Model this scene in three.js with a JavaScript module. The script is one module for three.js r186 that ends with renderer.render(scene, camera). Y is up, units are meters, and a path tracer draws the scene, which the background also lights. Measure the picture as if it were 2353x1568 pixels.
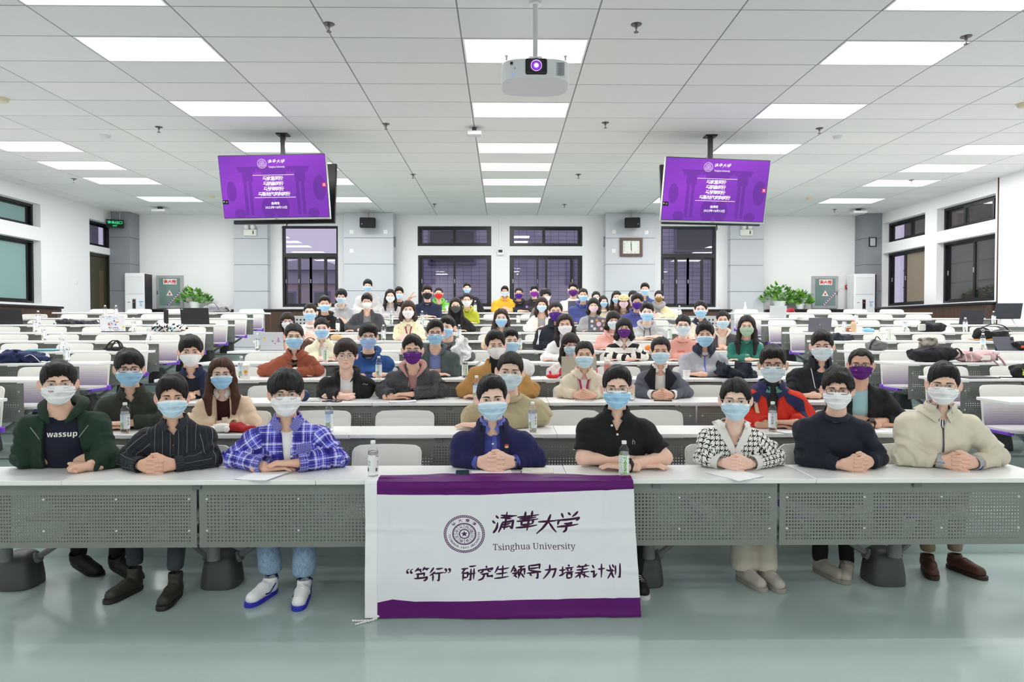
import * as THREE from 'three';
import { RoundedBoxGeometry } from 'three/addons/geometries/RoundedBoxGeometry.js';
import { mergeGeometries } from 'three/addons/utils/BufferGeometryUtils.js';
import { RectAreaLightUniformsLib } from 'three/addons/lights/RectAreaLightUniformsLib.js';

// ---------------------------------------------------------------- camera, sky, light, exposure
const IMG_W = 2353, IMG_H = 1568, FOCAL = 1563, EYE = 1.631;
const scene = new THREE.Scene();
const camera = new THREE.PerspectiveCamera(2 * Math.atan(IMG_H / 2 / FOCAL) * 180 / Math.PI, IMG_W / IMG_H, 0.05, 200);
camera.position.set(0, EYE, 0);
camera.rotation.order = 'YXZ';
camera.rotation.set(-32 / FOCAL, -20.5 / FOCAL, 0);
camera.updateMatrixWorld(true);
scene.background = new THREE.Color(0.50, 0.465, 0.59);          // dusk sky outside the windows
const renderer = new THREE.WebGLRenderer({ antialias: true });
renderer.toneMapping = THREE.LinearToneMapping;
renderer.toneMappingExposure = 1.3;
renderer.shadowMap.enabled = true;
RectAreaLightUniformsLib.init();
const PANEL_LIGHT = 11.5, FRONT_LIGHT = 17, PANEL_GLOW = 1.5;                       // ceiling panels: light given, glow seen
const PANEL_COLOR = new THREE.Color(1.0, 0.995, 0.985);

// ---------------------------------------------------------------- helpers
const V = (x, y, z) => new THREE.Vector3(x, y, z);
function rng(seed) { let s = seed >>> 0; return () => { s = (s + 0x6d2b79f5) | 0; let t = Math.imul(s ^ (s >>> 15), 1 | s); t = (t + Math.imul(t ^ (t >>> 7), 61 | t)) ^ t; return ((t ^ (t >>> 14)) >>> 0) / 4294967296; }; }
// the point at depth Z (metres in front of the camera, along the room) that the photograph's pixel shows
function at(px, py, Z) {
  const d = V((px - IMG_W / 2) / FOCAL, -(py - IMG_H / 2) / FOCAL, -1).applyQuaternion(camera.quaternion);
  return camera.position.clone().addScaledVector(d, Z / -d.z);
}
const X = (px, Z) => at(px, 752, Z).x, Y = (py, Z) => at(1156, py, Z).y;
const used = new Map();
function numbered(n) { const k = used.get(n) ?? 0; used.set(n, k + 1); return k ? n + '_' + String(k).padStart(3, '0') : n; }
function shade(o) { o.traverse((m) => { if (m.isMesh) { m.castShadow = true; m.receiveShadow = true; } }); return o; }
function tag(o, label, category, group, kind) { if (label) o.userData.label = label; if (category) o.userData.category = category; if (group) o.userData.group = group; if (kind) o.userData.kind = kind; return o; }
function thing(name, label, category, pos = [0, 0, 0], turn = 0, group) {
  const o = new THREE.Group(); o.name = numbered(name); o.position.set(...(pos.isVector3 ? pos.toArray() : pos)); o.rotation.y = turn; scene.add(o);
  return tag(o, label, category, group);
}
function struct(name) { const o = new THREE.Group(); o.name = numbered(name); o.userData.kind = 'structure'; scene.add(o); return o; }
function part(parent, name, geo, mat, pos, rot, scl) {
  const m = new THREE.Mesh(geo, mat); m.name = numbered(name); m.castShadow = m.receiveShadow = true;
  if (pos) m.position.set(...(pos.isVector3 ? pos.toArray() : pos)); if (rot) m.rotation.set(...rot); if (scl) m.scale.set(...(Array.isArray(scl) ? scl : [scl, scl, scl]));
  parent.add(m); return m;
}
function copyThing(src, label, pos, turn = 0, group) {
  const o = src.clone(); o.name = numbered(src.name.replace(/_\d+$/, '')); o.position.set(...(pos.isVector3 ? pos.toArray() : pos)); o.rotation.y = turn;
  o.traverse((c) => { if (c !== o) c.name = numbered(c.name.replace(/_\d+$/, '')); }); o.userData = { ...src.userData }; tag(o, label, null, group); scene.add(o); return o;
}
const cache = new Map();
function memo(key, f) { if (!cache.has(key)) cache.set(key, f()); return cache.get(key); }
const box = (w, h, d) => memo(`b${w},${h},${d}`, () => new THREE.BoxGeometry(w, h, d));
const rbox = (w, h, d, r = 0.004, s = 1) => memo(`r${w},${h},${d},${r},${s}`, () => new RoundedBoxGeometry(w, h, d, s, Math.min(r, w / 2.01, h / 2.01, d / 2.01)));
const cyl = (r0, r1, h, n = 16) => memo(`c${r0},${r1},${h},${n}`, () => new THREE.CylinderGeometry(r0, r1, h, n));
const ball = (r, n = 12) => memo(`s${r},${n}`, () => new THREE.SphereGeometry(r, n, Math.max(6, n * 0.6 | 0)));
const lathe = (pts, n = 20) => new THREE.LatheGeometry(pts.map(([r, y]) => new THREE.Vector2(r, y)), n);
function tube(pts, r, seg = 24, rad = 7, closed = false) { return new THREE.TubeGeometry(new THREE.CatmullRomCurve3(pts.map((p) => Array.isArray(p) ? V(...p) : p), closed), seg, r, rad, closed); }
function moved(g, x, y, z, rx = 0, ry = 0, rz = 0, s = 1) {
  const m = new THREE.Matrix4().compose(V(x, y, z), new THREE.Quaternion().setFromEuler(new THREE.Euler(rx, ry, rz)), Array.isArray(s) ? V(...s) : V(s, s, s));
  return g.clone().applyMatrix4(m);
}
function join(list) { return mergeGeometries(list.map((g) => { const q = g.index ? g.toNonIndexed() : g.clone(); for (const k of Object.keys(q.attributes)) if (!['position', 'normal', 'uv'].includes(k)) q.deleteAttribute(k); if (!q.attributes.uv) q.setAttribute('uv', new THREE.BufferAttribute(new Float32Array(q.attributes.position.count * 2), 2)); return q; })); }
function extrude(pts, depth, bevel = 0, hole) {
  const s = new THREE.Shape(pts.map((p) => new THREE.Vector2(...p))); if (hole) s.holes.push(new THREE.Path(hole.map((p) => new THREE.Vector2(...p))));
  return new THREE.ExtrudeGeometry(s, { depth, bevelEnabled: bevel > 0, bevelSize: bevel, bevelThickness: bevel, bevelSegments: 2, curveSegments: 8 });
}
// a flat wall in the x-y plane with rectangular openings [x0,y0,x1,y1], given thickness along -z
function wallGeo(w, h, t, openings = []) {
  const s = new THREE.Shape([[0, 0], [w, 0], [w, h], [0, h]].map((p) => new THREE.Vector2(...p)));
  for (const [a, b, c, d] of openings) s.holes.push(new THREE.Path([[a, b], [a, d], [c, d], [c, b]].map((p) => new THREE.Vector2(...p))));
  const g = new THREE.ExtrudeGeometry(s, { depth: t, bevelEnabled: false }); g.translate(0, 0, -t); return g;
}
// ---------------------------------------------------------------- noise
const PERM = (() => { const r = rng(11), p = [...Array(256).keys()]; for (let i = 255; i > 0; i--) { const j = r() * (i + 1) | 0; [p[i], p[j]] = [p[j], p[i]]; } return new Uint8Array([...p, ...p]); })();
function noise3(x, y, z) {
  const xi = Math.floor(x), yi = Math.floor(y), zi = Math.floor(z); let u = x - xi, v = y - yi, w = z - zi;
  u = u * u * (3 - 2 * u); v = v * v * (3 - 2 * v); w = w * w * (3 - 2 * w);
  const h = (a, b, c) => PERM[PERM[PERM[a & 255] + (b & 255)] + (c & 255)] / 127.5 - 1;
  const l = (a, b, t) => a + (b - a) * t;
  return l(l(l(h(xi, yi, zi), h(xi + 1, yi, zi), u), l(h(xi, yi + 1, zi), h(xi + 1, yi + 1, zi), u), v), l(l(h(xi, yi, zi + 1), h(xi + 1, yi, zi + 1), u), l(h(xi, yi + 1, zi + 1), h(xi + 1, yi + 1, zi + 1), u), v), w);
}
// ---------------------------------------------------------------- materials and textures
const lin = (c) => new THREE.Color(c);
function std(color, rough = 0.7, more = {}) { return memo('m' + color + rough + JSON.stringify(more, (k, v) => v?.isTexture ? v.uuid : v), () => new THREE.MeshPhysicalMaterial({ color, roughness: rough, ...more })); }
function canvasTex(w, h, draw, { srgb = true, repeat, flip = true } = {}) {
  const c = document.createElement('canvas'); c.width = w; c.height = h; draw(c.getContext('2d'), w, h);
  const t = new THREE.CanvasTexture(c); if (srgb) t.colorSpace = THREE.SRGBColorSpace; t.magFilter = THREE.LinearFilter; t.flipY = flip;
  if (repeat) { t.wrapS = t.wrapT = THREE.RepeatWrapping; t.repeat.set(...repeat); } t.needsUpdate = true; return t;
}
function noiseTex(n, f, { lo = 0, hi = 255, srgb = false, repeat = [1, 1] } = {}) {
  const d = new Uint8Array(n * n * 4);
  for (let y = 0; y < n; y++) for (let x = 0; x < n; x++) { const v = lo + (hi - lo) * Math.min(1, Math.max(0, f(x / n, y / n))); d.set([v, v, v, 255], (y * n + x) * 4); }
  const t = new THREE.DataTexture(d, n, n); t.magFilter = THREE.LinearFilter; t.wrapS = t.wrapT = THREE.RepeatWrapping; t.repeat.set(...repeat); if (srgb) t.colorSpace = THREE.SRGBColorSpace; t.needsUpdate = true; return t;
}
// ---------------------------------------------------------------- Chinese characters as pen strokes on a 0-9 grid ("x y x y ..." per stroke, strokes split by /)
const GLYPH = {
  '清': '11 22/03 14/18 26 24/32 82/57 50/42 73/31 92/44 38/44 84 87 76/45 75/46 76', '消': '11 22/03 14/18 26 24/50 53/30 42/81 72/34 39/34 84 88 76/35 75/36 76', '华': '30 13/24 24/21 27/70 43/60 64 84 83/05 95/50 59',
  '華': '02 92/30 33/60 63/13 83/04 94/24 26/74 76/26 76/07 97/52 59', '大': '03 93/50 44 09/54 99', '学': '10 22/40 51/80 62/03 13/03 05/03 93 84/35 65 46/46 48 39/06 96', '學': '10 11 03/30 34/70 80/62 82/04 94/35 65 46/46 48 39/06 96', '笃': '20 02/11 41/31 43/60 52/61 91/71 82/14 64 66/24 25 27 87 88 79 69/07 77',
  '行': '20 03/33 05/25 29/41 81/34 94/64 69 59', '研': '01 41/21 04/14 19/14 44 47/17 47/50 90/45 95/62 69 59/82 89', '究': '50 51/02 92 83/02 03/33 14/63 84/25 65 67 97 98/45 38 09', '生': '20 04/22 92/15 85/08 98/50 58', '领': '20 04/21 44/23 34/15 45 27/37 48/51 91/71 63/53 57/53 93 97/74 73 59/76 99',
  '导': '10 80 83/10 13/12 82/13 85 95/05 95/75 79 69/26 37', '力': '13 83 77 69/40 44 09', '培': '03 43/21 27/07 45/60 61/42 92/53 64/83 74/45 95/56 59/56 86 89/59 89', '养': '20 31/70 61/11 91/13 83/05 95/51 45 08/46 99/36 39/66 69', '计': '10 22/04 24 28 46/53 93/70 79', '划': '03 54/20 47 59/43 19/40 52/61 67/90 99 89',
  '与': '21 81/21 25 85 87 79 69/06 66', '家': '50 51/02 92 83/02 03/23 73/44 05/34 47 49 39/45 07/46 09/64 55 99', '国': '11 19/11 81 89/19 89/23 73/25 75/27 77/43 47', '同': '11 19/11 91 99 89/33 73/35 37/35 65 67/37 67', '朋': '01 06 09/01 31 39 29/03 33/06 36/51 56 49/51 91 99 89/53 93/56 96', '辈': '30 36 29/12 32/04 34/60 66/62 92/64 94/06 96/17 87/52 59/08 98', '梦': '11 41/20 24/23 04/23 44/51 91/70 74/73 54/73 94/45 05/35 75 68 09/46 57', '想': '01 41/20 25/22 05/23 44/51 91 95/51 55/53 93/55 95/16 08/36 38 68 67/56 57/86 98',
  '新': '20 31/01 51/12 23/42 33/04 54/05 55/30 38 29/16 08/46 57/80 61/61 66 59/64 94/84 89', '时': '11 18/11 41 48/14 44/18 48/53 93/80 89 69/55 66', '代': '20 05/13 19/33 93/50 55 99 97/71 82', '向': '40 21/12 19/12 92 99 89/34 37/34 74 77/37 77', '金': '50 04/50 95/24 74/05 95/50 59/26 37/76 67/09 99', '周': '11 15 09/11 91 99 89/32 72/51 54/24 84/35 38/35 75 78/38 78', '浩': '11 22/03 14/18 26/40 33/32 92/60 64/34 94/46 49/46 86 89/49 89',
  '年': '20 03/12 82/14 84/06 96/24 26/52 59', '月': '21 26 09/21 81 89 79/23 83/26 86', '日': '21 29/21 81 89/24 84/29 89', '火': '50 44 09/54 99/13 25/83 65', '栓': '02 42/20 29/22 06/23 45/70 44/70 95/54 84/56 86/49 99/64 69', '安': '50 51/02 92 83/02 03/43 36 88/73 67 19/05 95', '全': '50 04/50 95/24 74/26 76/08 98/54 58', '出': '50 58/11 15 85/81 85/05 09 99/95 99', '口': '11 19/11 91 98/18 98', '自': '40 31/12 19/12 82 89/14 84/16 86/19 89', '强': '01 31 33/03 33/03 06 36/36 38 19/51 81 83/51 53/53 83/44 47/44 94 97/47 97/73 79/49 99', '京': '40 51/02 92/24 27/24 74 77/27 77/47 49 39/28 19/68 89', '白': '40 31/12 19/12 82 89/15 85/19 89', '开': '11 81/04 94/31 36 09/61 69', '水': '50 59 49/13 43 18/82 64/53 99', '木': '02 92/50 59/43 09/53 99', '土': '13 83/50 58/08 98', '月1': '',
};
function glyph(g, ch, x, y, s, w, slant = 0) {     // draws a character in the square whose top left corner is x, y
  const st = GLYPH[ch]; if (!st) { g.fillText(ch, x, y + s * 0.86); return; }
  g.lineWidth = w; g.lineCap = 'round'; g.lineJoin = 'round';
  for (const k of st.split('/')) { g.beginPath(); k.split(' ').forEach((p, i) => { const py = +p[1] / 9, px = +p[0] / 9 + slant * (0.5 - py); g[i ? 'lineTo' : 'moveTo'](x + px * s, y + py * s); }); g.stroke(); }
}
function glyphs(g, text, x, y, s, step, w, slant = 0, rise = 0) { [...text].forEach((c, i) => glyph(g, c, x + i * step, y - i * rise, s, w, slant)); }
function brushGlyph(g, ch, x, y, s, w, slant) {    // brush-like strokes that swell and thin
  g.lineCap = 'round'; g.lineJoin = 'round';
  for (const k of GLYPH[ch].split('/')) {
    const p = k.split(' ').map((q) => [x + (+q[0] / 9 + slant * (0.5 - q[1] / 9)) * s, y + (+q[1] / 9) * s - (+q[0] / 9) * s * 0.12]);
    for (let i = 0; i + 1 < p.length; i++) for (let j = 0; j < 14; j++) {
      const t = j / 14, u = (j + 1) / 14, sag = (q) => Math.sin(q * Math.PI) * s * 0.02, A = p[i], B = p[i + 1];
      g.lineWidth = w * (i + 2 === p.length ? 1.15 - 0.75 * t * t : 1.1) * (i === 0 ? Math.min(1, 0.6 + t * 1.6) : 1); g.beginPath(); g.moveTo(A[0] + (B[0] - A[0]) * t, A[1] + (B[1] - A[1]) * t + sag(t)); g.lineTo(A[0] + (B[0] - A[0]) * u, A[1] + (B[1] - A[1]) * u + sag(u)); g.stroke();
    }
  }
}
function seal(g, cx, cy, r, col, bg) {             // round university seal: rope rim, ring of letters, eight characters, star
  g.save(); g.strokeStyle = col; g.fillStyle = col;
  g.lineWidth = r * 0.025; for (const q of [1, 0.9]) { g.beginPath(); g.arc(cx, cy, r * q, 0, 7); g.stroke(); }
  g.lineWidth = r * 0.04; for (let i = 0; i < 60; i++) { const a = i / 60 * Math.PI * 2; g.beginPath(); g.moveTo(cx + Math.cos(a) * r * 0.91, cy + Math.sin(a) * r * 0.91); g.lineTo(cx + Math.cos(a + 0.08) * r * 0.99, cy + Math.sin(a + 0.08) * r * 0.99); g.stroke(); }
  g.lineWidth = r * 0.05; g.beginPath(); g.arc(cx, cy, r * 0.57, 0, 7); g.stroke(); g.beginPath(); g.arc(cx, cy, r * 0.24, 0, 7); g.stroke(); g.lineWidth = r * 0.02; g.beginPath(); g.arc(cx, cy, r * 0.52, 0, 7); g.stroke();
  const ring = (text, a0, a1, rad, size, f) => { [...text].forEach((c, i) => { const a = a0 + (a1 - a0) * i / Math.max(1, text.length - 1); g.save(); g.translate(cx + Math.sin(a) * rad, cy - Math.cos(a) * rad); f(c, a, size); g.restore(); }); };
  g.textAlign = 'center'; g.textBaseline = 'middle';
  ring('學大華清', -0.75, 0.75, r * 0.74, r * 0.19, (c, a, s) => { g.rotate(a); glyph(g, c, -s / 2, -s / 2, s, s * 0.1); });
  g.font = `bold ${r * 0.15}px sans-serif`;
  ring('TSINGHUA', -1.65, -2.65, r * 0.74, 0, (c, a) => { g.rotate(a + Math.PI); g.fillText(c, 0, 0); });
  ring('UNIVERSITY', 2.65, 1.5, r * 0.74, 0, (c, a) => { g.rotate(a + Math.PI); g.fillText(c, 0, 0); });
  ring('-1911-', -2.78, -3.5, r * 0.75, 0, (c, a) => { g.rotate(a + Math.PI); g.fillText(c, 0, 0); });
  ring('自强行安周生学与', 0.39, 0.39 + Math.PI * 1.75, r * 0.39, r * 0.17, (c, a, s) => { g.rotate(a); glyph(g, c, -s / 2, -s / 2, s, s * 0.09); });
  g.lineWidth = r * 0.02; for (let i = 0; i < 8; i++) { const a = i / 8 * Math.PI * 2; g.beginPath(); g.moveTo(cx + Math.sin(a) * r * 0.25, cy - Math.cos(a) * r * 0.25); g.lineTo(cx + Math.sin(a) * r * 0.52, cy - Math.cos(a) * r * 0.52); g.stroke(); }
  g.beginPath(); for (let i = 0; i < 10; i++) { const a = i * Math.PI / 5, q = i % 2 ? r * 0.07 : r * 0.17; g.lineTo(cx + Math.sin(a) * q, cy - Math.cos(a) * q); } g.fill(); g.restore();
}
// ---------------------------------------------------------------- the setting
const WX0 = -9.2, WX1 = 9.0, ZB = 16.5, ZF = -2.6, CEIL = EYE + 2.70, NROW = 11;
const ROWZ = [...Array(NROW)].map((_, n) => 3.91 + 0.85 * n);
const TOP = [0.75, 0.879, 1.008, 1.135, 1.246, 1.341, 1.448, 1.556, 1.672, 1.785, 1.899];
const FLOORY = TOP.map((t) => t - 0.75);
const mottled = noiseTex(256, (u, v) => { const s = (k) => noise3(Math.sin(u * 6.283) * k + 9, Math.cos(u * 6.283) * k + Math.sin(v * 6.283) * k, Math.cos(v * 6.283) * k); return 0.55 + 0.3 * s(1.7) + 0.15 * s(6); }, { lo: 40, hi: 150 });
const M = {
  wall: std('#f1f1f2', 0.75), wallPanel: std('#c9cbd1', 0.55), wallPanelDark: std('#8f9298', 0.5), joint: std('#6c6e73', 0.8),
  tile: std('#e3e4e2', 0.85), grid: std('#83868a', 0.5), frame: std('#15161a', 0.35), wood: null, darkBoard: std('#16151a', 0.35),
  floor: new THREE.MeshPhysicalMaterial({ color: lin('#b4c6c1'), roughness: 0.16, roughnessMap: mottled, clearcoat: 0.25, clearcoatRoughness: 0.06 }),
  riser: std('#6f7f7b', 0.35), white: std('#f4f4f2', 0.35), offwhite: std('#ecebe4', 0.42), grey: std('#8b8d8f', 0.4), darkgrey: std('#4b4d4e', 0.45), black: std('#0c0c0e', 0.4), steel: std('#c8c9cb', 0.28, { metalness: 0.9 }),
};
M.floor.roughness = 0.4;
M.wood = new THREE.MeshPhysicalMaterial({ color: 0xffffff, roughness: 0.5, map: canvasTex(256, 256, (g, w, h) => {
  const r = rng(4); g.fillStyle = '#4a342a'; g.fillRect(0, 0, w, h);
  for (let i = 0; i < 260; i++) { g.strokeStyle = `rgba(${r() < 0.5 ? '30,18,12' : '110,80,62'},${0.05 + r() * 0.14})`; g.lineWidth = 0.5 + r() * 2; const x = r() * w; g.beginPath(); g.moveTo(x, 0); g.bezierCurveTo(x + r() * 8, h * 0.3, x - r() * 8, h * 0.6, x + r() * 4, h); g.stroke(); }
}, { repeat: [1, 1] }) });
{
  const fl = struct('floor');
  for (let n = 0; n < NROW; n++) {
    const z0 = n ? ROWZ[n] + 0.08 : ZF, z1 = n < NROW - 1 ? ROWZ[n + 1] + 0.08 : ZB + 0.3, w = WX1 - WX0 + 0.6, y = FLOORY[n];
    const t = part(fl, 'floor_tier', box(w, y + 0.3, z1 - z0), M.floor, [(WX0 + WX1) / 2, (y - 0.3) / 2, -(z0 + z1) / 2]);
    if (n) part(t, 'step_nosing', rbox(w, 0.025, 0.03, 0.008), std('#7f8c89', 0.3, { metalness: 0.3 }), [0, (y + 0.3) / 2 - 0.0115, (z1 - z0) / 2 - 0.011]);
  }
}
// ceiling: 0.6 x 1.2 m tiles in a grey grid, light panels in some of the fields
const BARX = (k) => -0.388 + 1.206 * k, BARZ = (j) => 6.42 + 0.6 * j;
const LIGHT_FIELDS = [];
for (const k of [-6, -3, 0, 3, 6]) for (const j of [-2, 0, 3, 6, 8, 10, 13]) if (!(k === 0 && j === -2)) LIGHT_FIELDS.push([k, j]);
const isLight = new Set(LIGHT_FIELDS.map((q) => q.join()));
{
  const c = struct('ceiling');
  part(c, 'ceiling_slab', box(WX1 - WX0 + 0.8, 0.2, ZB - ZF + 0.8), M.tile, [(WX0 + WX1) / 2, CEIL + 0.15, -(ZB + ZF) / 2]);
  part(c, 'plain_ceiling', box(WX1 - WX0 + 0.4, 0.04, BARZ(-2) - ZF + 0.2), M.tile, [(WX0 + WX1) / 2, CEIL + 0.02, -(BARZ(-2) + ZF) / 2 + 0.1]);
  const tiles = [std('#e3e4e2', 0.85), std('#dfe1df', 0.85), std('#e6e6e4', 0.85)], r = rng(8);
  for (let k = -8; k <= 7; k++) for (let j = -2; j <= 16; j++) {
    if (isLight.has(k + ',' + j)) continue;
    const x0 = Math.max(WX0 - 0.05, BARX(k)), x1 = Math.min(WX1 + 0.05, BARX(k + 1)), z0 = BARZ(j), z1 = Math.min(ZB + 0.05, BARZ(j + 1));
    if (x1 - x0 < 0.05 || z1 - z0 < 0.05) continue;
    part(c, 'ceiling_tile', rbox(+(x1 - x0 - 0.013).toFixed(3), 0.02, +(z1 - z0 - 0.013).toFixed(3), 0.003), tiles[r() * 3 | 0], [(x0 + x1) / 2, CEIL + 0.01, -(z0 + z1) / 2]);
  }
  for (let k = -7; k <= 7; k++) part(c, 'grid_runner', box(0.022, 0.012, ZB - BARZ(-2) + 0.1), M.grid, [BARX(k), CEIL + 0.0098, -(ZB + BARZ(-2)) / 2]);
  for (let j = -2; j <= 16; j++) part(c, 'grid_cross_bar', box(WX1 - WX0 + 0.1, 0.011, 0.022), M.grid, [(WX0 + WX1) / 2, CEIL + 0.0093, -BARZ(j)]);
}
const glow = new THREE.MeshStandardMaterial({ color: 0xffffff, roughness: 0.6, emissive: PANEL_COLOR, emissiveIntensity: PANEL_GLOW });
function lightPanel(x, Z, label, power = PANEL_LIGHT) {
  const t = thing('ceiling_light', label, 'ceiling light', [x, CEIL, -Z], 0, 'ceiling light panels');
  const w = 1.19, d = 0.585;
  part(t, 'light_frame', memo('lightframe', () => join([moved(rbox(w, 0.03, 0.018, 0.003), 0, 0.012, d / 2 - 0.009), moved(rbox(w, 0.03, 0.018, 0.003), 0, 0.012, -d / 2 + 0.009), moved(rbox(0.018, 0.03, d - 0.036, 0.003), w / 2 - 0.009, 0.012, 0), moved(rbox(0.018, 0.03, d - 0.036, 0.003), -w / 2 + 0.009, 0.012, 0)])), M.white);
  part(t, 'light_diffuser', rbox(w - 0.036, 0.012, d - 0.036, 0.003), glow, [0, 0.012, 0]);
  const l = new THREE.RectAreaLight(PANEL_COLOR, power, w - 0.05, d - 0.05); l.position.set(0, 0.0, 0); l.rotation.x = -Math.PI / 2; l.castShadow = true; t.add(l);
}
{
  const colName = { '-6': 'far left', '-3': 'inner left', 0: 'middle', 3: 'inner right', 6: 'far right' }, ord = ['first', 'second', 'third', 'fourth', 'fifth', 'sixth', 'seventh', 'eighth'];
  for (const k of [-6, -3, 0, 3, 6]) {
    const js = LIGHT_FIELDS.filter((q) => q[0] === k).map((q) => q[1]).filter((j) => Math.abs(k) < 6 || j >= 6);
    js.forEach((j, i) => lightPanel(BARX(k) + 0.603, BARZ(j) + 0.3, `bright white ceiling panel, ${ord[i]} from the front in the ${colName[k]} column`));
    [-2, 0, 3].forEach((j, i) => { if (Math.abs(k) === 6) lightPanel(BARX(k) + 0.603, BARZ(j) + 0.3, `ceiling panel beyond the picture edge over the ${k < 0 ? 'left' : 'right'} desks, ${ord[i]} from the front`); });
    [3.6, 1.8, 0, -1.6].forEach((Z, i) => lightPanel(BARX(k) + 0.603, Z, `ceiling panel overhead, ${ord[i]} row in front of the first desks, ${colName[k]} column`, FRONT_LIGHT));
  }
}
// ---- windows
const glass = new THREE.MeshPhysicalMaterial({ color: 0xf4f2f8, transmission: 1, thickness: 0, roughness: 0.0, ior: 1.5 });
const frosted = new THREE.MeshPhysicalMaterial({ color: lin('#8fb3b3'), transmission: 0.15, thickness: 0, roughness: 0.3 });
const lightFrame = { 1: M.frame };
function frameRect(w, h, b, d) { return extrude([[0, 0], [w, 0], [w, h], [0, h]], d, 0, [[b, b], [b, h - b], [w - b, h - b], [w - b, b]]); }
// sashes: [x0, x1, depth step] fractions of the width, each a sash frame with a pane
function windowUnit(n, parentPos, turn, w, h, sashes, pane = glass, y0 = 0, more = {}) {
  const t = struct('window_' + n); t.position.set(...parentPos); t.rotation.y = turn;
  part(t, 'window_frame', frameRect(w, h, 0.05, 0.1), M.frame, [0, y0, -0.05]);
  for (const [a, b, dz, mat] of sashes) {
    const sw = (b - a) * w, s = part(t, 'sash_frame', frameRect(sw, h - 0.06, more.b ?? 0.055, 0.035), M.frame, [a * w, y0 + 0.03, -0.035 + dz * 0.04]);
    part(s, 'pane', box(sw - 0.08, h - 0.14, 0.006), mat ?? pane, [sw / 2, (h - 0.06) / 2, 0.018]);
    if (h > 0.8) part(s, 'latch', rbox(0.018, 0.1, 0.02, 0.006), M.steel, [0.028, (h - 0.06) * 0.5, 0.042]);
  }
  return t;
}
const H = (py) => Y(py, ZB);
const backOpen = [];                                // [x0, x1, y0, y1] openings in the back wall
const WIN = { tl: [X(649, ZB), X(777.5, ZB), H(706), H(520)], tr: [X(1518, ZB), X(1645, ZB), H(706), H(519)], ul: [X(960, ZB), X(1129, ZB), H(566), H(520)], ur: [X(1171, ZB), X(1338, ZB), H(566), H(520)], ll: [X(961, ZB), X(1129, ZB), H(705), H(587)], lr: [X(1171, ZB), X(1338, ZB), H(705), H(587)] };
for (const k in WIN) { const w = WIN[k]; backOpen.push([w[0] - WX0 + 0.3, w[2], w[1] - WX0 + 0.3, w[3]]); }
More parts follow.
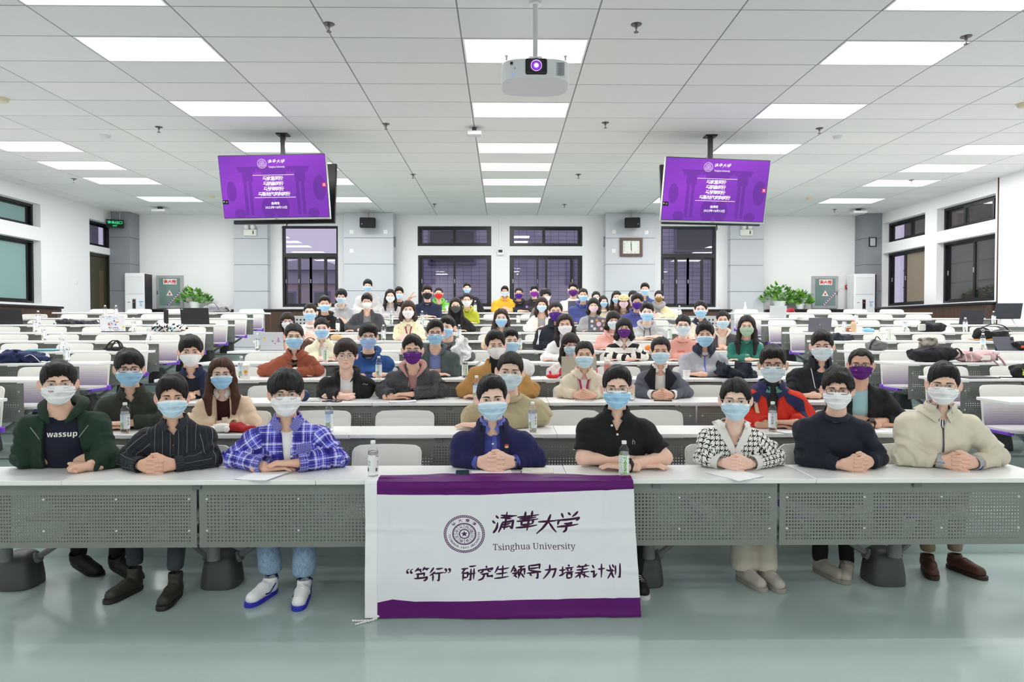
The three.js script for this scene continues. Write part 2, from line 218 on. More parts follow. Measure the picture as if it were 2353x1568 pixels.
{
  const b = struct('wall_back');
  part(b, 'wall_plaster', wallGeo(WX1 - WX0 + 0.6, CEIL + 0.2, 0.24, backOpen), M.wall, [WX0 - 0.3, 0, -ZB]);
  // panelled piers in front of the back wall; joints left open between the panels
  const pier = (x0, x1, proud, mat, side) => {
    const w = x1 - x0, p = part(b, 'pier', box(w - 0.02, CEIL, proud - 0.01), M.joint, [(x0 + x1) / 2, CEIL / 2, -ZB + (proud - 0.01) / 2]);
    const ys = [FLOORY[10], H(671), H(611), H(552), CEIL].sort((m, n) => m - n); if (ys[1] - ys[0] > 0.95) ys.splice(1, 0, (ys[0] + ys[1]) / 2);
    for (let i = 0; i + 1 < ys.length; i++) { const hh = ys[i + 1] - ys[i] - 0.008; part(p, 'pier_panel', rbox(+w.toFixed(3), +hh.toFixed(3), +proud.toFixed(3), 0.006), mat, [0, (ys[i] + ys[i + 1]) / 2 - CEIL / 2, 0.005]); }
  };
  const ZP = ZB - 0.4;
  pier(X(537.5, ZP + 0.2), X(616, ZP + 0.2), 0.2, M.wallPanel); pier(X(790, ZP), X(904.5, ZP), 0.4, M.wallPanel); pier(X(1391, ZP), X(1504.7, ZP), 0.4, M.wallPanel); pier(X(1677, ZP + 0.2), X(1754, ZP + 0.2), 0.2, M.wallPanel);
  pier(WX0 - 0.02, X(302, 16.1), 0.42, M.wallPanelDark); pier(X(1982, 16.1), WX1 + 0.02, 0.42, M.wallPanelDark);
  part(b, 'cable_duct', rbox(0.03, CEIL - H(570), 0.02, 0.004), M.white, [X(1149, ZB), (CEIL + H(570)) / 2, -ZB + 0.01]);
  const WW = (k, n, sashes, more) => { const w = WIN[k]; windowUnit(n, [w[0], 0, -ZB - 0.1], 0, w[1] - w[0], w[3] - w[2], sashes, glass, w[2], more); };
  WW('ul', 3, [[0.03, 0.52, 0], [0.48, 0.97, 1]]); WW('ur', 4, [[0.03, 0.49, 1], [0.45, 0.97, 0]]); WW('ll', 5, [[0.03, 0.51, 0], [0.48, 0.97, 1]]); WW('lr', 6, [[0.03, 0.52, 1], [0.37, 0.87, 0], [0.85, 0.97, 1]]);
  for (const [k, n] of [['tl', 1], ['tr', 7]]) {      // tall windows: fixed light above a transom, four sliding sashes below
    const w = WIN[k], W = w[1] - w[0], yt = H(587);
    windowUnit(n, [w[0], 0, -ZB - 0.1], 0, W, w[3] - yt, [[0.02, 0.98, 0]], glass, yt, { b: 0.02 });
    windowUnit(n + 1, [w[0], 0, -ZB - 0.1], 0, W, yt - w[2], [[0.03, 0.31, 0], [0.27, 0.52, 1], [0.48, 0.78, 1], [0.74, 0.97, 0]], glass, w[2]);
  }
  const l = struct('wall_left'), lw = [[13.7 - ZF, H2(2.10), 11.2 - ZF, 3.345], [13.7 - ZF, 3.61, 11.2 - ZF, 4.07], [16.32 - ZF, FLOORY[10], 15.3 - ZF, 3.32], [16.32 - ZF, 3.47, 15.3 - ZF, 4.05]];
  function H2(v) { return v; }
  const gl = part(l, 'wall_plaster', wallGeo(ZB - ZF + 0.4, CEIL + 0.2, 0.3, lw.map(([a, y0, c, y1]) => [c, y0, a, y1])), M.wall, [WX0, 0, -ZF]); gl.rotation.y = Math.PI / 2;
  const wl = (n, z0, z1, y0, y1, s, pane) => windowUnit(n, [WX0 - 0.2, 0, -z0], Math.PI / 2, z1 - z0, y1 - y0, s, pane, y0);
  wl(9, 11.2, 13.7, 3.61, 4.07, [[0.03, 0.35, 0], [0.32, 0.64, 1], [0.61, 0.97, 0]], frosted); wl(10, 11.2, 13.7, 2.10, 3.345, [[0.03, 0.33, 0], [0.3, 0.62, 1], [0.6, 0.97, 0]], frosted); wl(11, 15.3, 16.32, 3.47, 4.05, [[0.03, 0.97, 0]], glass);
  const r = struct('wall_right'), rw = [[12.36, 14.04, 2.12, 3.37], [12.36, 14.04, 3.605, 4.08], [14.44, 16.06, 2.12, 3.37], [14.44, 16.06, 3.605, 4.08]];
  const gr = part(r, 'wall_plaster', wallGeo(ZB - ZF + 0.4, CEIL + 0.2, 0.3, rw.map(([z0, z1, y0, y1]) => [ZB + 0.2 - z1, y0, ZB + 0.2 - z0, y1])), M.wall, [WX1, 0, -ZB - 0.2]); gr.rotation.y = -Math.PI / 2;
  part(r, 'wall_pier', box(0.06, CEIL, 12.2 - ZF), M.wall, [WX1 - 0.03, CEIL / 2, -(12.2 + ZF) / 2]);
  part(r, 'wood_edge_strip', rbox(0.065, CEIL - 0.4, 0.035, 0.006), M.wood, [WX1 - 0.0335, CEIL / 2 + 0.2, -12.21]);
  const blindTan = std('#8d8072', 0.8), wr = (n, i, s) => { const [z0, z1, y0, y1] = rw[i]; windowUnit(n, [WX1 + 0.2, 0, -z1], -Math.PI / 2, z1 - z0, y1 - y0, s, glass, y0); };
  wr(12, 0, [[0.03, 0.55, 0], [0.52, 0.97, 1]]); wr(13, 1, [[0.03, 0.38, 0], [0.35, 0.85, 1], [0.82, 0.97, 0]]); wr(14, 2, [[0.03, 0.42, 0], [0.4, 0.97, 1, blindTan]]); wr(15, 3, [[0.03, 0.55, 0], [0.52, 0.97, 1]]);
  const f = struct('wall_front'); part(f, 'wall_plaster', box(WX1 - WX0 + 0.6, CEIL + 0.2, 0.25), M.wall, [(WX0 + WX1) / 2, (CEIL + 0.2) / 2, -ZF + 0.12]);
  // door in the left wall
  const d = struct('door_1'), dm = std('#4d4a3b', 0.5), dh = 3.32 - FLOORY[10]; d.position.set(WX0 - 0.17, FLOORY[10], -15.3); d.rotation.y = Math.PI / 2;
  part(d, 'door_frame', extrude([[0, 0], [1.02, 0], [1.02, dh], [0, dh]], 0.1, 0, [[0.06, 0.001], [0.06, dh - 0.06], [0.96, dh - 0.06], [0.96, 0.001]]), dm, [0, 0, -0.05]);
  const leaf = part(d, 'door_leaf', join([moved(rbox(0.9, dh - 0.07, 0.04), 0.51, (dh - 0.07) / 2, 0), moved(rbox(0.3, 0.6, 0.02), 0.28, 0.45, 0.025), moved(rbox(0.3, 0.6, 0.02), 0.74, 0.45, 0.025), moved(rbox(0.24, 1.0, 0.02), 0.27, 1.35, 0.025)]), dm);
  part(leaf, 'door_light', box(0.16, 0.95, 0.02), std('#6c5a48', 0.2), [0.68, 1.32, 0.016]); part(leaf, 'door_handle', join([moved(cyl(0.011, 0.011, 0.12, 8), 0.12, 1.02, 0.06, 0, 0, Math.PI / 2), moved(cyl(0.011, 0.011, 0.05, 8), 0.07, 1.02, 0.04, Math.PI / 2), moved(rbox(0.04, 0.2, 0.01), 0.07, 1.0, 0.022)]), M.steel);
  // radiator covers: dark board on brown wood, perforated grey grille
  const cover = (n, pos, turn, len, dep, h, grille) => {
    const t = struct('trim_' + n); t.position.set(...pos); t.rotation.y = turn;
    part(t, 'cover_board', rbox(len + 0.05, 0.045, dep + 0.04, 0.018, 2), M.darkBoard, [len / 2, h - 0.02, -dep / 2 + 0.02]);
    const k = Math.max(1, Math.round(len / 1.3)); for (let i = 0; i < k; i++) part(t, 'wood_panel', rbox(+(len / k - 0.006).toFixed(3), h - 0.045, 0.03, 0.003), M.wood, [(i + 0.5) * len / k, (h - 0.045) / 2, -0.015]);
    for (const e of [0.015, len - 0.015]) part(t, 'end_panel', box(0.03, h - 0.05, dep - 0.04), M.wood, [e, (h - 0.05) / 2, -dep / 2]);
    for (const [a, b, y0, y1] of grille ?? []) {
      const gp = part(t, 'grille_plate', rbox(b - a, y1 - y0, 0.01, 0.003), std('#b9bbbd', 0.4), [(a + b) / 2, (y0 + y1) / 2, 0.005]);
      const holes = []; for (let x = a + 0.05; x < b - 0.03; x += 0.085) for (let y = y0 + 0.05; y < y1 - 0.03; y += 0.085) holes.push(moved(cyl(0.022, 0.022, 0.004, 10), x - (a + b) / 2, y - (y0 + y1) / 2, 0.006, Math.PI / 2)); part(gp, 'grille_holes', join(holes), M.black).userData.kind = 'stuff';
    }
  };
  const fy = FLOORY[10], ch = Y(711, 16.2) - fy;
  cover(1, [X(323, ZB), fy, -16.2], 0, X(537, ZB) - X(323, ZB), 0.28, ch);
  cover(2, [X(618, ZB), fy, -16.2], 0, X(788, ZB) - X(618, ZB), 0.28, ch, [[0.55, 1.5, 0.35, 0.75]]);
  cover(3, [X(907, ZB), fy, -16.2], 0, X(1386, ZB) - X(907, ZB), 0.28, ch, [[0.5, 1.4, 0.35, 0.75], [3.2, 4.3, 0.35, 0.75]]);
  cover(4, [X(1508, ZB), fy, -16.2], 0, X(1670, ZB) - X(1508, ZB), 0.28, ch, [[0.3, 1.5, 0.35, 0.75]]);
  cover(5, [X(1757, ZB), fy, -16.2], 0, X(1950, ZB) - X(1757, ZB), 0.28, ch);
  cover(6, [WX0 + 0.36, 0.6, -9.5], Math.PI / 2, 4.25, 0.34, 1.44, [[1.2, 3.1, 0.85, 1.25]]);
  cover(7, [WX1 - 0.2, 0.6, -15.98], -Math.PI / 2, 3.72, 0.2, 1.49, [[1.6, 3.1, 0.85, 1.2], [3.2, 3.45, 0.6, 1.25]]);
}
// ---- outside the windows at dusk
{
  const tileTex = canvasTex(512, 512, (g, w, h) => { g.fillStyle = '#c4bfd4'; g.fillRect(0, 0, w, h); const r = rng(3); for (let y = 0; y < 16; y++) for (let x = 0; x < 8; x++) { g.fillStyle = `rgba(${r() < 0.5 ? '255,255,255' : '0,0,0'},${r() * 0.06})`; g.fillRect(x * 64, y * 32, 64, 32); } g.strokeStyle = 'rgba(40,36,56,.55)'; g.lineWidth = 3; for (let y = 0; y <= 16; y++) { g.beginPath(); g.moveTo(0, y * 32); g.lineTo(w, y * 32); g.stroke(); } for (let x = 0; x <= 8; x++) { g.beginPath(); g.moveTo(x * 64, 0); g.lineTo(x * 64, h); g.stroke(); } }, { repeat: [0.5, 0.5] });
  const facadeMat = new THREE.MeshStandardMaterial({ map: tileTex, roughness: 0.8 }), pane = std('#3c4150', 0.15), tr = std('#77748a', 0.6);
  const f = thing('outside_building', 'tiled grey building across the courtyard, seen through the middle back windows', 'building', [3.6, 0, -21.5]);
  part(f, 'building_wall', (() => { const g = wallGeo(13.2, 12, 4); g.translate(-6.6, 0, 0); return g; })(), facadeMat);
  for (const [x, y, w, h] of [[-5.2, 3.6, 1.5, 1.1], [-5.2, 0.9, 1.5, 1.5], [-2.6, 0.9, 1.2, 1.5], [2.55, 4.0, 1.5, 0.85]]) { const q = part(f, 'building_window', frameRect(w, h, 0.07, 0.1), tr, [x - w / 2, y, 0]); part(q, 'window_pane', box(w - 0.1, h - 0.1, 0.03), pane, [w / 2, h / 2, 0.03]); }
  for (let i = 0; i < 5; i++) part(f, 'railing_bar', box(2.2, 0.04, 0.04), tr, [-5.1, 1.0 + i * 0.28, 0.5]); for (let i = 0; i < 3; i++) part(f, 'railing_post', box(0.05, 1.3, 0.05), tr, [-6.1 + i, 1.6, 0.5]);
  part(f, 'lower_band', box(13.2, 2.35, 0.12), std('#a9abc9', 0.7), [0, 1.17, 0.06]);
  const h = thing('hipped_roof_building', 'pinkish building under a hipped grey roof, seen through the tall left window', 'building', [-9.4, 0, -31]), pink = std('#cbb2ba', 0.85);
  part(h, 'building_wall', box(4.4, 4.3, 6), pink, [0, 2.15, -3]); part(h, 'eave_band', box(4.7, 0.6, 6.3), std('#c0bdca', 0.7), [0, 3.9, -3]);
  part(h, 'roof', (() => { const g = new THREE.ConeGeometry(1, 1, 4, 1); g.rotateY(Math.PI / 4); g.scale(3.7, 0.9, 4.8); return g; })(), std('#9a97a4', 0.7), [0, 4.65, -3]);
  for (const [x, y] of [[-0.35, 2.4], [-1.6, 2.4], [1.2, 2.4], [-0.35, 0.6]]) { const q = part(h, 'building_window', box(0.75, 1.1, 0.08), std('#6f7aa0', 0.3), [x, y + 0.3, 0.02]); part(q, 'window_pane', box(0.6, 0.95, 0.03), pane, [0, 0, 0.04]); }
  const s = thing('side_yard_wall', 'beige wall across the side yard, seen through the right-hand windows', 'wall', [WX1 + 3.0, 0, -13.5]); part(s, 'yard_wall', box(0.3, 8, 13), std('#7d7468', 0.9), [0, 4, 0]); for (let i = 0; i < 8; i++) part(s, 'wall_course', box(0.02, 0.03, 13), std('#544d45', 0.9), [-0.155, 1.8 + i * 0.5, 0]);
  const c = thing('corridor_wall', 'pale wall outside the transom window above the door', 'wall', [WX0 - 2.4, 0, -13.5]); part(c, 'corridor_face', box(0.25, 5, 12), std('#8e8f98', 0.9), [0, 2.5, 0]);
  const gr = struct('ground'); part(gr, 'yard_paving', box(80, 0.2, 60), std('#6d6b74', 0.9), [0, -0.45, -30]);
}
// ---------------------------------------------------------------- desks with swing seats
const DEPTH = 0.41, TT = 0.028;
const ORD = ['first', 'second', 'third', 'fourth', 'fifth', 'sixth', 'seventh', 'eighth', 'ninth', 'tenth', 'eleventh', 'twelfth'];
const ROWNAME = ['front', ...ORD.slice(1)];
const perf = canvasTex(1024, 224, (g, w, h) => {
  g.fillStyle = '#fff'; g.fillRect(0, 0, w, h); g.fillStyle = '#000';
  const px = w / 1.68, p = 0.0205 * px; for (let y = 0.062 * px; y < h - 0.032 * px; y += p) for (let x = 0.05 * px; x < w - 0.045 * px; x += p) { g.beginPath(); g.arc(x, y, 0.0043 * px, 0, 7); g.fill(); }
}, { srgb: false });
const perfMat = new THREE.MeshPhysicalMaterial({ color: lin('#868983'), roughness: 0.38, metalness: 0.35, alphaMap: perf, transparent: true, side: THREE.DoubleSide });
const topMat = std('#f3f3f1', 0.32), plinthMat = std('#434645', 0.5), armMat = std('#77797a', 0.4), purple = std('#7a3fc4', 0.35);
const plinthGeo = (() => { const g = lathe([[0, 0], [0.112, 0], [0.117, 0.006], [0.115, 0.05], [0.106, 0.12], [0.097, 0.165], [0.086, 0.192], [0.065, 0.21], [0.035, 0.217], [0, 0.218]], 40), p = g.attributes.position; for (let i = 0; i < p.count; i++) { const x = p.getX(i), z = p.getZ(i), r = Math.hypot(x, z) || 1, c = Math.abs(x / r), s2 = Math.abs(z / r), k = r < 1e-6 || c + s2 < 0.5 ? 1 : 1 / Math.pow(Math.pow(c, 3.2) + Math.pow(s2, 3.2), 1 / 3.2); p.setX(i, x * k); p.setZ(i, z * k); } g.computeVertexNormals(); return g; })();
const armGeo = (s) => join([tube([[s * 0.06, 0.15, -0.01], [s * 0.2, 0.24, -0.04], [s * 0.31, 0.35, -0.1], [s * 0.333, 0.4, -0.13]], 0.019, 14, 8), moved(cyl(0.034, 0.034, 0.06, 10), s * 0.085, 0.163, -0.012, 0, 0, -s * 1.0)]);
const ARM = { '-1': armGeo(-1), 1: armGeo(1) }, legGeo = join([moved(cyl(0.035, 0.04, 0.5, 14), 0, 0.45, 0), moved(rbox(0.3, 0.03, 0.06), 0, 0.702, 0.0), moved(rbox(0.05, 0.03, 0.34), 0, 0.702, 0.06)]);
const boltGeo = (() => { const g = lathe([[0, 0.006], [0.005, 0.0055], [0.0085, 0.002], [0.009, 0]], 10); g.rotateX(Math.PI / 2); return g; })();
function deskRow(n, label, tops, panels, plinths) {
  const x0 = tops[0], t = thing('desk_row', label, 'desk', [0, FLOORY[n], -ROWZ[n]]);
  for (let i = 0; i + 1 < tops.length; i++) part(t, 'tabletop', rbox(+(tops[i + 1] - tops[i] - 0.002).toFixed(3), TT, DEPTH, 0.005, 2), topMat, [(tops[i] + tops[i + 1]) / 2, 0.75 - TT / 2, -DEPTH / 2]);
  for (let i = 0; i + 1 < panels.length; i++) {
    const w = panels[i + 1] - panels[i] - 0.014, p = part(t, 'modesty_panel', box(+w.toFixed(3), 0.365, 0.003), perfMat, [(panels[i] + panels[i + 1]) / 2, 0.528, -0.055]);
    if (n < 8) for (let a = 0; a < 4; a++) for (const y of [0.1, -0.085]) part(p, 'bolt', boltGeo, M.steel, [-w / 2 + 0.045 + a * (w - 0.09) / 3, y, 0.0015]);
  }
  for (const x of plinths) {
    const q = part(t, 'plinth', plinthGeo, plinthMat, [x, 0, -0.4]);
    part(q, 'column', legGeo, armMat, [0, 0.0, 0.13]); for (const s of [-1, 1]) part(q, 'swing_arm', ARM[s], armMat);
  }
  return t;
}
for (let n = 0; n < NROW; n++) {
  const row = `${ROWNAME[n]} row`;
  deskRow(n, n ? `long white-topped grey desk in the ${row} of the middle block` : 'long white-topped front desk with the banner hung over it', [-3.3, -2.53, -1.08, 0.38, 1.82, 3.25], [-3.14, -1.777, -0.08, 1.62, 3.1], [-3.05, -1.78, -0.45, 0.9, 2.44]);
  if (n >= 2) deskRow(n, `white-topped grey desk in the ${row} of the block by the left windows`, n === 10 ? [-8.16, -7.25, -5.8, -4.35] : [-8.7, -7.25, -5.8, -4.35], [n === 10 ? -8.1 : -8.6, -6.4, -4.55], [-8.0, -6.6, -5.175].slice(n === 10 ? 1 : 0));
  if (n >= 2) deskRow(n, `white-topped grey desk in the ${row} of the block by the right windows`, n === 10 ? [4.23, 5.6, 7.05, 7.9] : [4.23, 5.6, 7.05, 8.5], [4.42, 6.3, n === 10 ? 7.8 : 8.4], [5.05, 6.47, 7.9].slice(0, n === 10 ? 2 : 3));
}
// ---------------------------------------------------------------- chairs on the swing arms
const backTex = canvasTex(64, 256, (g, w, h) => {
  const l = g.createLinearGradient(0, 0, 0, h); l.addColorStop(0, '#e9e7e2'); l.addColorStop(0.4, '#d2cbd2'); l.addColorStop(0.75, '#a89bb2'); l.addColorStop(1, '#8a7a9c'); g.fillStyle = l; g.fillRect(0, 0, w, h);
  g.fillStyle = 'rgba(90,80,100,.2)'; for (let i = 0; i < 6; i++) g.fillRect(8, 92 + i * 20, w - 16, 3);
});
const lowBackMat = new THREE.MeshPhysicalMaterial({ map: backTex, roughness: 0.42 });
function bent(w, h, d, r, bend, lean, nx = 14, ny = 10) {
  const g = new THREE.BoxGeometry(w, h, d, nx, ny, 1), p = g.attributes.position;
  for (let i = 0; i < p.count; i++) {
    let x = p.getX(i), y = p.getY(i), z = p.getZ(i);
    const e = Math.abs(y) / (h / 2); y = Math.sign(y) * (1 - Math.pow(Math.max(0, 1 - e), 1.5)) * h / 2;
    const dy = Math.max(0, Math.abs(y) - (h / 2 - r)), hw = w / 2 - r + Math.sqrt(Math.max(0, r * r - dy * dy)) - (y < 0 ? -y * 0.05 : 0);
    x *= hw / (w / 2); p.setXYZ(i, x, y - (x * x) * 0.1, z + bend * x * x + lean * y + (y * y) * 0.35 * Math.sign(lean));
  }
  g.computeVertexNormals(); return g;
}
const chairProto = (() => {
  const t = new THREE.Group(); t.name = 'swing_chair';
  part(t, 'backrest', bent(0.47, 0.3, 0.012, 0.045, 0.55, -0.16), M.offwhite, [0, 0.68, -0.205]);
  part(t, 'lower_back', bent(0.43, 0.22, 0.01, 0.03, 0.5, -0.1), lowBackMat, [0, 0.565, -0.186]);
  part(t, 'seat', (() => { const g = bent(0.45, 0.42, 0.022, 0.07, 0.0, 0); g.rotateX(-Math.PI / 2); return g; })(), std('#d9d6d6', 0.45), [0, 0.447, 0.02]);
  part(t, 'seat_bracket', join([moved(rbox(0.47, 0.03, 0.06, 0.012, 2), 0, 0.425, -0.17), moved(rbox(0.06, 0.032, 0.34, 0.012, 2), 0.2, 0.425, -0.0), moved(rbox(0.06, 0.032, 0.34, 0.012, 2), -0.2, 0.425, 0), moved(rbox(0.05, 0.06, 0.06, 0.014, 2), 0.215, 0.43, -0.17), moved(rbox(0.05, 0.06, 0.06, 0.014, 2), -0.215, 0.43, -0.17)]), purple);
  for (const s of [-1, 1]) part(t, 'back_stile', tube([[s * 0.212, 0.44, -0.165], [s * 0.216, 0.56, -0.175], [s * 0.22, 0.68, -0.185], [s * 0.222, 0.79, -0.2]], 0.011, 10, 6), M.offwhite);
  part(t, 'seat_hub', join([moved(cyl(0.045, 0.03, 0.05, 12), 0, 0.405, 0), moved(rbox(0.16, 0.02, 0.16), 0, 0.42, 0)]), armMat);
  return t;
})();
const chairX = { mid: (k) => -0.12 + 0.667 * k, left: (k) => -4.82 - 0.71 * k, right: (k) => 4.7 + 0.71 * k };
let chairsPlaced = 0;
function placeChair(n, x, label, turn = 0, group) {
  const pos = [x, FLOORY[n], -ROWZ[n] - 0.5];
  let o; if (!chairsPlaced++) { o = chairProto; o.name = numbered('swing_chair'); o.position.set(...pos); o.rotation.y = turn; scene.add(o); tag(o, label, 'chair', group); } else { o = copyThing(chairProto, label, pos, turn, group); o.userData.category = 'chair'; }
  return o;
}
// ---------------------------------------------------------------- figures: distance fields meshed on a grid
const smin = (a, b, k) => { const h = Math.max(k - Math.abs(a - b), 0) / k; return Math.min(a, b) - h * h * k * 0.25; };
const smax = (a, b, k) => -smin(-a, -b, k);
function cap(a, b, ra, rb, sx = 1) {                       // tapered capsule; sx widens it sideways
  const ax = a[0] / sx, ay = a[1], az = a[2], dx = b[0] / sx - ax, dy = b[1] - ay, dz = b[2] - az, l2 = dx * dx + dy * dy + dz * dz || 1e-9;
  return (x, y, z) => { const px = x / sx - ax, py = y - ay, pz = z - az; let t = (px * dx + py * dy + pz * dz) / l2; t = t < 0 ? 0 : t > 1 ? 1 : t; const ex = px - dx * t, ey = py - dy * t, ez = pz - dz * t; return Math.sqrt(ex * ex + ey * ey + ez * ez) - (ra + (rb - ra) * t); };
}
function ell(c, r) { const m = Math.min(r[0], r[1], r[2]); return (x, y, z) => { const px = (x - c[0]), py = (y - c[1]), pz = (z - c[2]), a = px / r[0], b = py / r[1], d = pz / r[2], k0 = Math.sqrt(a * a + b * b + d * d), k1 = Math.sqrt((a / r[0]) ** 2 + (b / r[1]) ** 2 + (d / r[2]) ** 2); return k1 < 1e-9 ? -m : k0 * (k0 - 1) / k1; }; }
function netMesh(f, lo, hi, c, slack = 1.3) {              // surface nets with skipping of empty blocks
  const nx = Math.ceil((hi[0] - lo[0]) / c) + 2, ny = Math.ceil((hi[1] - lo[1]) / c) + 2, nz = Math.ceil((hi[2] - lo[2]) / c) + 2, val = new Float32Array(nx * ny * nz).fill(1), B = 5, R = B * c * 0.87 * slack + c;
  const act = [];
  for (let bz = 0; bz < nz; bz += B) for (let by = 0; by < ny; by += B) for (let bx = 0; bx < nx; bx += B) {
    const h = (B - 1) / 2, d = f(lo[0] + (bx + h) * c, lo[1] + (by + h) * c, lo[2] + (bz + h) * c), far = Math.abs(d) > R;
    if (far && d > 0) continue;
    const X1 = Math.min(nx, bx + B), Y1 = Math.min(ny, by + B), Z1 = Math.min(nz, bz + B);
    for (let z = bz; z < Z1; z++) for (let y = by; y < Y1; y++) { let i = (z * ny + y) * nx + bx; for (let x = bx; x < X1; x++, i++) val[i] = far ? -1 : f(lo[0] + x * c, lo[1] + y * c, lo[2] + z * c); }
    if (!far) act.push([bx, by, bz]);
  }
  const pos = [], idx = [], cell = new Int32Array(nx * ny * nz).fill(-1), off = [0, 1, nx, nx + 1, nx * ny, nx * ny + 1, nx * ny + nx, nx * ny + nx + 1], E = [[0, 1], [2, 3], [4, 5], [6, 7], [0, 2], [1, 3], [4, 6], [5, 7], [0, 4], [1, 5], [2, 6], [3, 7]];
  const done = (bx, by, bz) => {
    for (let z = Math.max(0, bz - 1); z < Math.min(nz - 1, bz + B); z++) for (let y = Math.max(0, by - 1); y < Math.min(ny - 1, by + B); y++) for (let x = Math.max(0, bx - 1); x < Math.min(nx - 1, bx + B); x++) {
      const i = (z * ny + y) * nx + x; if (cell[i] >= 0) continue; let m = 0; for (let k = 0; k < 8; k++) if (val[i + off[k]] < 0) m |= 1 << k;
      if (m === 0 || m === 255) continue;
      let sx = 0, sy = 0, sz = 0, n = 0;
      for (const [p, q] of E) { const a = val[i + off[p]], b = val[i + off[q]]; if ((a < 0) === (b < 0)) continue; const t = a / (a - b); sx += (p & 1) + ((q & 1) - (p & 1)) * t; sy += (p >> 1 & 1) + ((q >> 1 & 1) - (p >> 1 & 1)) * t; sz += (p >> 2) + ((q >> 2) - (p >> 2)) * t; n++; }
      cell[i] = pos.length / 3; pos.push(lo[0] + (x + sx / n) * c, lo[1] + (y + sy / n) * c, lo[2] + (z + sz / n) * c);
    }
  };
  for (const b of act) done(...b);
  const quad = (a, b, d, e, flip) => { if (a < 0 || b < 0 || d < 0 || e < 0) return; if (flip) idx.push(a, d, b, b, d, e); else idx.push(a, b, d, b, e, d); };
  for (const [bx, by, bz] of act) for (let z = Math.max(1, bz); z < Math.min(nz - 1, bz + B); z++) for (let y = Math.max(1, by); y < Math.min(ny - 1, by + B); y++) for (let x = Math.max(1, bx); x < Math.min(nx - 1, bx + B); x++) {
    const i = (z * ny + y) * nx + x, s = val[i] < 0, u = nx, w = nx * ny;
    if (s !== val[i + 1] < 0) quad(cell[i - u - w], cell[i - w], cell[i - u], cell[i], !s);
    if (s !== val[i + u] < 0) quad(cell[i - 1 - w], cell[i - w], cell[i - 1], cell[i], s);
    if (s !== val[i + w] < 0) quad(cell[i - 1 - u], cell[i - u], cell[i - 1], cell[i], !s);
  }
  const g = new THREE.BufferGeometry(); g.setAttribute('position', new THREE.BufferAttribute(new Float32Array(pos), 3)); g.setIndex(idx); g.computeVertexNormals(); return g;
}
const LOD = (n) => n === 0 ? 0 : n <= 3 ? 1 : n <= 6 ? 2 : 3;
const CELL = { head: [0.0038, 0.0052, 0.0075, 0.010], hair: [0.0042, 0.0056, 0.008, 0.011], cloth: [0.0085, 0.0105, 0.0145, 0.019], hand: [0.0034, 0.0048, 0.0068, 0.0095] };
// ---- head: y = 0 at the eyes, +z the face, sizes in metres of an adult
function headField(slim = 0) {
  const parts = [[ell([0, 0.028, -0.012], [0.0745, 0.09, 0.094]), 0], [ell([0, -0.038, 0.02], [0.0615 - slim, 0.078, 0.068]), 0.03], [ell([0, -0.082, 0.03], [0.047 - slim, 0.034, 0.053]), 0.03], [ell([0.039, -0.028, 0.056], [0.027, 0.024, 0.028]), 0.025], [ell([-0.039, -0.028, 0.056], [0.027, 0.024, 0.028]), 0.025],
    [cap([-0.034, 0.021, 0.079], [0.034, 0.021, 0.079], 0.011, 0.011), 0.016], [cap([0, 0.012, 0.087], [0, -0.03, 0.104], 0.0065, 0.0105), 0.014], [ell([0.0115, -0.033, 0.096], [0.0075, 0.0065, 0.009]), 0.008], [ell([-0.0115, -0.033, 0.096], [0.0075, 0.0065, 0.009]), 0.008]];
  const after = [[ell([0.031, -0.001, 0.0745], [0.0155, 0.012, 0.0135]), 0.006], [ell([-0.031, -0.001, 0.0745], [0.0155, 0.012, 0.0135]), 0.006], [cap([-0.016, -0.0615, 0.083], [0.016, -0.0615, 0.083], 0.0055, 0.0055), 0.008], [cap([-0.014, -0.0705, 0.0825], [0.014, -0.0705, 0.0825], 0.0068, 0.0068), 0.008], [ell([0, -0.1, 0.064], [0.019, 0.016, 0.016]), 0.02],
    [cap([0, -0.05, -0.025], [0, -0.2, -0.05], 0.048 - slim, 0.053 - slim), 0.02]];
  const sock = [ell([0.031, 0.0, 0.1], [0.017, 0.011, 0.018]), ell([-0.031, 0.0, 0.1], [0.017, 0.011, 0.018])], mouth = cap([-0.021, -0.066, 0.092], [0.021, -0.066, 0.092], 0.0016, 0.0016), ear = ell([0, 0, 0], [0.0095, 0.033, 0.02]), earIn = ell([0.008, 0.003, 0.004], [0.0065, 0.022, 0.012]);
  return (x, y, z) => {
    let d = 1; for (const [f, k] of parts) d = k ? smin(d, f(x, y, z), k) : f(x, y, z);
    for (const f of sock) d = smax(d, -f(x, y, z), 0.014);
    for (const [f, k] of after) d = smin(d, f(x, y, z), k);
    d = smax(d, -mouth(x, y, z), 0.004);
    const s = Math.abs(x), ex = s - 0.0825 - (-0.01 - z) * 0.45, ey = y + 0.012, ez = z + 0.012 + ey * 0.15; let e = ear(ex, ey, ez); e = smax(e, -earIn(ex, ey, ez), 0.004); return smin(d, e, 0.006);
  };
}
const HEADF = [headField(0), headField(0.004)];
function paint(g, f) { const p = g.attributes.position, c = new Float32Array(p.count * 3); for (let i = 0; i < p.count; i++) { const q = f(p.getX(i), p.getY(i), p.getZ(i)); c.set(q, i * 3); } g.setAttribute('color', new THREE.BufferAttribute(c, 3)); return g; }
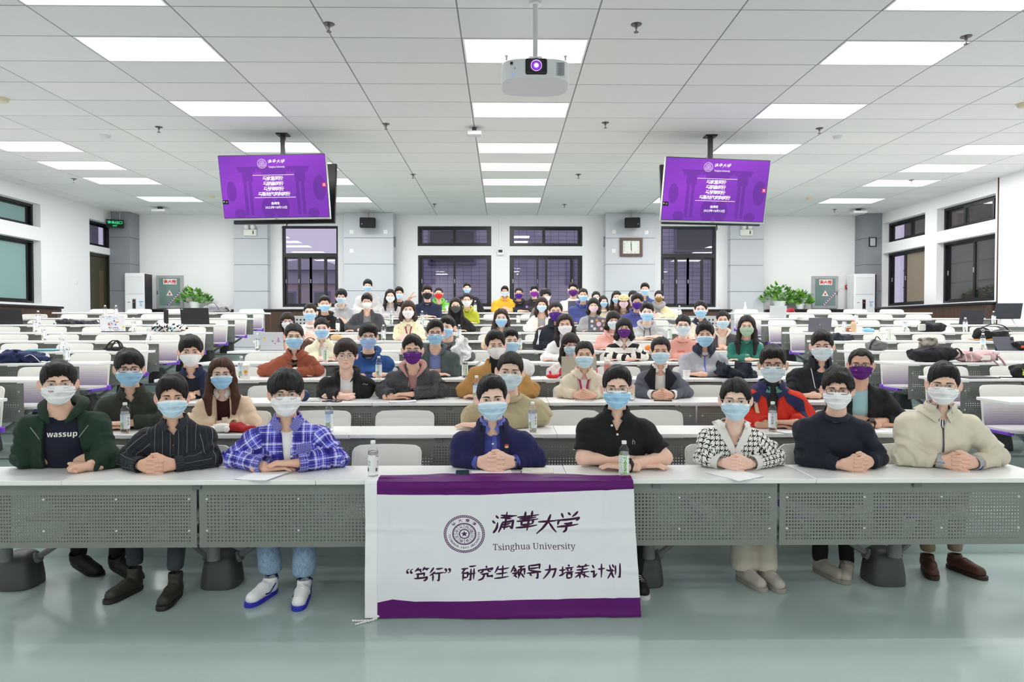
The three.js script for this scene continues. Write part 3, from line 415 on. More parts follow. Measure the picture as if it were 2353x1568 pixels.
function headGeo(lod, fem) { return memo(`head${lod}${fem}`, () => paint(netMesh(HEADF[fem], [-0.11, -0.215, -0.125], [0.11, 0.135, 0.13], CELL.head[lod]), (x, y, z) => {
  const lip = Math.max(0, 1 - Math.hypot(x / 0.024, (y + 0.066) / 0.0115) ** 3) * (z > 0.07 ? 1 : 0), warm = Math.max(0, 1 - Math.hypot((Math.abs(x) - 0.04) / 0.03, (y + 0.03) / 0.03)) * (z > 0 ? 0.5 : 0) + (Math.abs(x) > 0.074 ? 0.7 : 0) + Math.max(0, 1 - Math.hypot(x / 0.014, (y + 0.03) / 0.016)) * (z > 0.09 ? 0.4 : 0);
  return [1 - lip * 0.12, 1 - lip * 0.5 - warm * 0.16, 1 - lip * 0.45 - warm * 0.17];
})); }
// a thin piece laid on a surface: a quad of front-view corners [tl, tr, br, bl], carried back along z to the field
let layMin = -0.8;                                          // how far back a laid piece may reach
function lay(f, corners, nu, nv, off, thick, z0 = 0.4, shape) {
  const P = [], uv = [], id = [], G = (u, v) => { const [a, b, c, d] = corners, q = (i) => (a[i] * (1 - u) + b[i] * u) * (1 - v) + (d[i] * (1 - u) + c[i] * u) * v; let x = q(0), y = q(1); if (shape) [x, y] = shape(x, y, u, v); let z = z0; for (let n = 0; n < 220; n++) { const d2 = f(x, y, z) - off; if (d2 < 0.0006) break; z -= Math.max(0.0007, d2 * 0.7); if (z < layMin) { z = layMin; break; } } return [x, y, z]; };
  for (let j = 0; j <= nv; j++) for (let i = 0; i <= nu; i++) { const [x, y, z] = G(i / nu, j / nv); P.push(x, y, z + thick); uv.push(i / nu, 1 - j / nv); }
  const w = nu + 1; for (let j = 0; j < nv; j++) for (let i = 0; i < nu; i++) { const a = j * w + i; id.push(a, a + w, a + 1, a + 1, a + w, a + w + 1); }
  const rim = []; for (let i = 0; i <= nu; i++) rim.push(i); for (let j = 1; j <= nv; j++) rim.push(j * w + nu); for (let i = nu - 1; i >= 0; i--) rim.push(nv * w + i); for (let j = nv - 1; j > 0; j--) rim.push(j * w);
  const base = P.length / 3; for (const k of rim) { P.push(P[k * 3], P[k * 3 + 1], P[k * 3 + 2]); uv.push(uv[k * 2], uv[k * 2 + 1]); } for (const k of rim) { P.push(P[k * 3], P[k * 3 + 1], P[k * 3 + 2] - thick - 0.006); uv.push(uv[k * 2], uv[k * 2 + 1]); }
  const m = rim.length; for (let i = 0; i < m; i++) { const a = base + i, b = base + (i + 1) % m; id.push(a, b, a + m, b, b + m, a + m); }
  const g = new THREE.BufferGeometry(); g.setAttribute('position', new THREE.BufferAttribute(new Float32Array(P), 3)); g.setAttribute('uv', new THREE.BufferAttribute(new Float32Array(uv), 2)); g.setIndex(id); g.computeVertexNormals(); return g;
}
// ---- eyes and brows
const eyeMat = new THREE.MeshPhysicalMaterial({ roughness: 0.25, map: canvasTex(128, 64, (g, w, h) => { g.fillStyle = '#d9d2cb'; g.fillRect(0, 0, w, h); g.fillStyle = '#c9a79a'; g.fillRect(0, 0, 12, h); g.fillRect(w - 12, 0, 12, h); g.fillStyle = '#1c120d'; g.beginPath(); g.arc(w / 2, h * 0.46, 25, 0, 7); g.fill(); g.fillStyle = '#050404'; g.beginPath(); g.arc(w / 2, h * 0.46, 11, 0, 7); g.fill(); g.fillStyle = '#fff'; g.beginPath(); g.arc(w / 2 + 8, h * 0.3, 4, 0, 7); g.fill(); g.fillStyle = '#171010'; g.fillRect(0, 0, w, 13); g.fillStyle = 'rgba(90,50,45,.6)'; g.fillRect(0, h - 6, w, 6); }) });
const browMat = std('#15100e', 0.85);
function eyeGeo(s, lod, fem) { return memo(`eye${s}${lod}${fem}`, () => { const q = lod < 2 ? [10, 4] : [4, 2]; return lay(HEADF[fem], [[s * 0.031 - 0.0155, 0.0062], [s * 0.031 + 0.0155, 0.0062], [s * 0.031 + 0.0155, -0.006], [s * 0.031 - 0.0155, -0.006]], q[0], q[1], 0.0003, 0.0006, 0.16, (x, y, u) => { const e = Math.pow(Math.max(0.02, 1 - (2 * u - 1) ** 2), 0.55); return [x, (y + 0.0005) * e * (fem ? 1.08 : 0.96) - 0.0005 + s * (2 * u - 1) * 0.0008]; }); }); }
function browGeo(s, lod, fem, w = 1) { return memo(`brow${s}${lod}${fem}${w}`, () => { const x0 = s * 0.013, x1 = s * 0.052, T = 0.0062 * w, q = s > 0 ? [[x0, 0.0225], [x1, 0.0185], [x1, 0.0165], [x0, 0.0225 - T]] : [[x1, 0.0185], [x0, 0.0225], [x0, 0.0225 - T], [x1, 0.0165]]; return lay(HEADF[fem], q, lod < 2 ? 8 : 4, 2, 0.0006, 0.0016, 0.16, (x, y) => [x, y + 0.0042 * Math.sin(Math.min(1, (Math.abs(x) - 0.013) / 0.039) * 2.7)]); }); }
// ---- face masks
const MASKF = (() => { const a = ell([0, -0.048, 0.026], [0.0645, 0.082, 0.075]), b = cap([0, 0.0, 0.088], [0, -0.036, 0.107], 0.011, 0.013), c = ell([0, -0.098, 0.058], [0.03, 0.024, 0.026]), e = ell([0.037, -0.034, 0.056], [0.031, 0.03, 0.0315]), h = ell([-0.037, -0.034, 0.056], [0.031, 0.03, 0.0315]), j = ell([0, -0.038, 0.02], [0.0655, 0.082, 0.071]); return (x, y, z) => smin(smin(smin(smin(a(x, y, z), j(x, y, z), 0.01), Math.min(e(x, y, z), h(x, y, z)), 0.025), b(x, y, z), 0.035), c(x, y, z), 0.035); })();
const MASKBEAK = (() => { const b = cap([0, -0.02, 0.085], [0, -0.07, 0.1], 0.03, 0.034); return (x, y, z) => smin(MASKF(x, y, z), b(x, y, z), 0.035); })();
function maskPoint(style, u, v) {
  const th = u * (style === 'beak' ? 1.16 - 0.2 * v : 1.2 - 0.42 * v * v), c = Math.cos(u * Math.PI / 2), top = (style === 'beak' ? -0.03 : -0.022) + 0.016 * Math.pow(c, 2.2), bot = style === 'beak' ? -0.055 - 0.072 * Math.pow(c, 0.8) : -0.086 - 0.042 * Math.pow(c, 0.75), y = top + (bot - top) * v, F = style === 'beak' ? MASKBEAK : MASKF, sx = Math.sin(th), cz = Math.cos(th);
  let r = 0.2; for (let n = 0; n < 120; n++) { const d = F(sx * r, y, cz * r) - 0.0035; if (d < 0.0004) break; r -= Math.max(0.0005, d * 0.7); if (r < 0.02) break; }
  if (style !== 'beak') { const q = v * 3.3, fr = q - Math.floor(q), fade = Math.min(1, v * 6) * Math.min(1, (1 - v) * 6); r += fade * (0.0062 * (0.5 - fr) * (0.45 + Math.abs(u)) + 0.003 * Math.sin(Math.abs(u) * 9 + v * 8) * Math.abs(u) + 0.0014 * noise3(u * 5 + 3, v * 9, 4)); } else r += 0.004 * Math.exp(-(u * u) * 260) * (v > 0.15 ? 1 : 0);
  return [sx * r, y, cz * r];
}
function maskGeo(style, lod, col, edge) { return memo(`mask${style}${lod}${col}${edge}`, () => {
  const nu = [40, 30, 18, 12][lod], nv = [30, 20, 12, 8][lod], P = [], C = [], id = [], a = lin(col), b = lin(edge ?? col), uv = [];
  for (let j = 0; j <= nv; j++) for (let i = 0; i <= nu; i++) { const u = i / nu * 2 - 1, v = j / nv; P.push(...maskPoint(style, u, v)); uv.push(i / nu, 1 - v); const q = v < 0.13 || v > 0.95 || Math.abs(u) > 0.95 ? b : a; C.push(q.r, q.g, q.b); }
  for (let j = 0; j < nv; j++) for (let i = 0; i < nu; i++) { const k = j * (nu + 1) + i; id.push(k, k + nu + 1, k + 1, k + 1, k + nu + 1, k + nu + 2); }
  const g = new THREE.BufferGeometry(); g.setAttribute('position', new THREE.BufferAttribute(new Float32Array(P), 3)); g.setAttribute('color', new THREE.BufferAttribute(new Float32Array(C), 3)); g.setAttribute('uv', new THREE.BufferAttribute(new Float32Array(uv), 2)); g.setIndex(id); g.computeVertexNormals(); return g;
}); }
const maskMat = new THREE.MeshPhysicalMaterial({ vertexColors: true, roughness: 0.75, side: THREE.DoubleSide });
function loopGeo(s, style, lod) { return memo(`loop${s}${style}${lod}`, () => { const a = maskPoint(style, s * 0.97, 0.04), b = maskPoint(style, s * 0.97, 0.96), n = lod < 2 ? 16 : 8; return tube([a, [s * 0.0785, -0.002, 0.024], [s * 0.0855, 0.012, -0.012], [s * 0.0845, -0.012, -0.026], [s * 0.082, -0.04, -0.012], [s * 0.075, -0.056, 0.018], b], 0.0017, n, lod < 2 ? 5 : 4); }); }
// ---- spectacles
const lensMat = new THREE.MeshPhysicalMaterial({ color: 0xffffff, transmission: 1, thickness: 0, roughness: 0, ior: 1.5 });
function glassesGeo(style, lod) { return memo(`gl${style}${lod}`, () => {
  const [hw, hh, r, pow] = { round: [0.0225, 0.0195, 0.0010, 2.2], wire: [0.0235, 0.0175, 0.0008, 2.6], rect: [0.0245, 0.0165, 0.0017, 4], big: [0.0265, 0.0225, 0.0012, 2.6], thick: [0.0245, 0.0185, 0.0026, 3] }[style], g = [], n = lod < 2 ? 28 : 14, lens = [];
  const zz = (x) => 0.1115 - x * x * 4.2;
  for (const s of [-1, 1]) {
    const c = []; for (let i = 0; i < n; i++) { const t = i / n * Math.PI * 2, ct = Math.cos(t), st = Math.sin(t), x = s * 0.033 + Math.sign(ct) * Math.pow(Math.abs(ct), 2 / pow) * hw, y = -0.003 + Math.sign(st) * Math.pow(Math.abs(st), 2 / pow) * hh; c.push([x, y, zz(x)]); }
    g.push(tube(c, r, n, lod < 2 ? 6 : 4, true)); g.push(tube([[s * (0.033 + hw), 0.004, zz(0.033 + hw)], [s * 0.0765, 0.006, 0.06], [s * 0.0815, 0.007, 0.01], [s * 0.0825, 0.004, -0.018]], r, lod < 2 ? 10 : 5, 5));
    const m = c.length, P = [s * 0.033, -0.003, zz(0.033) + 0.0006], id = []; c.forEach((q) => P.push(...q)); for (let i = 0; i < m; i++) id.push(0, 1 + i, 1 + (i + 1) % m); const L = new THREE.BufferGeometry(); L.setAttribute('position', new THREE.BufferAttribute(new Float32Array(P), 3)); L.setAttribute('uv', new THREE.BufferAttribute(new Float32Array(P.length / 3 * 2), 2)); L.setIndex(id); L.computeVertexNormals(); lens.push(L);
  }
  g.push(tube([[-0.033 + hw, 0.002, zz(0.0105)], [0, 0.006, zz(0) + 0.001], [0.033 - hw, 0.002, zz(0.0105)]], r, 8, 5)); return { rim: join(g), lens };
}); }
// ---- hair
function hairField(o) {
  const { top = 0.02, side = 0.009, line = 0.045, jag = 0.006, part: pt = 0, quiff = 0, long = 0, nape = 0, seed = 1, curl = 0, bun = 0, cutW = 0.0735, parted = 0, front = 0.006, widow = 0 } = o;
  const base = ell([0, 0.03 + top * 0.35, -0.014], [0.0755 + side, 0.092 + top * 0.75, 0.095 + side * 0.9 + front * 0.3]), quif = ell([pt * 0.015, 0.092, 0.045], [0.058, 0.026 + quiff, 0.05]), strand = [];
  if (long > 0) for (const s of [-1, 1]) { const L = long, w = o.thin ? 0.75 : 1; strand.push(cap([s * 0.066, 0.045, 0.0], [s * 0.083, -0.06, 0.008], 0.024 * w, 0.026 * w), cap([s * 0.083, -0.06, 0.008], [s * (0.088 + 0.012 * L), -0.09 - L * 0.12, 0.02 + 0.03 * L], 0.026 * w, 0.032 * w), cap([s * (0.088 + 0.012 * L), -0.09 - L * 0.12, 0.02 + 0.03 * L], [s * (0.085 + 0.0 * L), -0.1 - L * 0.26, 0.025 + 0.055 * L], 0.032 * w, 0.018 * w)); }
  const back = long > 0 ? ell([0, -0.05 - long * 0.09, -0.06], [0.09, 0.1 + long * 0.12, 0.04]) : null, tail = bun ? (bun > 0 ? ell([0, 0.02, -0.118], [0.034, 0.034, 0.034]) : cap([0, 0.0, -0.112], [0, -0.12, -0.125], 0.026, 0.014)) : null;
  return (x, y, z) => {
    let d = base(x, y, z); if (quiff) d = smin(d, quif(x, y, z), 0.025);
    d += parted ? 0.006 * Math.exp(-(((x - pt * 0.03) / 0.006) ** 2)) * (y > 0.05 ? 1 : 0) : 0;
    const jg = jag * (noise3(x * 70 + seed * 7, seed * 3.1, z * 12) + 0.6 * noise3(x * 190, seed * 5, 1.3)) + pt * x * 0.22 - widow * Math.exp(-((x / 0.022) ** 2));
    const cy = line - 0.118, ex = x / cutW, ey = (y - cy - jg) / 0.118, ez = (z - 0.105) / 0.105, k2 = Math.pow(Math.pow(Math.abs(ex), 3.4) + Math.pow(Math.abs(ey), 3.4), 1 / 3.4), k0 = Math.sqrt(k2 * k2 + ez * ez), face = (k0 - 1) * 0.07;
    d = smax(d, -face, 0.005);
    if (!long) { const cut = -0.014 - (0.035 - z) * (0.5 + nape) + 0.004 * noise3(x * 90, seed, z * 90); d = smax(d, cut - y, 0.006); }
    else d = smax(d, -0.06 - y, 0.03);
    if (!long) { const s = Math.abs(x) - 0.09, e = Math.sqrt(s * s + (y + 0.016) ** 2 + (z + 0.006) ** 2) - 0.03; d = smax(d, -e, 0.006); }
    if (long) { for (const f of strand) d = smin(d, f(x, y, z), 0.02); d = smin(d, back(x, y, z), 0.03); d = smax(d, -smax(face, -y - 0.1, 0.02), 0.006); }
    if (tail) d = smin(d, tail(x, y, z), 0.012);
    const sn = noise3(x * 120 + seed, y * (long ? 14 : 45), z * (long ? 60 : 40)) * 0.0016 + noise3(x * 34 + seed * 2, y * (long ? 8 : 16), z * 22) * 0.0034;
    if (!long) d -= 0.0045 * noise3(x * 44 + seed, y * 20, z * 44) * Math.max(0, (y - 0.03) * 9);
    return d - sn * (1 + curl * 1.6) - 0.0034 * noise3(Math.atan2(x, z) * 13 + seed, y * (long ? 2 : 7), seed) * (y < 0.11 ? 1 : 0.4) - (curl ? curl * 0.006 * noise3(x * 75, y * 75 + seed, z * 75) : 0);
  };
}
function hairGeo(o, lod) { return memo('hair' + lod + JSON.stringify(o), () => { const g = netMesh(hairField(o), [-0.16, o.long ? -0.12 - o.long * 0.32 : -0.15, -0.17], [0.16, 0.19, 0.15], CELL.hair[lod], 1.5); const p = g.attributes.position, uv = new Float32Array(p.count * 2); for (let i = 0; i < p.count; i++) { uv[i * 2] = Math.atan2(p.getX(i), p.getZ(i)) * 0.4 + p.getX(i) * 2; uv[i * 2 + 1] = p.getY(i); } g.setAttribute('uv', new THREE.BufferAttribute(uv, 2)); return g; }); }
const strandBump = noiseTex(256, (u, v) => { let s = 0; for (const k of [19, 43, 90]) s += noise3(Math.cos(u * 6.283) * k / 3, Math.sin(u * 6.283) * k / 3, v * 6) / 3; return 0.5 + 0.5 * s; }, { repeat: [6, 3] });
const hairMat = (c) => memo('hm' + c, () => new THREE.MeshPhysicalMaterial({ color: c, roughness: 0.46, bumpMap: strandBump, bumpScale: 0.0022, specularIntensity: 0.7 }));
// ---- hands
function handField(type, s) {
  const F = [];
  if (type === 'clasp') {
    const hands = []; for (const h of [-1, 1]) {
      const L = [], o = h * 0.0061; L.push([cap([h * 0.112, -0.006, -0.04], [h * 0.085, -0.002, -0.022], 0.025, 0.026), 0]);
      for (let i = 0; i < 4; i++) L.push([cap([h * 0.088, 0.016 - i * 0.011, -0.018], [h * 0.026, 0.036 - i * 0.0243 + o, 0.02], 0.018, 0.0112), 0.012]);
      L.push([cap([h * 0.07, 0.018, -0.008], [h * 0.032, 0.049, 0.002], 0.017, 0.0125), 0.014]);
      const hand = []; for (let i = 0; i < 4; i++) { const y = 0.036 - i * 0.0243 + o; hand.push([cap([h * 0.026, y, 0.02], [-h * 0.01, y - 0.001, 0.036], 0.0108, 0.0086), cap([-h * 0.01, y - 0.001, 0.036], [-h * 0.042, y - 0.004, 0.0245], 0.0086, 0.0074)]); }
      const th = [cap([h * 0.032, 0.049, 0.002], [h * 0.006, 0.061 + o * 0.9, 0.01], 0.0125, 0.0102), cap([h * 0.006, 0.061 + o * 0.9, 0.01], [-h * 0.02, 0.06 + o * 1.2, 0.016], 0.0102, 0.0082)];
      hands.push({ L, hand, th });
    }
    return (x, y, z) => { let d = 1; for (const { L, hand, th } of hands) { let q = 1; for (const [f, k] of L) q = k ? smin(q, f(x, y, z), k) : f(x, y, z); for (const [a, b] of hand) q = smin(q, smin(a(x, y, z), b(x, y, z), 0.003), 0.006); q = smin(q, smin(th[0](x, y, z), th[1](x, y, z), 0.004), 0.006); d = Math.min(d, q); } return d; };
  }
  const zs = [0.03, 0.0105, -0.0095, -0.0285], Ls = [0.072, 0.08, 0.075, 0.058];
  F.push([cap([-0.05, 0.022, 0], [0.005, 0.02, 0], 0.024, 0.023), 0]);
  for (let i = 0; i < 4; i++) {
    const z = s * zs[i];
    if (type === 'flat') { F.push([cap([0.005, 0.02, z * 0.45], [0.085, 0.022, z], 0.018, 0.011), 0.012]); F.push([cap([0.085, 0.022, z], [0.085 + Ls[i] * 0.5, 0.023, z * 1.1], 0.0105, 0.0092), 0.004]); F.push([cap([0.085 + Ls[i] * 0.5, 0.023, z * 1.1], [0.085 + Ls[i], 0.009, z * 1.12], 0.0092, 0.0078), 0.003]); }
    else { F.push([cap([0.005, 0.028, z * 0.5], [0.078, 0.042 - Math.abs(i - 1) * 0.003, z * 1.02], 0.019, 0.0125), 0.012]); F.push([cap([0.078, 0.042 - Math.abs(i - 1) * 0.003, z * 1.02], [0.1, 0.02, z * 1.0], 0.0118, 0.0105), 0.004]); F.push([cap([0.1, 0.02, z], [0.07, 0.006, z * 0.95], 0.0105, 0.009), 0.003]); F.push([ell([0.05, 0.02, 0], [0.035, 0.02, 0.03]), 0.01]); }
  }
  if (type === 'flat') { F.push([cap([0.02, 0.018, s * 0.02], [0.058, 0.014, s * 0.052], 0.016, 0.012), 0.012]); F.push([cap([0.058, 0.014, s * 0.052], [0.09, 0.011, s * 0.06], 0.0115, 0.009), 0.004]); }
  else { F.push([cap([0.02, 0.03, s * 0.026], [0.062, 0.04, s * 0.046], 0.016, 0.0125), 0.012]); F.push([cap([0.062, 0.04, s * 0.046], [0.098, 0.046, s * 0.036], 0.012, 0.0092), 0.004]); }
  return (x, y, z) => { let d = 1; for (const [f, k] of F) d = k ? smin(d, f(x, y, z), k) : f(x, y, z); return d; };
}
function handGeo(type, s, lod) { return memo(`hand${type}${s}${lod}`, () => netMesh(handField(type, s), type === 'clasp' ? [-0.16, -0.062, -0.085] : [-0.08, -0.02, -0.08], type === 'clasp' ? [0.16, 0.085, 0.06] : [0.18, 0.075, 0.08], CELL.hand[lod])); }
// ---- cloth textures; uv in metres
const clothBump = noiseTex(128, (u, v) => 0.5 + 0.25 * Math.sin(u * 6.283 * 32) * Math.sin(v * 6.283 * 32) + 0.25 * noise3(u * 60, v * 60, 2), { repeat: [28, 28] });
const TEX = {
  plaid: () => canvasTex(256, 256, (g, w, h) => { g.fillStyle = '#3a36b8'; g.fillRect(0, 0, w, h); const b = (x, t, c) => { g.fillStyle = c; g.fillRect(x, 0, t, h); g.fillRect(0, x, w, t); }; b(0, 62, 'rgba(150,165,245,.42)'); b(96, 50, 'rgba(30,22,110,.5)'); b(168, 40, 'rgba(215,222,255,.42)'); b(26, 9, 'rgba(250,250,255,.8)'); b(184, 8, 'rgba(255,255,255,.85)'); b(70, 6, 'rgba(30,16,34,.7)'); b(150, 6, 'rgba(30,16,34,.65)'); b(226, 7, 'rgba(235,240,255,.55)'); }, { repeat: [1 / 0.12, 1 / 0.12] }),
  pinstripe: () => canvasTex(128, 128, (g, w, h) => { g.fillStyle = '#1d2129'; g.fillRect(0, 0, w, h); g.fillStyle = 'rgba(185,190,185,.75)'; g.fillRect(30, 0, 5, h); g.fillStyle = 'rgba(120,125,135,.45)'; g.fillRect(94, 0, 3, h); }, { repeat: [1 / 0.052, 1 / 0.1] }),
  navystripe: () => canvasTex(128, 128, (g, w, h) => { g.fillStyle = '#1b2140'; g.fillRect(0, 0, w, h); g.fillStyle = 'rgba(150,160,185,.55)'; g.fillRect(60, 0, 4, h); }, { repeat: [1 / 0.06, 1 / 0.1] }),
  hound: () => canvasTex(128, 128, (g, w, h) => { g.fillStyle = '#efeee9'; g.fillRect(0, 0, w, h); g.fillStyle = '#0d0d0f'; const P = [[32, 0], [64, 0], [64, 32], [96, 32], [128, 0], [128, 32], [96, 64], [64, 64], [64, 96], [32, 128], [32, 96], [64, 64], [32, 64], [0, 96], [0, 64], [32, 32]]; g.beginPath(); P.forEach((p, i) => g[i ? 'lineTo' : 'moveTo'](...p)); g.fill(); }, { repeat: [1 / 0.032, 1 / 0.032] }),
  bw: () => canvasTex(8, 256, (g, w, h) => { g.fillStyle = '#efece4'; g.fillRect(0, 0, w, h); g.fillStyle = '#131315'; g.fillRect(0, 0, w, 118); }, { repeat: [1, 1 / 0.115] }),
  stripe: () => canvasTex(128, 8, (g, w, h) => { g.fillStyle = '#f2f2f2'; g.fillRect(0, 0, w, h); g.fillStyle = '#1f2433'; g.fillRect(0, 0, 60, h); }, { repeat: [1 / 0.016, 1] }),
  pinkknit: () => canvasTex(64, 128, (g, w, h) => { g.fillStyle = '#efe6df'; g.fillRect(0, 0, w, h); g.fillStyle = '#d8326c'; g.fillRect(0, 0, w, 60); }, { repeat: [1, 1 / 0.16] }),
  speckle: () => canvasTex(128, 128, (g, w, h) => { g.fillStyle = '#c9c6cb'; g.fillRect(0, 0, w, h); const r = rng(5); for (let i = 0; i < 260; i++) { g.fillStyle = r() < 0.5 ? 'rgba(90,86,104,.5)' : 'rgba(250,250,250,.6)'; g.fillRect(r() * w, r() * h, 2 + r() * 5, 2 + r() * 4); } }, { repeat: [8, 8] }),
  floral: () => canvasTex(128, 128, (g, w, h) => { g.fillStyle = '#f1ebc6'; g.fillRect(0, 0, w, h); const r = rng(6); for (let i = 0; i < 26; i++) { g.fillStyle = ['rgba(230,150,140,.55)', 'rgba(150,190,130,.5)', 'rgba(240,200,120,.5)'][r() * 3 | 0]; g.beginPath(); g.arc(r() * w, r() * h, 3 + r() * 6, 0, 7); g.fill(); } }, { repeat: [5, 5] }),
  denim: () => canvasTex(256, 256, (g, w, h) => { g.fillStyle = '#46464a'; g.fillRect(0, 0, w, h); const r = rng(9); for (let i = 0; i < 900; i++) { g.fillStyle = r() < 0.5 ? 'rgba(120,120,124,.12)' : 'rgba(15,15,18,.14)'; const s = 2 + r() * 14; g.fillRect(r() * w, r() * h, s, s * 0.6); } }, { repeat: [3, 3] }),
  jeans: () => canvasTex(128, 128, (g, w, h) => { g.fillStyle = '#8aa4bd'; g.fillRect(0, 0, w, h); const r = rng(10); for (let i = 0; i < 700; i++) { g.fillStyle = r() < 0.5 ? 'rgba(200,215,230,.16)' : 'rgba(60,84,110,.16)'; g.fillRect(r() * w, r() * h, 1 + r() * 3, 3 + r() * 10); } }, { repeat: [5, 5] }),
  camo: () => canvasTex(128, 128, (g, w, h) => { g.fillStyle = '#2f3a2c'; g.fillRect(0, 0, w, h); const r = rng(12); for (let i = 0; i < 30; i++) { g.fillStyle = ['#3d4d3a', '#2a2620', '#55604a'][r() * 3 | 0]; g.beginPath(); g.ellipse(r() * w, r() * h, 8 + r() * 14, 5 + r() * 8, r() * 3, 0, 7); g.fill(); } }, { repeat: [4, 4] }),
};
function clothMat(c, rough = 0.88) { return memo('cloth' + c + rough, () => new THREE.MeshPhysicalMaterial({ ...(TEX[c] ? { map: memo('tex' + c, TEX[c]) } : { color: c }), roughness: rough, bumpMap: clothBump, bumpScale: 0.0006, sheen: 0.25, sheenColor: lin('#999999'), sheenRoughness: 0.6 })); }
const skinMat = (c) => memo('skin' + c, () => new THREE.MeshPhysicalMaterial({ color: lin(c).lerp(lin('#fae3da'), 0.22), roughness: 0.52, vertexColors: true, sheen: 0.15, sheenColor: lin('#ffb8a0'), sheenRoughness: 0.5 }));
function bands(pos, idx, bones) {                          // splits triangles by the bone they follow and gives uv in metres: round the limb, along the limb
  const n = idx.length / 3, P = new Float32Array(idx.length * 3), U = new Float32Array(idx.length * 2);
  const B = bones.map(({ a, b, torso }) => { const d = V(b[0] - a[0], b[1] - a[1], b[2] - a[2]), l = d.length(); d.divideScalar(l); const e = V(0, 1, 0).cross(d); if (e.length() < 0.2) e.set(1, 0, 0); e.normalize(); return { a, d, l, e, f: d.clone().cross(e), torso }; });
  const q = V(0, 0, 0), pick = (x, y, z) => { let best = 0, bd = 1e9; B.forEach((k, i) => { let t = (x - k.a[0]) * k.d.x + (y - k.a[1]) * k.d.y + (z - k.a[2]) * k.d.z; t = Math.min(k.l, Math.max(0, t)); const dd = Math.hypot(x - k.a[0] - k.d.x * t, y - k.a[1] - k.d.y * t, z - k.a[2] - k.d.z * t) - (k.torso ? 0.085 : 0); if (dd < bd) { bd = dd; best = i; } }); return best; };
  for (let t = 0; t < n; t++) {
    let cx = 0, cy = 0, cz = 0; for (let k = 0; k < 3; k++) { const i = idx[t * 3 + k] * 3; cx += pos[i] / 3; cy += pos[i + 1] / 3; cz += pos[i + 2] / 3; }
    const b = B[pick(cx, cy, cz)]; let u0 = null;
    for (let k = 0; k < 3; k++) {
      const i = idx[t * 3 + k] * 3, x = pos[i], y = pos[i + 1], z = pos[i + 2], o = t * 3 + k; P.set([x, y, z], o * 3);
      if (b.torso) U.set([x * 1.12, y - z * 0.15], o * 2);
      else { q.set(x - b.a[0], y - b.a[1], z - b.a[2]); let an = Math.atan2(q.dot(b.f), q.dot(b.e)); if (u0 === null) u0 = an; else { while (an - u0 > Math.PI) an -= 2 * Math.PI; while (an - u0 < -Math.PI) an += 2 * Math.PI; } U.set([an * 0.052, q.dot(b.d)], o * 2); }
    }
  }
  return [P, U];
}
function clothGeo(f, lo, hi, c, bones) {
  const g = netMesh(f, lo, hi, c), idx = g.index.array, pos = g.attributes.position.array, nor = g.attributes.normal.array, [P, U] = bands(pos, idx, bones), N = new Float32Array(idx.length * 3);
  for (let i = 0; i < idx.length; i++) N.set(nor.subarray(idx[i] * 3, idx[i] * 3 + 3), i * 3);
  const o = new THREE.BufferGeometry(); o.setAttribute('position', new THREE.BufferAttribute(P, 3)); o.setAttribute('normal', new THREE.BufferAttribute(N, 3)); o.setAttribute('uv', new THREE.BufferAttribute(U, 2)); return o;
}
function taperTube(pts, r, seg, rad, flat = 1) {           // a tube whose radius r(t) changes along it
  const c = new THREE.CatmullRomCurve3(pts.map((p) => V(...p))), g = new THREE.TubeGeometry(c, seg, 1, rad), p = g.attributes.position, q = V(0, 0, 0);
  for (let i = 0; i <= seg; i++) { c.getPointAt(i / seg, q); const k = r(i / seg); for (let j = 0; j <= rad; j++) { const a = i * (rad + 1) + j; p.setXYZ(a, q.x + (p.getX(a) - q.x) * k, q.y + (p.getY(a) - q.y) * k * flat, q.z + (p.getZ(a) - q.z) * k); } }
  g.computeVertexNormals(); return g;
}
function collarBand(N, S, r0, r1, h, gap, tilt, thick = 0.006, n = 22, sx = 1.12) {   // a band of cloth round the neck, open at the throat
  const P = [], id = []; for (let i = 0; i <= n; i++) { const t = gap + (2 * Math.PI - 2 * gap) * i / n, s = Math.sin(t), c = Math.cos(t); for (const [r, y] of [[r0, 0], [(r0 + r1) / 2 + 0.003, h * 0.55], [r1, h], [r1 - thick, h], [r0 - thick, 0]]) P.push(N[0] + s * r * S * sx, N[1] + (y - tilt * c * (1 - 0.3 * y / h)) * S, N[2] + c * r * S); }
  for (let i = 0; i < n; i++) for (let k = 0; k < 5; k++) { const a = i * 5 + k, b = i * 5 + (k + 1) % 5; id.push(a, b, a + 5, b, b + 5, a + 5); }
  const g = new THREE.BufferGeometry(); g.setAttribute('position', new THREE.BufferAttribute(new Float32Array(P), 3)); g.setIndex(id); g.computeVertexNormals(); const u = new Float32Array(P.length / 3 * 2); for (let i = 0; i < P.length / 3; i++) { u[i * 2] = Math.floor(i / 5) * 0.02; u[i * 2 + 1] = (i % 5) * 0.012; } g.setAttribute('uv', new THREE.BufferAttribute(u, 2)); return g;
}
const shoeUpper = (boot) => memo('shoe' + boot, () => { const a = cap([0, 0.05, -0.085], [0, 0.052, -0.01], 0.037, 0.041), b = cap([0, 0.052, -0.01], [0, 0.038, 0.095], 0.043, 0.039), c = cap([0, 0.05, -0.07], [0, boot ? 0.135 : 0.095, -0.075], 0.038, 0.042), hole = cap([0, boot ? 0.12 : 0.085, -0.073], [0, 0.2, -0.078], 0.034, 0.036); return netMesh((x, y, z) => { let d = smin(smin(a(x, y, z), b(x, y, z), 0.02), c(x, y, z), 0.025); d = smax(d, 0.02 - y, 0.006); d = smax(d, y - (boot ? 0.165 : 0.118) - z * 0.12, 0.006); return smax(d, -hole(x, y, z), 0.006); }, [-0.07, 0, -0.15], [0.07, 0.2, 0.16], 0.0045); });
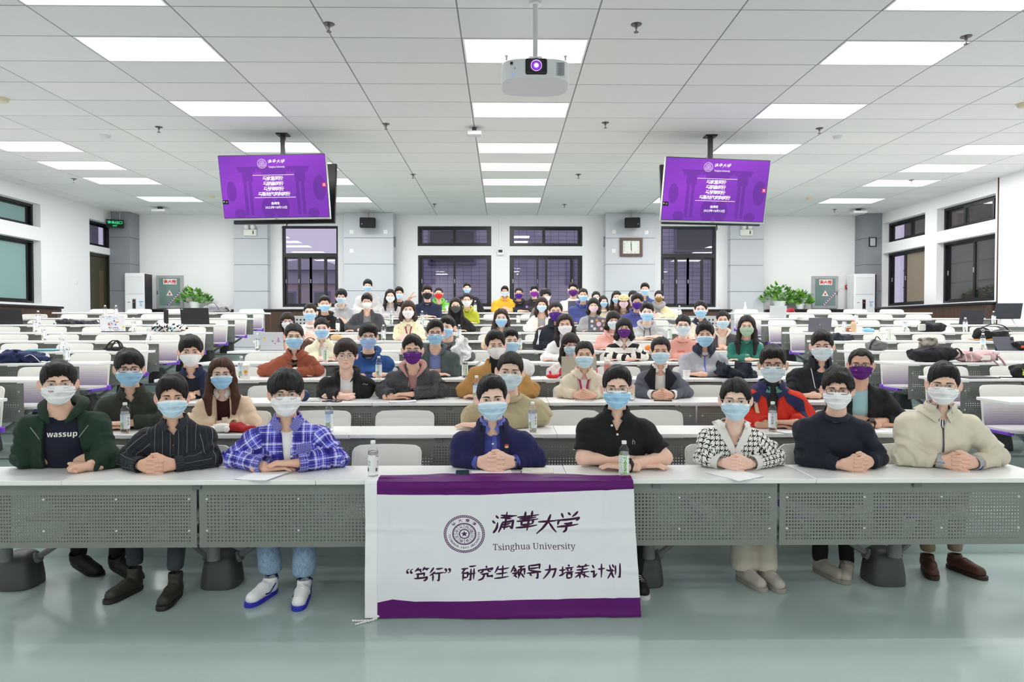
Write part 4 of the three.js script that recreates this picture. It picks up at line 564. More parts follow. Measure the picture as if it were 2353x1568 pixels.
const shoeSole = memo('sole', () => { const p = []; for (let i = 0; i < 36; i++) { const t = i / 36 * Math.PI * 2, z = Math.sin(t); const c = Math.cos(t), sq = (v) => Math.sign(v) * Math.pow(Math.abs(v), 0.76); p.push([sq(c) * (0.042 + 0.005 * z) * (1 - 0.1 * Math.exp(-(((z + 0.1) / 0.3) ** 2))), sq(z) * 0.136 + 0.008]); } const g = extrude(p, 0.018, 0.004); g.rotateX(Math.PI / 2); g.translate(0, 0.022, 0); return g; });
const laceGeo = memo('lace', () => join([0, 1, 2, 3].map((i) => tube([[-0.026, 0.084 - i * 0.005, -0.012 + i * 0.02], [0, 0.101 - i * 0.006, -0.004 + i * 0.02], [0.026, 0.084 - i * 0.005, 0.008 + i * 0.02]], 0.003, 6, 5))));
// ---------------------------------------------------------------- one seated figure
const OCC = [...Array(11)].map(() => []);
const printMat = (key, color, w, h, draw) => memo('print' + key, () => new THREE.MeshPhysicalMaterial({ color, roughness: 0.8, transparent: true, alphaMap: canvasTex(w, h, (g) => { g.fillStyle = '#000'; g.fillRect(0, 0, w, h); g.fillStyle = g.strokeStyle = '#fff'; g.textAlign = 'center'; g.textBaseline = 'middle'; draw(g, w, h); }, { srgb: false }) }));
const HAIR = {
  crop: { top: 0.02, side: 0.006, line: 0.063, jag: 0.005, quiff: 0.006, pt: 1 }, short: { top: 0.022, side: 0.008, line: 0.058, jag: 0.009, quiff: 0.01 }, fringe: { top: 0.028, side: 0.011, line: 0.044, jag: 0.012, quiff: 0.006, front: 0.02 }, bowl: { top: 0.026, side: 0.018, line: 0.031, jag: 0.008, nape: 0.1, front: 0.022, cutW: 0.067 },
  swept: { top: 0.024, side: 0.006, line: 0.068, jag: 0.004, quiff: 0.022, part: 1 }, quiff: { top: 0.028, side: 0.009, line: 0.066, jag: 0.006, quiff: 0.026, part: -0.6 }, curly: { top: 0.034, side: 0.02, line: 0.058, jag: 0.012, quiff: 0.016, curl: 0.8 }, buzz: { top: 0.012, side: 0.007, line: 0.066, jag: 0.004 }, bald: { top: 0.014, side: 0.008, line: 0.096, jag: 0.004, widow: 0.02, cutW: 0.076 },
  long: { top: 0.02, side: 0.013, line: 0.065, jag: 0.003, long: 0.62, part: 0.3, parted: 1 }, xlong: { top: 0.022, side: 0.014, line: 0.066, jag: 0.004, long: 0.95, part: -0.3, parted: 1 }, mid: { top: 0.02, side: 0.012, line: 0.062, jag: 0.004, long: 0.32, parted: 1 }, bob: { top: 0.024, side: 0.016, line: 0.036, jag: 0.008, long: 0.12, front: 0.018 }, bangs: { top: 0.024, side: 0.014, line: 0.034, jag: 0.007, long: 0.6, front: 0.018 }, tied: { top: 0.016, side: 0.008, line: 0.068, jag: 0.003, bun: -1, parted: 1 }, bun: { top: 0.016, side: 0.008, line: 0.068, jag: 0.003, bun: 1 }, tuck: { top: 0.018, side: 0.012, line: 0.063, jag: 0.004, bun: -1, parted: 1, part: 0.5, nape: 0.25 },
};
const MASKS = { blue: ['flat', '#a6d4f3', '#eaf2f8'], sky: ['flat', '#c3e0f0', '#eef4f7'], pale: ['flat', '#d6e6ed', '#eef3f5'], white: ['flat', '#efeff0'], kf: ['beak', '#eeeeef'], n95: ['beak', '#e9e7e4'], purple: ['flat', '#5c1879'], violet: ['flat', '#48158a'], magenta: ['flat', '#8a1aa0'], black: ['flat', '#1c1d20'], grey: ['flat', '#45464a'], red: ['flat', '#e2332c'], green: ['flat', '#a9c4a6'], pink: ['flat', '#f1d3dc'], lilac: ['flat', '#a9c3ee', '#dfe6f6'], gold: ['beak', '#8a6a2c'] };
const SKIN = ['#ecc3ab', '#e6b79b', '#f0cdb9', '#dcab8c'];
const hairTop = (h) => 0.122 + (h.top ?? 0.02) * 0.72 + (h.quiff ?? 0) * 0.3;
function person(o) {
  const hair = typeof o.hair === 'string' ? { ...HAIR[o.hair], seed: 1 + (o.x % 3 | 0) } : { ...HAIR[o.hair[0]], ...o.hair[1] }, ht = hairTop(hair), span = ht + (o.mask ? 0.125 : 0.117), n = o.row, lod = LOD(n), fem = o.fem ? 1 : 0, Zn = ROWZ[n], Zh = Zn + (o.dz ?? 0.3), hs = (o.b - o.t) * Zh / FOCAL / span * (o.hk ?? 0.95), S = Math.min(1.16, Math.max(0.9, hs)) * (fem ? 0.98 : 1.05) * (o.sk ?? 1);
  const Hw = at(o.x, o.t + (o.b - o.t) * ht / span, Zh), look = Math.atan2(-Hw.x, Zh), psi = 0.5 * look + (o.turn ?? 0);
  const ez = Zn + 0.365, ex = o.e ? [X(o.e[0], ez), X(o.e[1], ez)] : null, ox = ex ? Hw.x * 0.5 + (ex[0] + ex[1]) * 0.25 : Hw.x;
  const t = thing('person', o.label, 'person', [ox, FLOORY[n], -(Zn + 0.55)], psi, o.group), cs = Math.cos(psi), sn = Math.sin(psi);
  const L = (p) => { const dx = p.x - ox, dz = p.z + Zn + 0.55; return [dx * cs - dz * sn, p.y - FLOORY[n], dx * sn + dz * cs]; }, LW = (x, y, Z) => L(V(x, y + FLOORY[n], -Z));
  const H = L(Hw), N = [H[0] * 0.92 + (o.lean ?? 0), H[1] - (o.neck ?? 0.168) * hs, H[2] - 0.05 * hs], sw = (fem ? 0.15 : 0.172) * S * (o.sw ?? 1), tilt = o.tilt ?? 0, drop = o.drop ?? 0.115;
  const sh = [-1, 1].map((s) => [N[0] + s * sw, N[1] - drop * S + s * tilt, N[2] - 0.035]), ar = 0.05 * S * (o.top.bulk ?? 1), Ty = 0.752;
  const el = [-1, 1].map((s, i) => ex ? LW(ex[i] - s * ar, Ty + ar * 0.98, ez) : LW(Hw.x + s * (sw + 0.075 * S), Ty + ar * 0.98, ez));
  const hw = o.h ? X(o.h[0], Zn + 0.2) : Hw.x, hz = Zn + (o.hz ?? 0.2), hsz = S * (fem ? 0.92 : 1.03), pose = o.hands ?? 'clasp';
  const hc = LW(hw, Ty + 0.045 * hsz, hz); let wr, handM = [];
  const comp = (p, ry, s, rx = 0, rz = 0) => new THREE.Matrix4().compose(V(...p), new THREE.Quaternion().setFromEuler(new THREE.Euler(rx, ry, rz, 'YXZ')), V(s, s, s));
  const aim = (a, b) => Math.atan2(-(b[2] - a[2]), b[0] - a[0]);
  if (pose === 'clasp') { const cy = Math.cos(o.hyaw ?? 0), sy = Math.sin(o.hyaw ?? 0); wr = [-1, 1].map((s) => [hc[0] + (s * 0.098 * cy - 0.034 * sy) * hsz, Ty + 0.036 * S, hc[2] + (-s * 0.098 * sy - 0.034 * cy) * hsz]); handM = [['clasp', 1, comp(hc, o.hyaw ?? 0, hsz, 0, o.hroll ?? 0)]]; }
  else if (pose === 'stack') { wr = [[hc[0] - 0.09 * S, Ty + 0.036 * S, hc[2] - 0.02], [hc[0] + 0.1 * S, Ty + 0.05 * S, hc[2] + 0.01]]; handM = [['flat', 1, comp([wr[0][0], Ty, wr[0][2]], aim(el[0], wr[0]) - 0.1, hsz)], ['flat', -1, comp([wr[1][0], Ty + 0.026 * S, wr[1][2]], aim(el[1], wr[1]) + 0.12, hsz * 0.98, 0, 0)]]; handM[1][2] = comp([wr[1][0], Ty + 0.027 * S, wr[1][2]], Math.PI + (o.hyaw ?? 0.0), hsz); handM[1][1] = 1; handM[0][1] = -1; handM[0][2] = comp([wr[0][0], Ty, wr[0][2]], (o.hyaw ?? 0.0) - 0.05, hsz); }
  else if (pose === 'fist') { const s = o.side ?? 1, i = s > 0 ? 1 : 0; wr = []; wr[i] = [hc[0] + s * 0.07 * S, Ty + 0.042 * S, hc[2]]; wr[1 - i] = [hc[0] + s * 0.14 * S, Ty + 0.045 * S, hc[2] - 0.11 * S]; handM = [['fist', s > 0 ? 1 : -1, comp([wr[i][0], Ty + 0.002, wr[i][2]], (s > 0 ? Math.PI + 0.35 : -0.35), hsz, 0, 0)], ['fist', 1, comp([wr[1 - i][0], Ty + 0.004, wr[1 - i][2]], s > 0 ? 0 : Math.PI, hsz * 0.9)]]; }
  else { const s = o.side ?? -1, f = s > 0 ? 1 : 0, fw = o.fw ?? 0.045; wr = []; wr[f] = [hc[0] - s * fw * S, Ty + 0.038 * S, hc[2]]; wr[1 - f] = [hc[0] + s * 0.05 * S, Ty + 0.046 * S, hc[2] - 0.09 * S]; handM = [['flat', s > 0 ? 1 : -1, comp([wr[f][0], Ty + 0.008, wr[f][2]], s > 0 ? Math.PI - 0.25 : 0.25, hsz)], ['flat', s > 0 ? -1 : 1, comp([wr[1 - f][0], Ty + 0.002, wr[1 - f][2]], s > 0 ? -0.12 : Math.PI + 0.12, hsz)]]; }
  // fields
  const P = [N[0] * 0.3, 0.55, -0.03], C = [N[0] * 0.75, Math.max(0.72, N[1] - 0.2 * S), N[2] * 0.55 + 0.015], fe = fem ? 0.9 : 1, seed = (o.x * 0.37) % 50;
  function field(inset, { arms = 1, sleeve = 0.95, cutNeck = 0, bulk = 1, wrk = 0.004, low = -1, neck = 0 } = {}) {
    const I = inset, tor = [cap(P, C, 0.13 * S * fe * bulk + I, 0.128 * S * fe * bulk + I, 1.28), cap(sh[0], sh[1], 0.052 * S * bulk + I, 0.052 * S * bulk + I), cap([C[0], C[1] + 0.08 * S, C[2]], [N[0], N[1] - 0.05, N[2] - 0.03], 0.11 * S * fe + I, 0.06 * S + I, 1.25)], trap = [0, 1].map((i) => cap([N[0], N[1] - 0.012 * S, N[2] - 0.012], [sh[i][0] * 0.75 + N[0] * 0.25, sh[i][1] + 0.014 * S, sh[i][2]], 0.058 * S + I, 0.042 * S + I)), bust = fem && low < 0 ? [ell([C[0] - 0.065 * S, C[1] + 0.02, C[2] + 0.1 * S], [0.06 * S, 0.06 * S, 0.05 * S]), ell([C[0] + 0.065 * S, C[1] + 0.02, C[2] + 0.1 * S], [0.06 * S, 0.06 * S, 0.05 * S])] : null;
    const up = [0, 1].map((i) => cap(sh[i], el[i], 0.059 * S * fe * bulk + I, 0.049 * S * fe * bulk + I)), short = sleeve < 0;
    const fo = [0, 1].map((i) => { const e = 1, w = wr[i].map((v, k) => el[i][k] + (v - el[i][k]) * e); return cap(el[i], w, 0.049 * S * fe * bulk + I, 0.036 * S * fe * Math.min(1.15, bulk) + I); });
    const endAt = [0, 1].map((i) => { const a = short ? sh[i] : el[i], b = short ? el[i] : wr[i], q = Math.abs(sleeve), d = V(b[0] - a[0], b[1] - a[1], b[2] - a[2]), l = d.length(); d.divideScalar(l); return [a[0] + d.x * l * q, a[1] + d.y * l * q, a[2] + d.z * l * q, d.x, d.y, d.z]; });
    const nk = cutNeck ? cap([N[0], N[1] - 0.004 * S, N[2] + 0.008], [H[0], H[1] - 0.07 * hs, H[2] - 0.03], cutNeck * S, cutNeck * S * 1.05) : null, nb = neck ? cap([N[0], N[1] - 0.03, N[2]], [H[0], H[1] - 0.09 * hs, H[2] - 0.025 * hs], neck * hs, (neck - 0.002) * hs, 1.06) : null;
    return (x, y, z) => {
      let d = smin(smin(tor[0](x, y, z), tor[2](x, y, z), 0.08), tor[1](x, y, z), 0.06); d = smin(d, smin(trap[0](x, y, z), trap[1](x, y, z), 0.02), 0.035);
      if (bust) d = smin(d, Math.min(bust[0](x, y, z), bust[1](x, y, z)) - I * 0.5, 0.045);
      if (nb) d = smin(d, nb(x, y, z), 0.025);
      if (arms) for (let i = 0; i < 2; i++) {
        let a = up[i](x, y, z); if (!short) a = smin(a, fo[i](x, y, z), 0.025);
        if (sleeve) { const E = endAt[i], c = (x - E[0]) * E[3] + (y - E[1]) * E[4] + (z - E[2]) * E[5]; a = smax(a, short || c > -0.2 ? c : -1, 0.006); }
        if (wrk) { const ex2 = x - el[i][0], ey = y - el[i][1], ez2 = z - el[i][2], de = Math.sqrt(ex2 * ex2 + ey * ey + ez2 * ez2); if (de < 0.24) a += wrk * 1.5 * Math.sin(de * 120 + 3.5 * noise3(x * 14 + seed, y * 14, z * 14)) * Math.exp(-((de / 0.12) ** 2)); }
        d = smin(d, a, 0.03);
      }
      if (wrk) d += wrk * (0.9 * noise3(x * 9 + seed, y * 12, z * 9) + 1.5 * (0.36 - Math.abs(noise3(x * 13 + seed, y * 8 + x * 6, z * 13 + seed))) + 0.5 * noise3(x * 30, y * 24 + seed, z * 30));
      if (nk) d = smax(d, -nk(x, y, z), 0.006);
      if (z > 0.12) d = smax(d, Ty - y, 0.004);
      if (low > -1) d = smax(d, low - y, 0.005);
      return d;
    };
  }
  const lo = [-0.5, 0.42, -0.3], hi = [0.5, N[1] + 0.13 * S, 0.52], wx = Math.max(0.32, Math.max(...el.map((e) => Math.abs(e[0]))) + 0.1); lo[0] = -wx; hi[0] = wx;
  const bones = [{ a: P, b: N, torso: 1 }, { a: sh[0], b: el[0] }, { a: sh[1], b: el[1] }, { a: el[0], b: wr[0] }, { a: el[1], b: wr[1] }], cell = CELL.cloth[lod];
  // body: head, neck, chest, arms and hands in one mesh
  const sk = o.skin ?? SKIN[(o.x + n) % 3 | 0], q = new THREE.Quaternion().setFromEuler(new THREE.Euler(o.nod ?? 0.03, look - psi + (o.yaw ?? 0), o.roll ?? 0, 'YXZ')), HM = new THREE.Matrix4().compose(V(...H), q, V(hs * 1.13 * (o.wide ?? 1), hs, hs));
  const short = (o.top.sleeve ?? 1) < 0, skinF = field(-0.012 * S, { sleeve: 0, wrk: 0, neck: 0.052, low: 0.5 }), pieces = [headGeo(lod, fem).clone().applyMatrix4(HM), paint(netMesh(short ? field(-0.006 * S, { sleeve: 0, wrk: 0, neck: 0.052, low: 0.5 }) : skinF, [lo[0], 0.47, lo[2]], hi, short ? 0.01 : Math.max(0.015, cell)), () => [1, 0.99, 0.98])];
  for (const [ty, s, m] of handM) pieces.push(paint(handGeo(ty, s, lod), (x, y, z) => [1, 0.95, 0.94]).clone().applyMatrix4(m));
  const body = part(t, 'body', mergeGeometries(pieces.map((g) => { const c = g.clone(); c.deleteAttribute('uv'); return c; })), skinMat(sk));
  const onHead = (name, g, m, par = t) => { const p = part(par, name, g, m); if (par === t) { HM.decompose(p.position, p.quaternion, p.scale); } return p; };
  for (const s of [-1, 1]) { onHead('eye', eyeGeo(s, lod, fem), eyeMat); if (lod < 3 && !o.noBrow) onHead('eyebrow', browGeo(s, lod, fem, o.brow ?? (fem ? 0.75 : 1.05)), browMat); }
  onHead('hair', hairGeo(hair, lod), hairMat(o.hairC ?? '#15110f'));
  if (o.mask) { const [st, col, edge] = MASKS[o.mask], mk = onHead('face_mask', maskGeo(st, lod, col, edge), maskMat); for (const s of [-1, 1]) part(mk, 'ear_loop', loopGeo(s, st, lod), std('#f3f3f3', 0.7));
    if (['purple', 'violet', 'magenta'].includes(o.mask) && lod < 3) part(mk, 'mask_print', lay((x, y, z) => MASKF(x, y, z) - 0.003, [[-0.043, -0.032], [-0.02, -0.032], [-0.02, -0.05], [-0.043, -0.05]], 6, 4, 0.003, 0.001, 0.2), printMat('maskmark', '#efe6f5', 96, 64, (g) => { g.font = 'bold 30px serif'; g.fillText('~∿≈', 48, 18); g.lineWidth = 5; g.beginPath(); g.moveTo(18, 44); g.bezierCurveTo(30, 30, 50, 60, 80, 38); g.stroke(); }));
    if (o.maskText) part(mk, 'mask_print', lay((x, y, z) => MASKF(x, y, z) - 0.003, [[-0.047, -0.03], [-0.018, -0.03], [-0.018, -0.048], [-0.047, -0.048]], 6, 4, 0.003, 0.001, 0.2), printMat('mt', '#9c1f2a', 96, 56, (g) => { g.font = 'bold 40px sans-serif'; g.fillText(o.maskText, 48, 30); })); }
  if (o.gl) { const [st, col] = o.gl, G = glassesGeo(st, lod), r = onHead('glasses', G.rim, std(col, 0.3, { metalness: col === '#b9b4ac' || col === '#c9b79a' ? 0.8 : 0.1 })); if (lod < 3) for (const l of G.lens) part(r, 'lens', l, lensMat); }
  if (o.earbud) onHead('earbud', join([moved(ball(0.008, 8), 0.083, -0.014, 0.01), moved(cyl(0.003, 0.0035, 0.028, 8), 0.0835, -0.032, 0.014)]), M.white);
  // clothes
  const T = o.top, kind = T.kind ?? 'crew', k0 = T.inset ?? 0.008, bulk = T.bulk ?? 1, inner = T.inner;
  const cm = (c, r) => clothMat(c, r);
  let innerF = null, neckR = T.neck ?? 0.063;
  if (inner) { innerF = field(-0.002, { arms: 0, cutNeck: inner.kind === 'turtle' ? 0 : 0.06, wrk: 0.002, low: 0.56, neck: inner.kind === 'turtle' ? 0.057 : 0 }); const sp = part(t, inner.name ?? 'inner_shirt', clothGeo(innerF, lo, hi, cell, bones), cm(inner.c)); }
  const base = field(k0, { cutNeck: kind === 'turtle' ? 0 : neckR, sleeve: T.sleeve ?? 0.94, bulk, wrk: (T.wrk ?? 0.005) * 1.3, low: 0.53, neck: kind === 'turtle' ? 0.06 : 0 });
  const solid = field(k0, { bulk, wrk: 0.002, low: 0.53, neck: 0.06 }), innerSolid = inner ? field(-0.002, { arms: 0, wrk: 0, low: 0.56, neck: 0.058 }) : null; layMin = N[2] - 0.09;
  let F = base; const yb = 0.74, yt = N[1];
  if (kind === 'open') { const w0 = T.w0 ?? 0.06, w1 = T.w1 ?? 0.05, off = T.off ?? 0; F = (x, y, z) => { let d = base(x, y, z); if (z > N[2] - 0.06) { const u = (yt - y) / (yt - yb), w = (w0 + (w1 - w0) * u) * S, cx = N[0] * (1 - u * 0.3) + off; d = smax(d, w - Math.abs(x - cx), 0.006); } return d; }; }
  else if (kind === 'v' || kind === 'shirt') { const dep = (T.dep ?? (kind === 'v' ? 0.16 : 0.075)) * S, sl = T.sl ?? 0.45; F = (x, y, z) => { let d = base(x, y, z); if (z > N[2] - 0.02) { const c = ((yt - dep - y) + Math.abs(x - N[0]) / sl) * 0.5; d = smax(d, -c, 0.005); } return d; }; }
  const topPart = part(t, T.name ?? 'top', clothGeo(F, lo, hi, cell, bones), cm(T.c, T.rough));
  if (kind === 'crew') part(topPart, 'neck_rib', collarBand([N[0], N[1] - 0.012 * S, N[2] + 0.008], S, 0.079, 0.069, 0.02, 0, 0.033, 0.007, 24, 1.05), cm(T.rib ?? T.c));
  const flap = (cc, w = 0.07, dep = 0.06, par = topPart, fld = solid, y0 = 0.02, gapx = 0.018) => { for (const s of [-1, 1]) { const a = [N[0] + s * 0.062 * S, N[1] + (0.012 + y0) * S], b = [N[0] + s * gapx * S, N[1] - (0.045 - y0) * S], c2 = [N[0] + s * (gapx + 0.028) * S, N[1] - (0.045 + dep - y0) * S], d2 = [N[0] + s * (0.062 + w) * S, N[1] - (0.03 - y0) * S]; part(par, 'collar_flap', lay(fld, s > 0 ? [b, a, d2, c2] : [a, b, c2, d2], 8, 6, 0.007, 0.005, 0.6), cm(cc)); } };
  if (T.collar === 'shirt' || kind === 'shirt') { const cc = T.collarC ?? T.c; part(topPart, 'collar_stand', collarBand([N[0], N[1] + 0.004 * S, N[2] + 0.002], S, 0.073, 0.066, 0.034, T.gap ?? 0.5, 0.022, 0.005), cm(cc)); flap(cc, T.fw ?? 0.03, T.fd ?? 0.03); }
  if (inner?.collar) { part(t, 'shirt_collar', collarBand([N[0], N[1] + 0.006 * S, N[2] + 0.002], S, 0.069, 0.062, 0.038, 0.42, 0.022, 0.005), cm(inner.collarC ?? inner.c)); flap(inner.collarC ?? inner.c, 0.006, 0.03, t, innerSolid, 0.028, 0.012); }
  if (T.collar === 'wide') flap(T.collarC ?? T.c, 0.07, 0.055, topPart, solid, 0.02, 0.012), part(topPart, 'collar_stand', collarBand([N[0], N[1] + 0.0 * S, N[2] - 0.002], S, 0.084, 0.075, 0.04, 0.5, 0.022, 0.01), cm(T.collarC ?? T.c));
  if (T.collar === 'high') part(topPart, 'high_collar', collarBand([N[0], N[1] - 0.02 * S, N[2] + 0.004], S, 0.085, 0.077, 0.085, T.gap ?? 0.3, 0.02, 0.009), cm(T.collarC ?? T.c));
  if (T.collar === 'lapel') for (const s of [-1, 1]) { const w0 = (T.w0 ?? 0.055) * S, X0 = (x) => N[0] + s * x; const q2 = [[X0(w0 * 0.95), N[1] + 0.0 * S], [X0(w0 + 0.038 * S), N[1] + 0.004 * S], [X0(w0 + (T.lw ?? 0.075) * S), N[1] - 0.1 * S], [X0((T.w1 ?? 0.05) * S + 0.004), N[1] - (T.ll ?? 0.2) * S]]; part(topPart, 'lapel', lay(solid, s > 0 ? q2 : [q2[1], q2[0], q2[3], q2[2]], 8, 12, 0.004, 0.006, 0.6), cm(T.collarC ?? T.c)); }
  if (T.collar === 'lapel') part(topPart, 'jacket_collar', collarBand([N[0], N[1] - 0.018 * S, N[2] - 0.01], S, 0.088, 0.079, 0.045, 0.75, 0.02, 0.007), cm(T.collarC ?? T.c));
  if (T.hood) { const hr = T.hoodR ?? 0.03; part(topPart, 'hood', (() => { const g = taperTube([[N[0] - 0.04 * S, N[1] - 0.075 * S, N[2] + 0.1 * S], [N[0] - 0.08 * S, N[1] - 0.02 * S, N[2] + 0.055 * S], [N[0] - 0.1 * S, N[1] + 0.022 * S, N[2] - 0.02 * S], [N[0] - 0.065 * S, N[1] + 0.04 * S, N[2] - 0.095 * S], [N[0], N[1] + 0.04 * S, N[2] - 0.12 * S], [N[0] + 0.065 * S, N[1] + 0.04 * S, N[2] - 0.095 * S], [N[0] + 0.1 * S, N[1] + 0.022 * S, N[2] - 0.02 * S], [N[0] + 0.08 * S, N[1] - 0.02 * S, N[2] + 0.055 * S], [N[0] + 0.04 * S, N[1] - 0.075 * S, N[2] + 0.1 * S]], (q) => hr * S * (0.12 + 0.95 * Math.pow(Math.sin(Math.PI * q), 0.6)), lod < 2 ? 44 : 22, 10, 0.85); const p = g.attributes.position; for (let i = 0; i < p.count; i++) { const w = noise3(p.getX(i) * 18 + seed, p.getY(i) * 18, p.getZ(i) * 18) * 0.007; p.setXYZ(i, p.getX(i) + w, p.getY(i) + w, p.getZ(i) + w); } g.computeVertexNormals(); return g; })(), cm(T.hoodC ?? T.c)); }
  if (T.cuff) for (let i = 0; i < 2; i++) { const d = V(wr[i][0] - el[i][0], wr[i][1] - el[i][1], wr[i][2] - el[i][2]).normalize(), g = lathe([[0.036, -0.028], [0.043, -0.026], [0.044, 0.0], [0.043, 0.018], [0.037, 0.021], [0.034, 0.0]].map(([r, y]) => [r * S * fe * (T.cuffW ?? 1.0) + 0.006, y * S]), 22); g.applyQuaternion(new THREE.Quaternion().setFromUnitVectors(V(0, 1, 0), d)); const c = wr[i].map((v, k) => v - d.getComponent(k) * (T.cuffIn ?? 0.012)); g.translate(c[0], Math.max(c[1], Ty + 0.043 * S), c[2]); part(topPart, 'cuff', g, cm(T.cuff)); }
  if (T.zip) part(topPart, 'zip', lay(F, [[N[0] - 0.004, N[1] - 0.055 * S], [N[0] + 0.004, N[1] - 0.055 * S], [N[0] * 0.8 + 0.004, T.zipEnd ?? 0.79], [N[0] * 0.8 - 0.004, T.zipEnd ?? 0.79]], 2, 24, 0.003, 0.003, 0.6), std(T.zip, 0.4));
  if (T.strings) for (const s of [-1, 1]) part(topPart, 'drawstring', lay(F, [[N[0] + s * 0.034 * S - 0.004, N[1] - 0.05 * S], [N[0] + s * 0.034 * S + 0.004, N[1] - 0.05 * S], [N[0] + s * 0.045 * S + 0.004, N[1] - 0.2 * S], [N[0] + s * 0.045 * S - 0.004, N[1] - 0.2 * S]], 2, 14, 0.002, 0.004, 0.6), std(T.strings, 0.7));
  if (o.lanyard) for (const s of [-1, 1]) part(t, 'lanyard', lay(kind === 'open' ? innerF : F, [[N[0] + s * 0.058 * S - 0.008, N[1] - 0.01 * S], [N[0] + s * 0.058 * S + 0.008, N[1] - 0.01 * S], [N[0] + s * 0.012 + 0.009, N[1] - 0.235 * S], [N[0] + s * 0.012 - 0.009, N[1] - 0.235 * S]], 2, 16, 0.004, 0.002, 0.6), std(o.lanyard, 0.6));
  if (T.print) { const p = T.print, fld = p.on === 'inner' ? innerF : F, cx = N[0] * 0.8 + (p.dx ?? 0), cy = N[1] - p.dy * S, w = p.w * S / 2, h = p.h * S / 2; part(topPart, 'chest_print', lay(fld, [[cx - w, cy + h], [cx + w, cy + h], [cx + w, cy - h], [cx - w, cy - h]], 16, 8, 0.003, 0.0015, 0.6), printMat(p.text + p.c, p.c, 512, Math.round(512 * p.h / p.w), (g, W, Hh) => { g.font = `${p.font ?? 'bold'} ${Hh * (p.fs ?? 0.8)}px ${p.face ?? 'sans-serif'}`; if (p.draw) p.draw(g, W, Hh); else g.fillText(p.text, W / 2, Hh * 0.5, W * 0.98); })); }
  if (o.watch) { const i = o.watch.i ?? 1, d = V(wr[i][0] - el[i][0], wr[i][1] - el[i][1], wr[i][2] - el[i][2]).normalize(), c = wr[i].map((v, k) => v - d.getComponent(k) * 0.004), wq = new THREE.Quaternion().setFromUnitVectors(V(0, 1, 0), d), g = new THREE.TorusGeometry(0.034 * S, 0.0085, 8, 26); g.scale(1, 1, 1.4); g.rotateX(Math.PI / 2); g.applyQuaternion(wq); g.translate(c[0], c[1], c[2]); const wt = part(t, 'wristwatch', g, std(o.watch.c, 0.45)); const f = rbox(0.034, 0.04, 0.012, 0.005, 2).clone(); f.rotateX(-0.9); f.translate(c[0], c[1] + 0.03 * S, c[2] + 0.022 * S); part(wt, 'watch_face', f, std('#08090b', 0.12)); }
  // trousers and shoes
  const lg = o.legs ?? {}, tr = lg.c ?? ['#23262c', '#2f3a4d', '#3b3b3d', '#4a5262'][(o.x * 7 + n) % 4 | 0], feet = (lg.feet ?? [null, null]).map((f, i) => { const s = i ? 1 : -1; if (f) { const Z = EYE * FOCAL / (f[1] - 752) + 0.1, p = LW(X(f[0], Z - 0.1), 0, Z); return [...p, f[2] ?? 0, f[3] ?? 0]; } const p = LW(ox + s * 0.1, 0, Zn + 0.24); return [...p, s * 0.15, 0]; });
  const leg = feet.map((f, i) => { const s = i ? 1 : -1, an = [f[0] - Math.sin(f[3]) * 0.075, 0.1 + f[4], f[2] - Math.cos(f[3]) * 0.075], kn = [f[0] * 0.75 + s * 0.03, 0.54, Math.min(0.33, an[2] + 0.03)], hp = [P[0] + s * 0.085 * S, 0.55, -0.02]; const w = lg.wide ?? 1; return [cap(hp, kn, 0.082 * S, 0.064 * S), cap(kn, [an[0], an[1] + (lg.up ?? 0), an[2]], 0.06 * S, 0.047 * S * w), an, kn]; });
  const legF = (x, y, z) => { let d = smin(smin(leg[0][0](x, y, z), leg[0][1](x, y, z), 0.03), smin(leg[1][0](x, y, z), leg[1][1](x, y, z), 0.03), 0.02); if (y > 0.7) d = Math.max(d, y - 0.7); d += 0.004 * noise3(x * 16 + seed, y * 14, z * 16); const c = 0.075 + (lg.up ?? 0); return smax(d, c + Math.max(feet[0][4], 0) * (x < P[0] ? 1 : 0) - y, 0.006); };
  const seatF = cap([P[0] - 0.07, 0.56, -0.03], [P[0] + 0.07, 0.56, -0.03], 0.12 * S, 0.12 * S), tF = (x, y, z) => { const d = smin(legF(x, y, z), smax(seatF(x, y, z), 0.462 - y, 0.01), 0.03); return smax(d, y - 0.66, 0.01); };
  part(t, 'trousers', clothGeo(tF, [-0.45, 0.03, -0.2], [0.45, 0.7, 0.55], n ? 0.03 : 0.013, [{ a: P, b: N, torso: 1 }, { a: leg[0][3], b: leg[0][2] }, { a: leg[1][3], b: leg[1][2] }]), cm(tr));
  feet.forEach((f, i) => { const boot = lg.boot ? 1 : 0, sh2 = part(t, 'shoe', shoeUpper(boot), std(lg.shoe ?? '#2a2826', 0.6), [f[0], f[4], f[2]], [f[4] > 0 ? 0.5 : 0, f[3], 0]); part(sh2, 'shoe_sole', shoeSole, std(lg.sole ?? '#d8d6d0', 0.6)); if (!n) part(sh2, 'shoelace', laceGeo, std(lg.lace ?? '#cfccc4', 0.8)); if (lg.mark) part(sh2, 'shoe_mark', tube([[-0.046 + 0.0, 0.045, 0.03], [-0.047, 0.04, -0.0], [-0.043, 0.06, -0.045], [-0.041, 0.075, -0.07]], 0.005, 12, 5), std(lg.mark, 0.5)), part(sh2, 'shoe_mark', tube([[0.046, 0.045, 0.03], [0.047, 0.04, 0], [0.043, 0.06, -0.045], [0.041, 0.075, -0.07]], 0.005, 12, 5), std(lg.mark, 0.5)), part(sh2, 'heel_tab', tube([[-0.043, 0.1, -0.085], [0, 0.11, -0.122], [0.043, 0.1, -0.085]], 0.008, 10, 6), std(lg.mark, 0.6)); });
  const ctx = { t, solid, H, N, S, hs, F, base, innerF, topPart, cm, el, wr, sh, C, P, onHead, body, Ty, LW };
  o.extra?.(ctx); OCC[n].push(ox); return ctx;
}
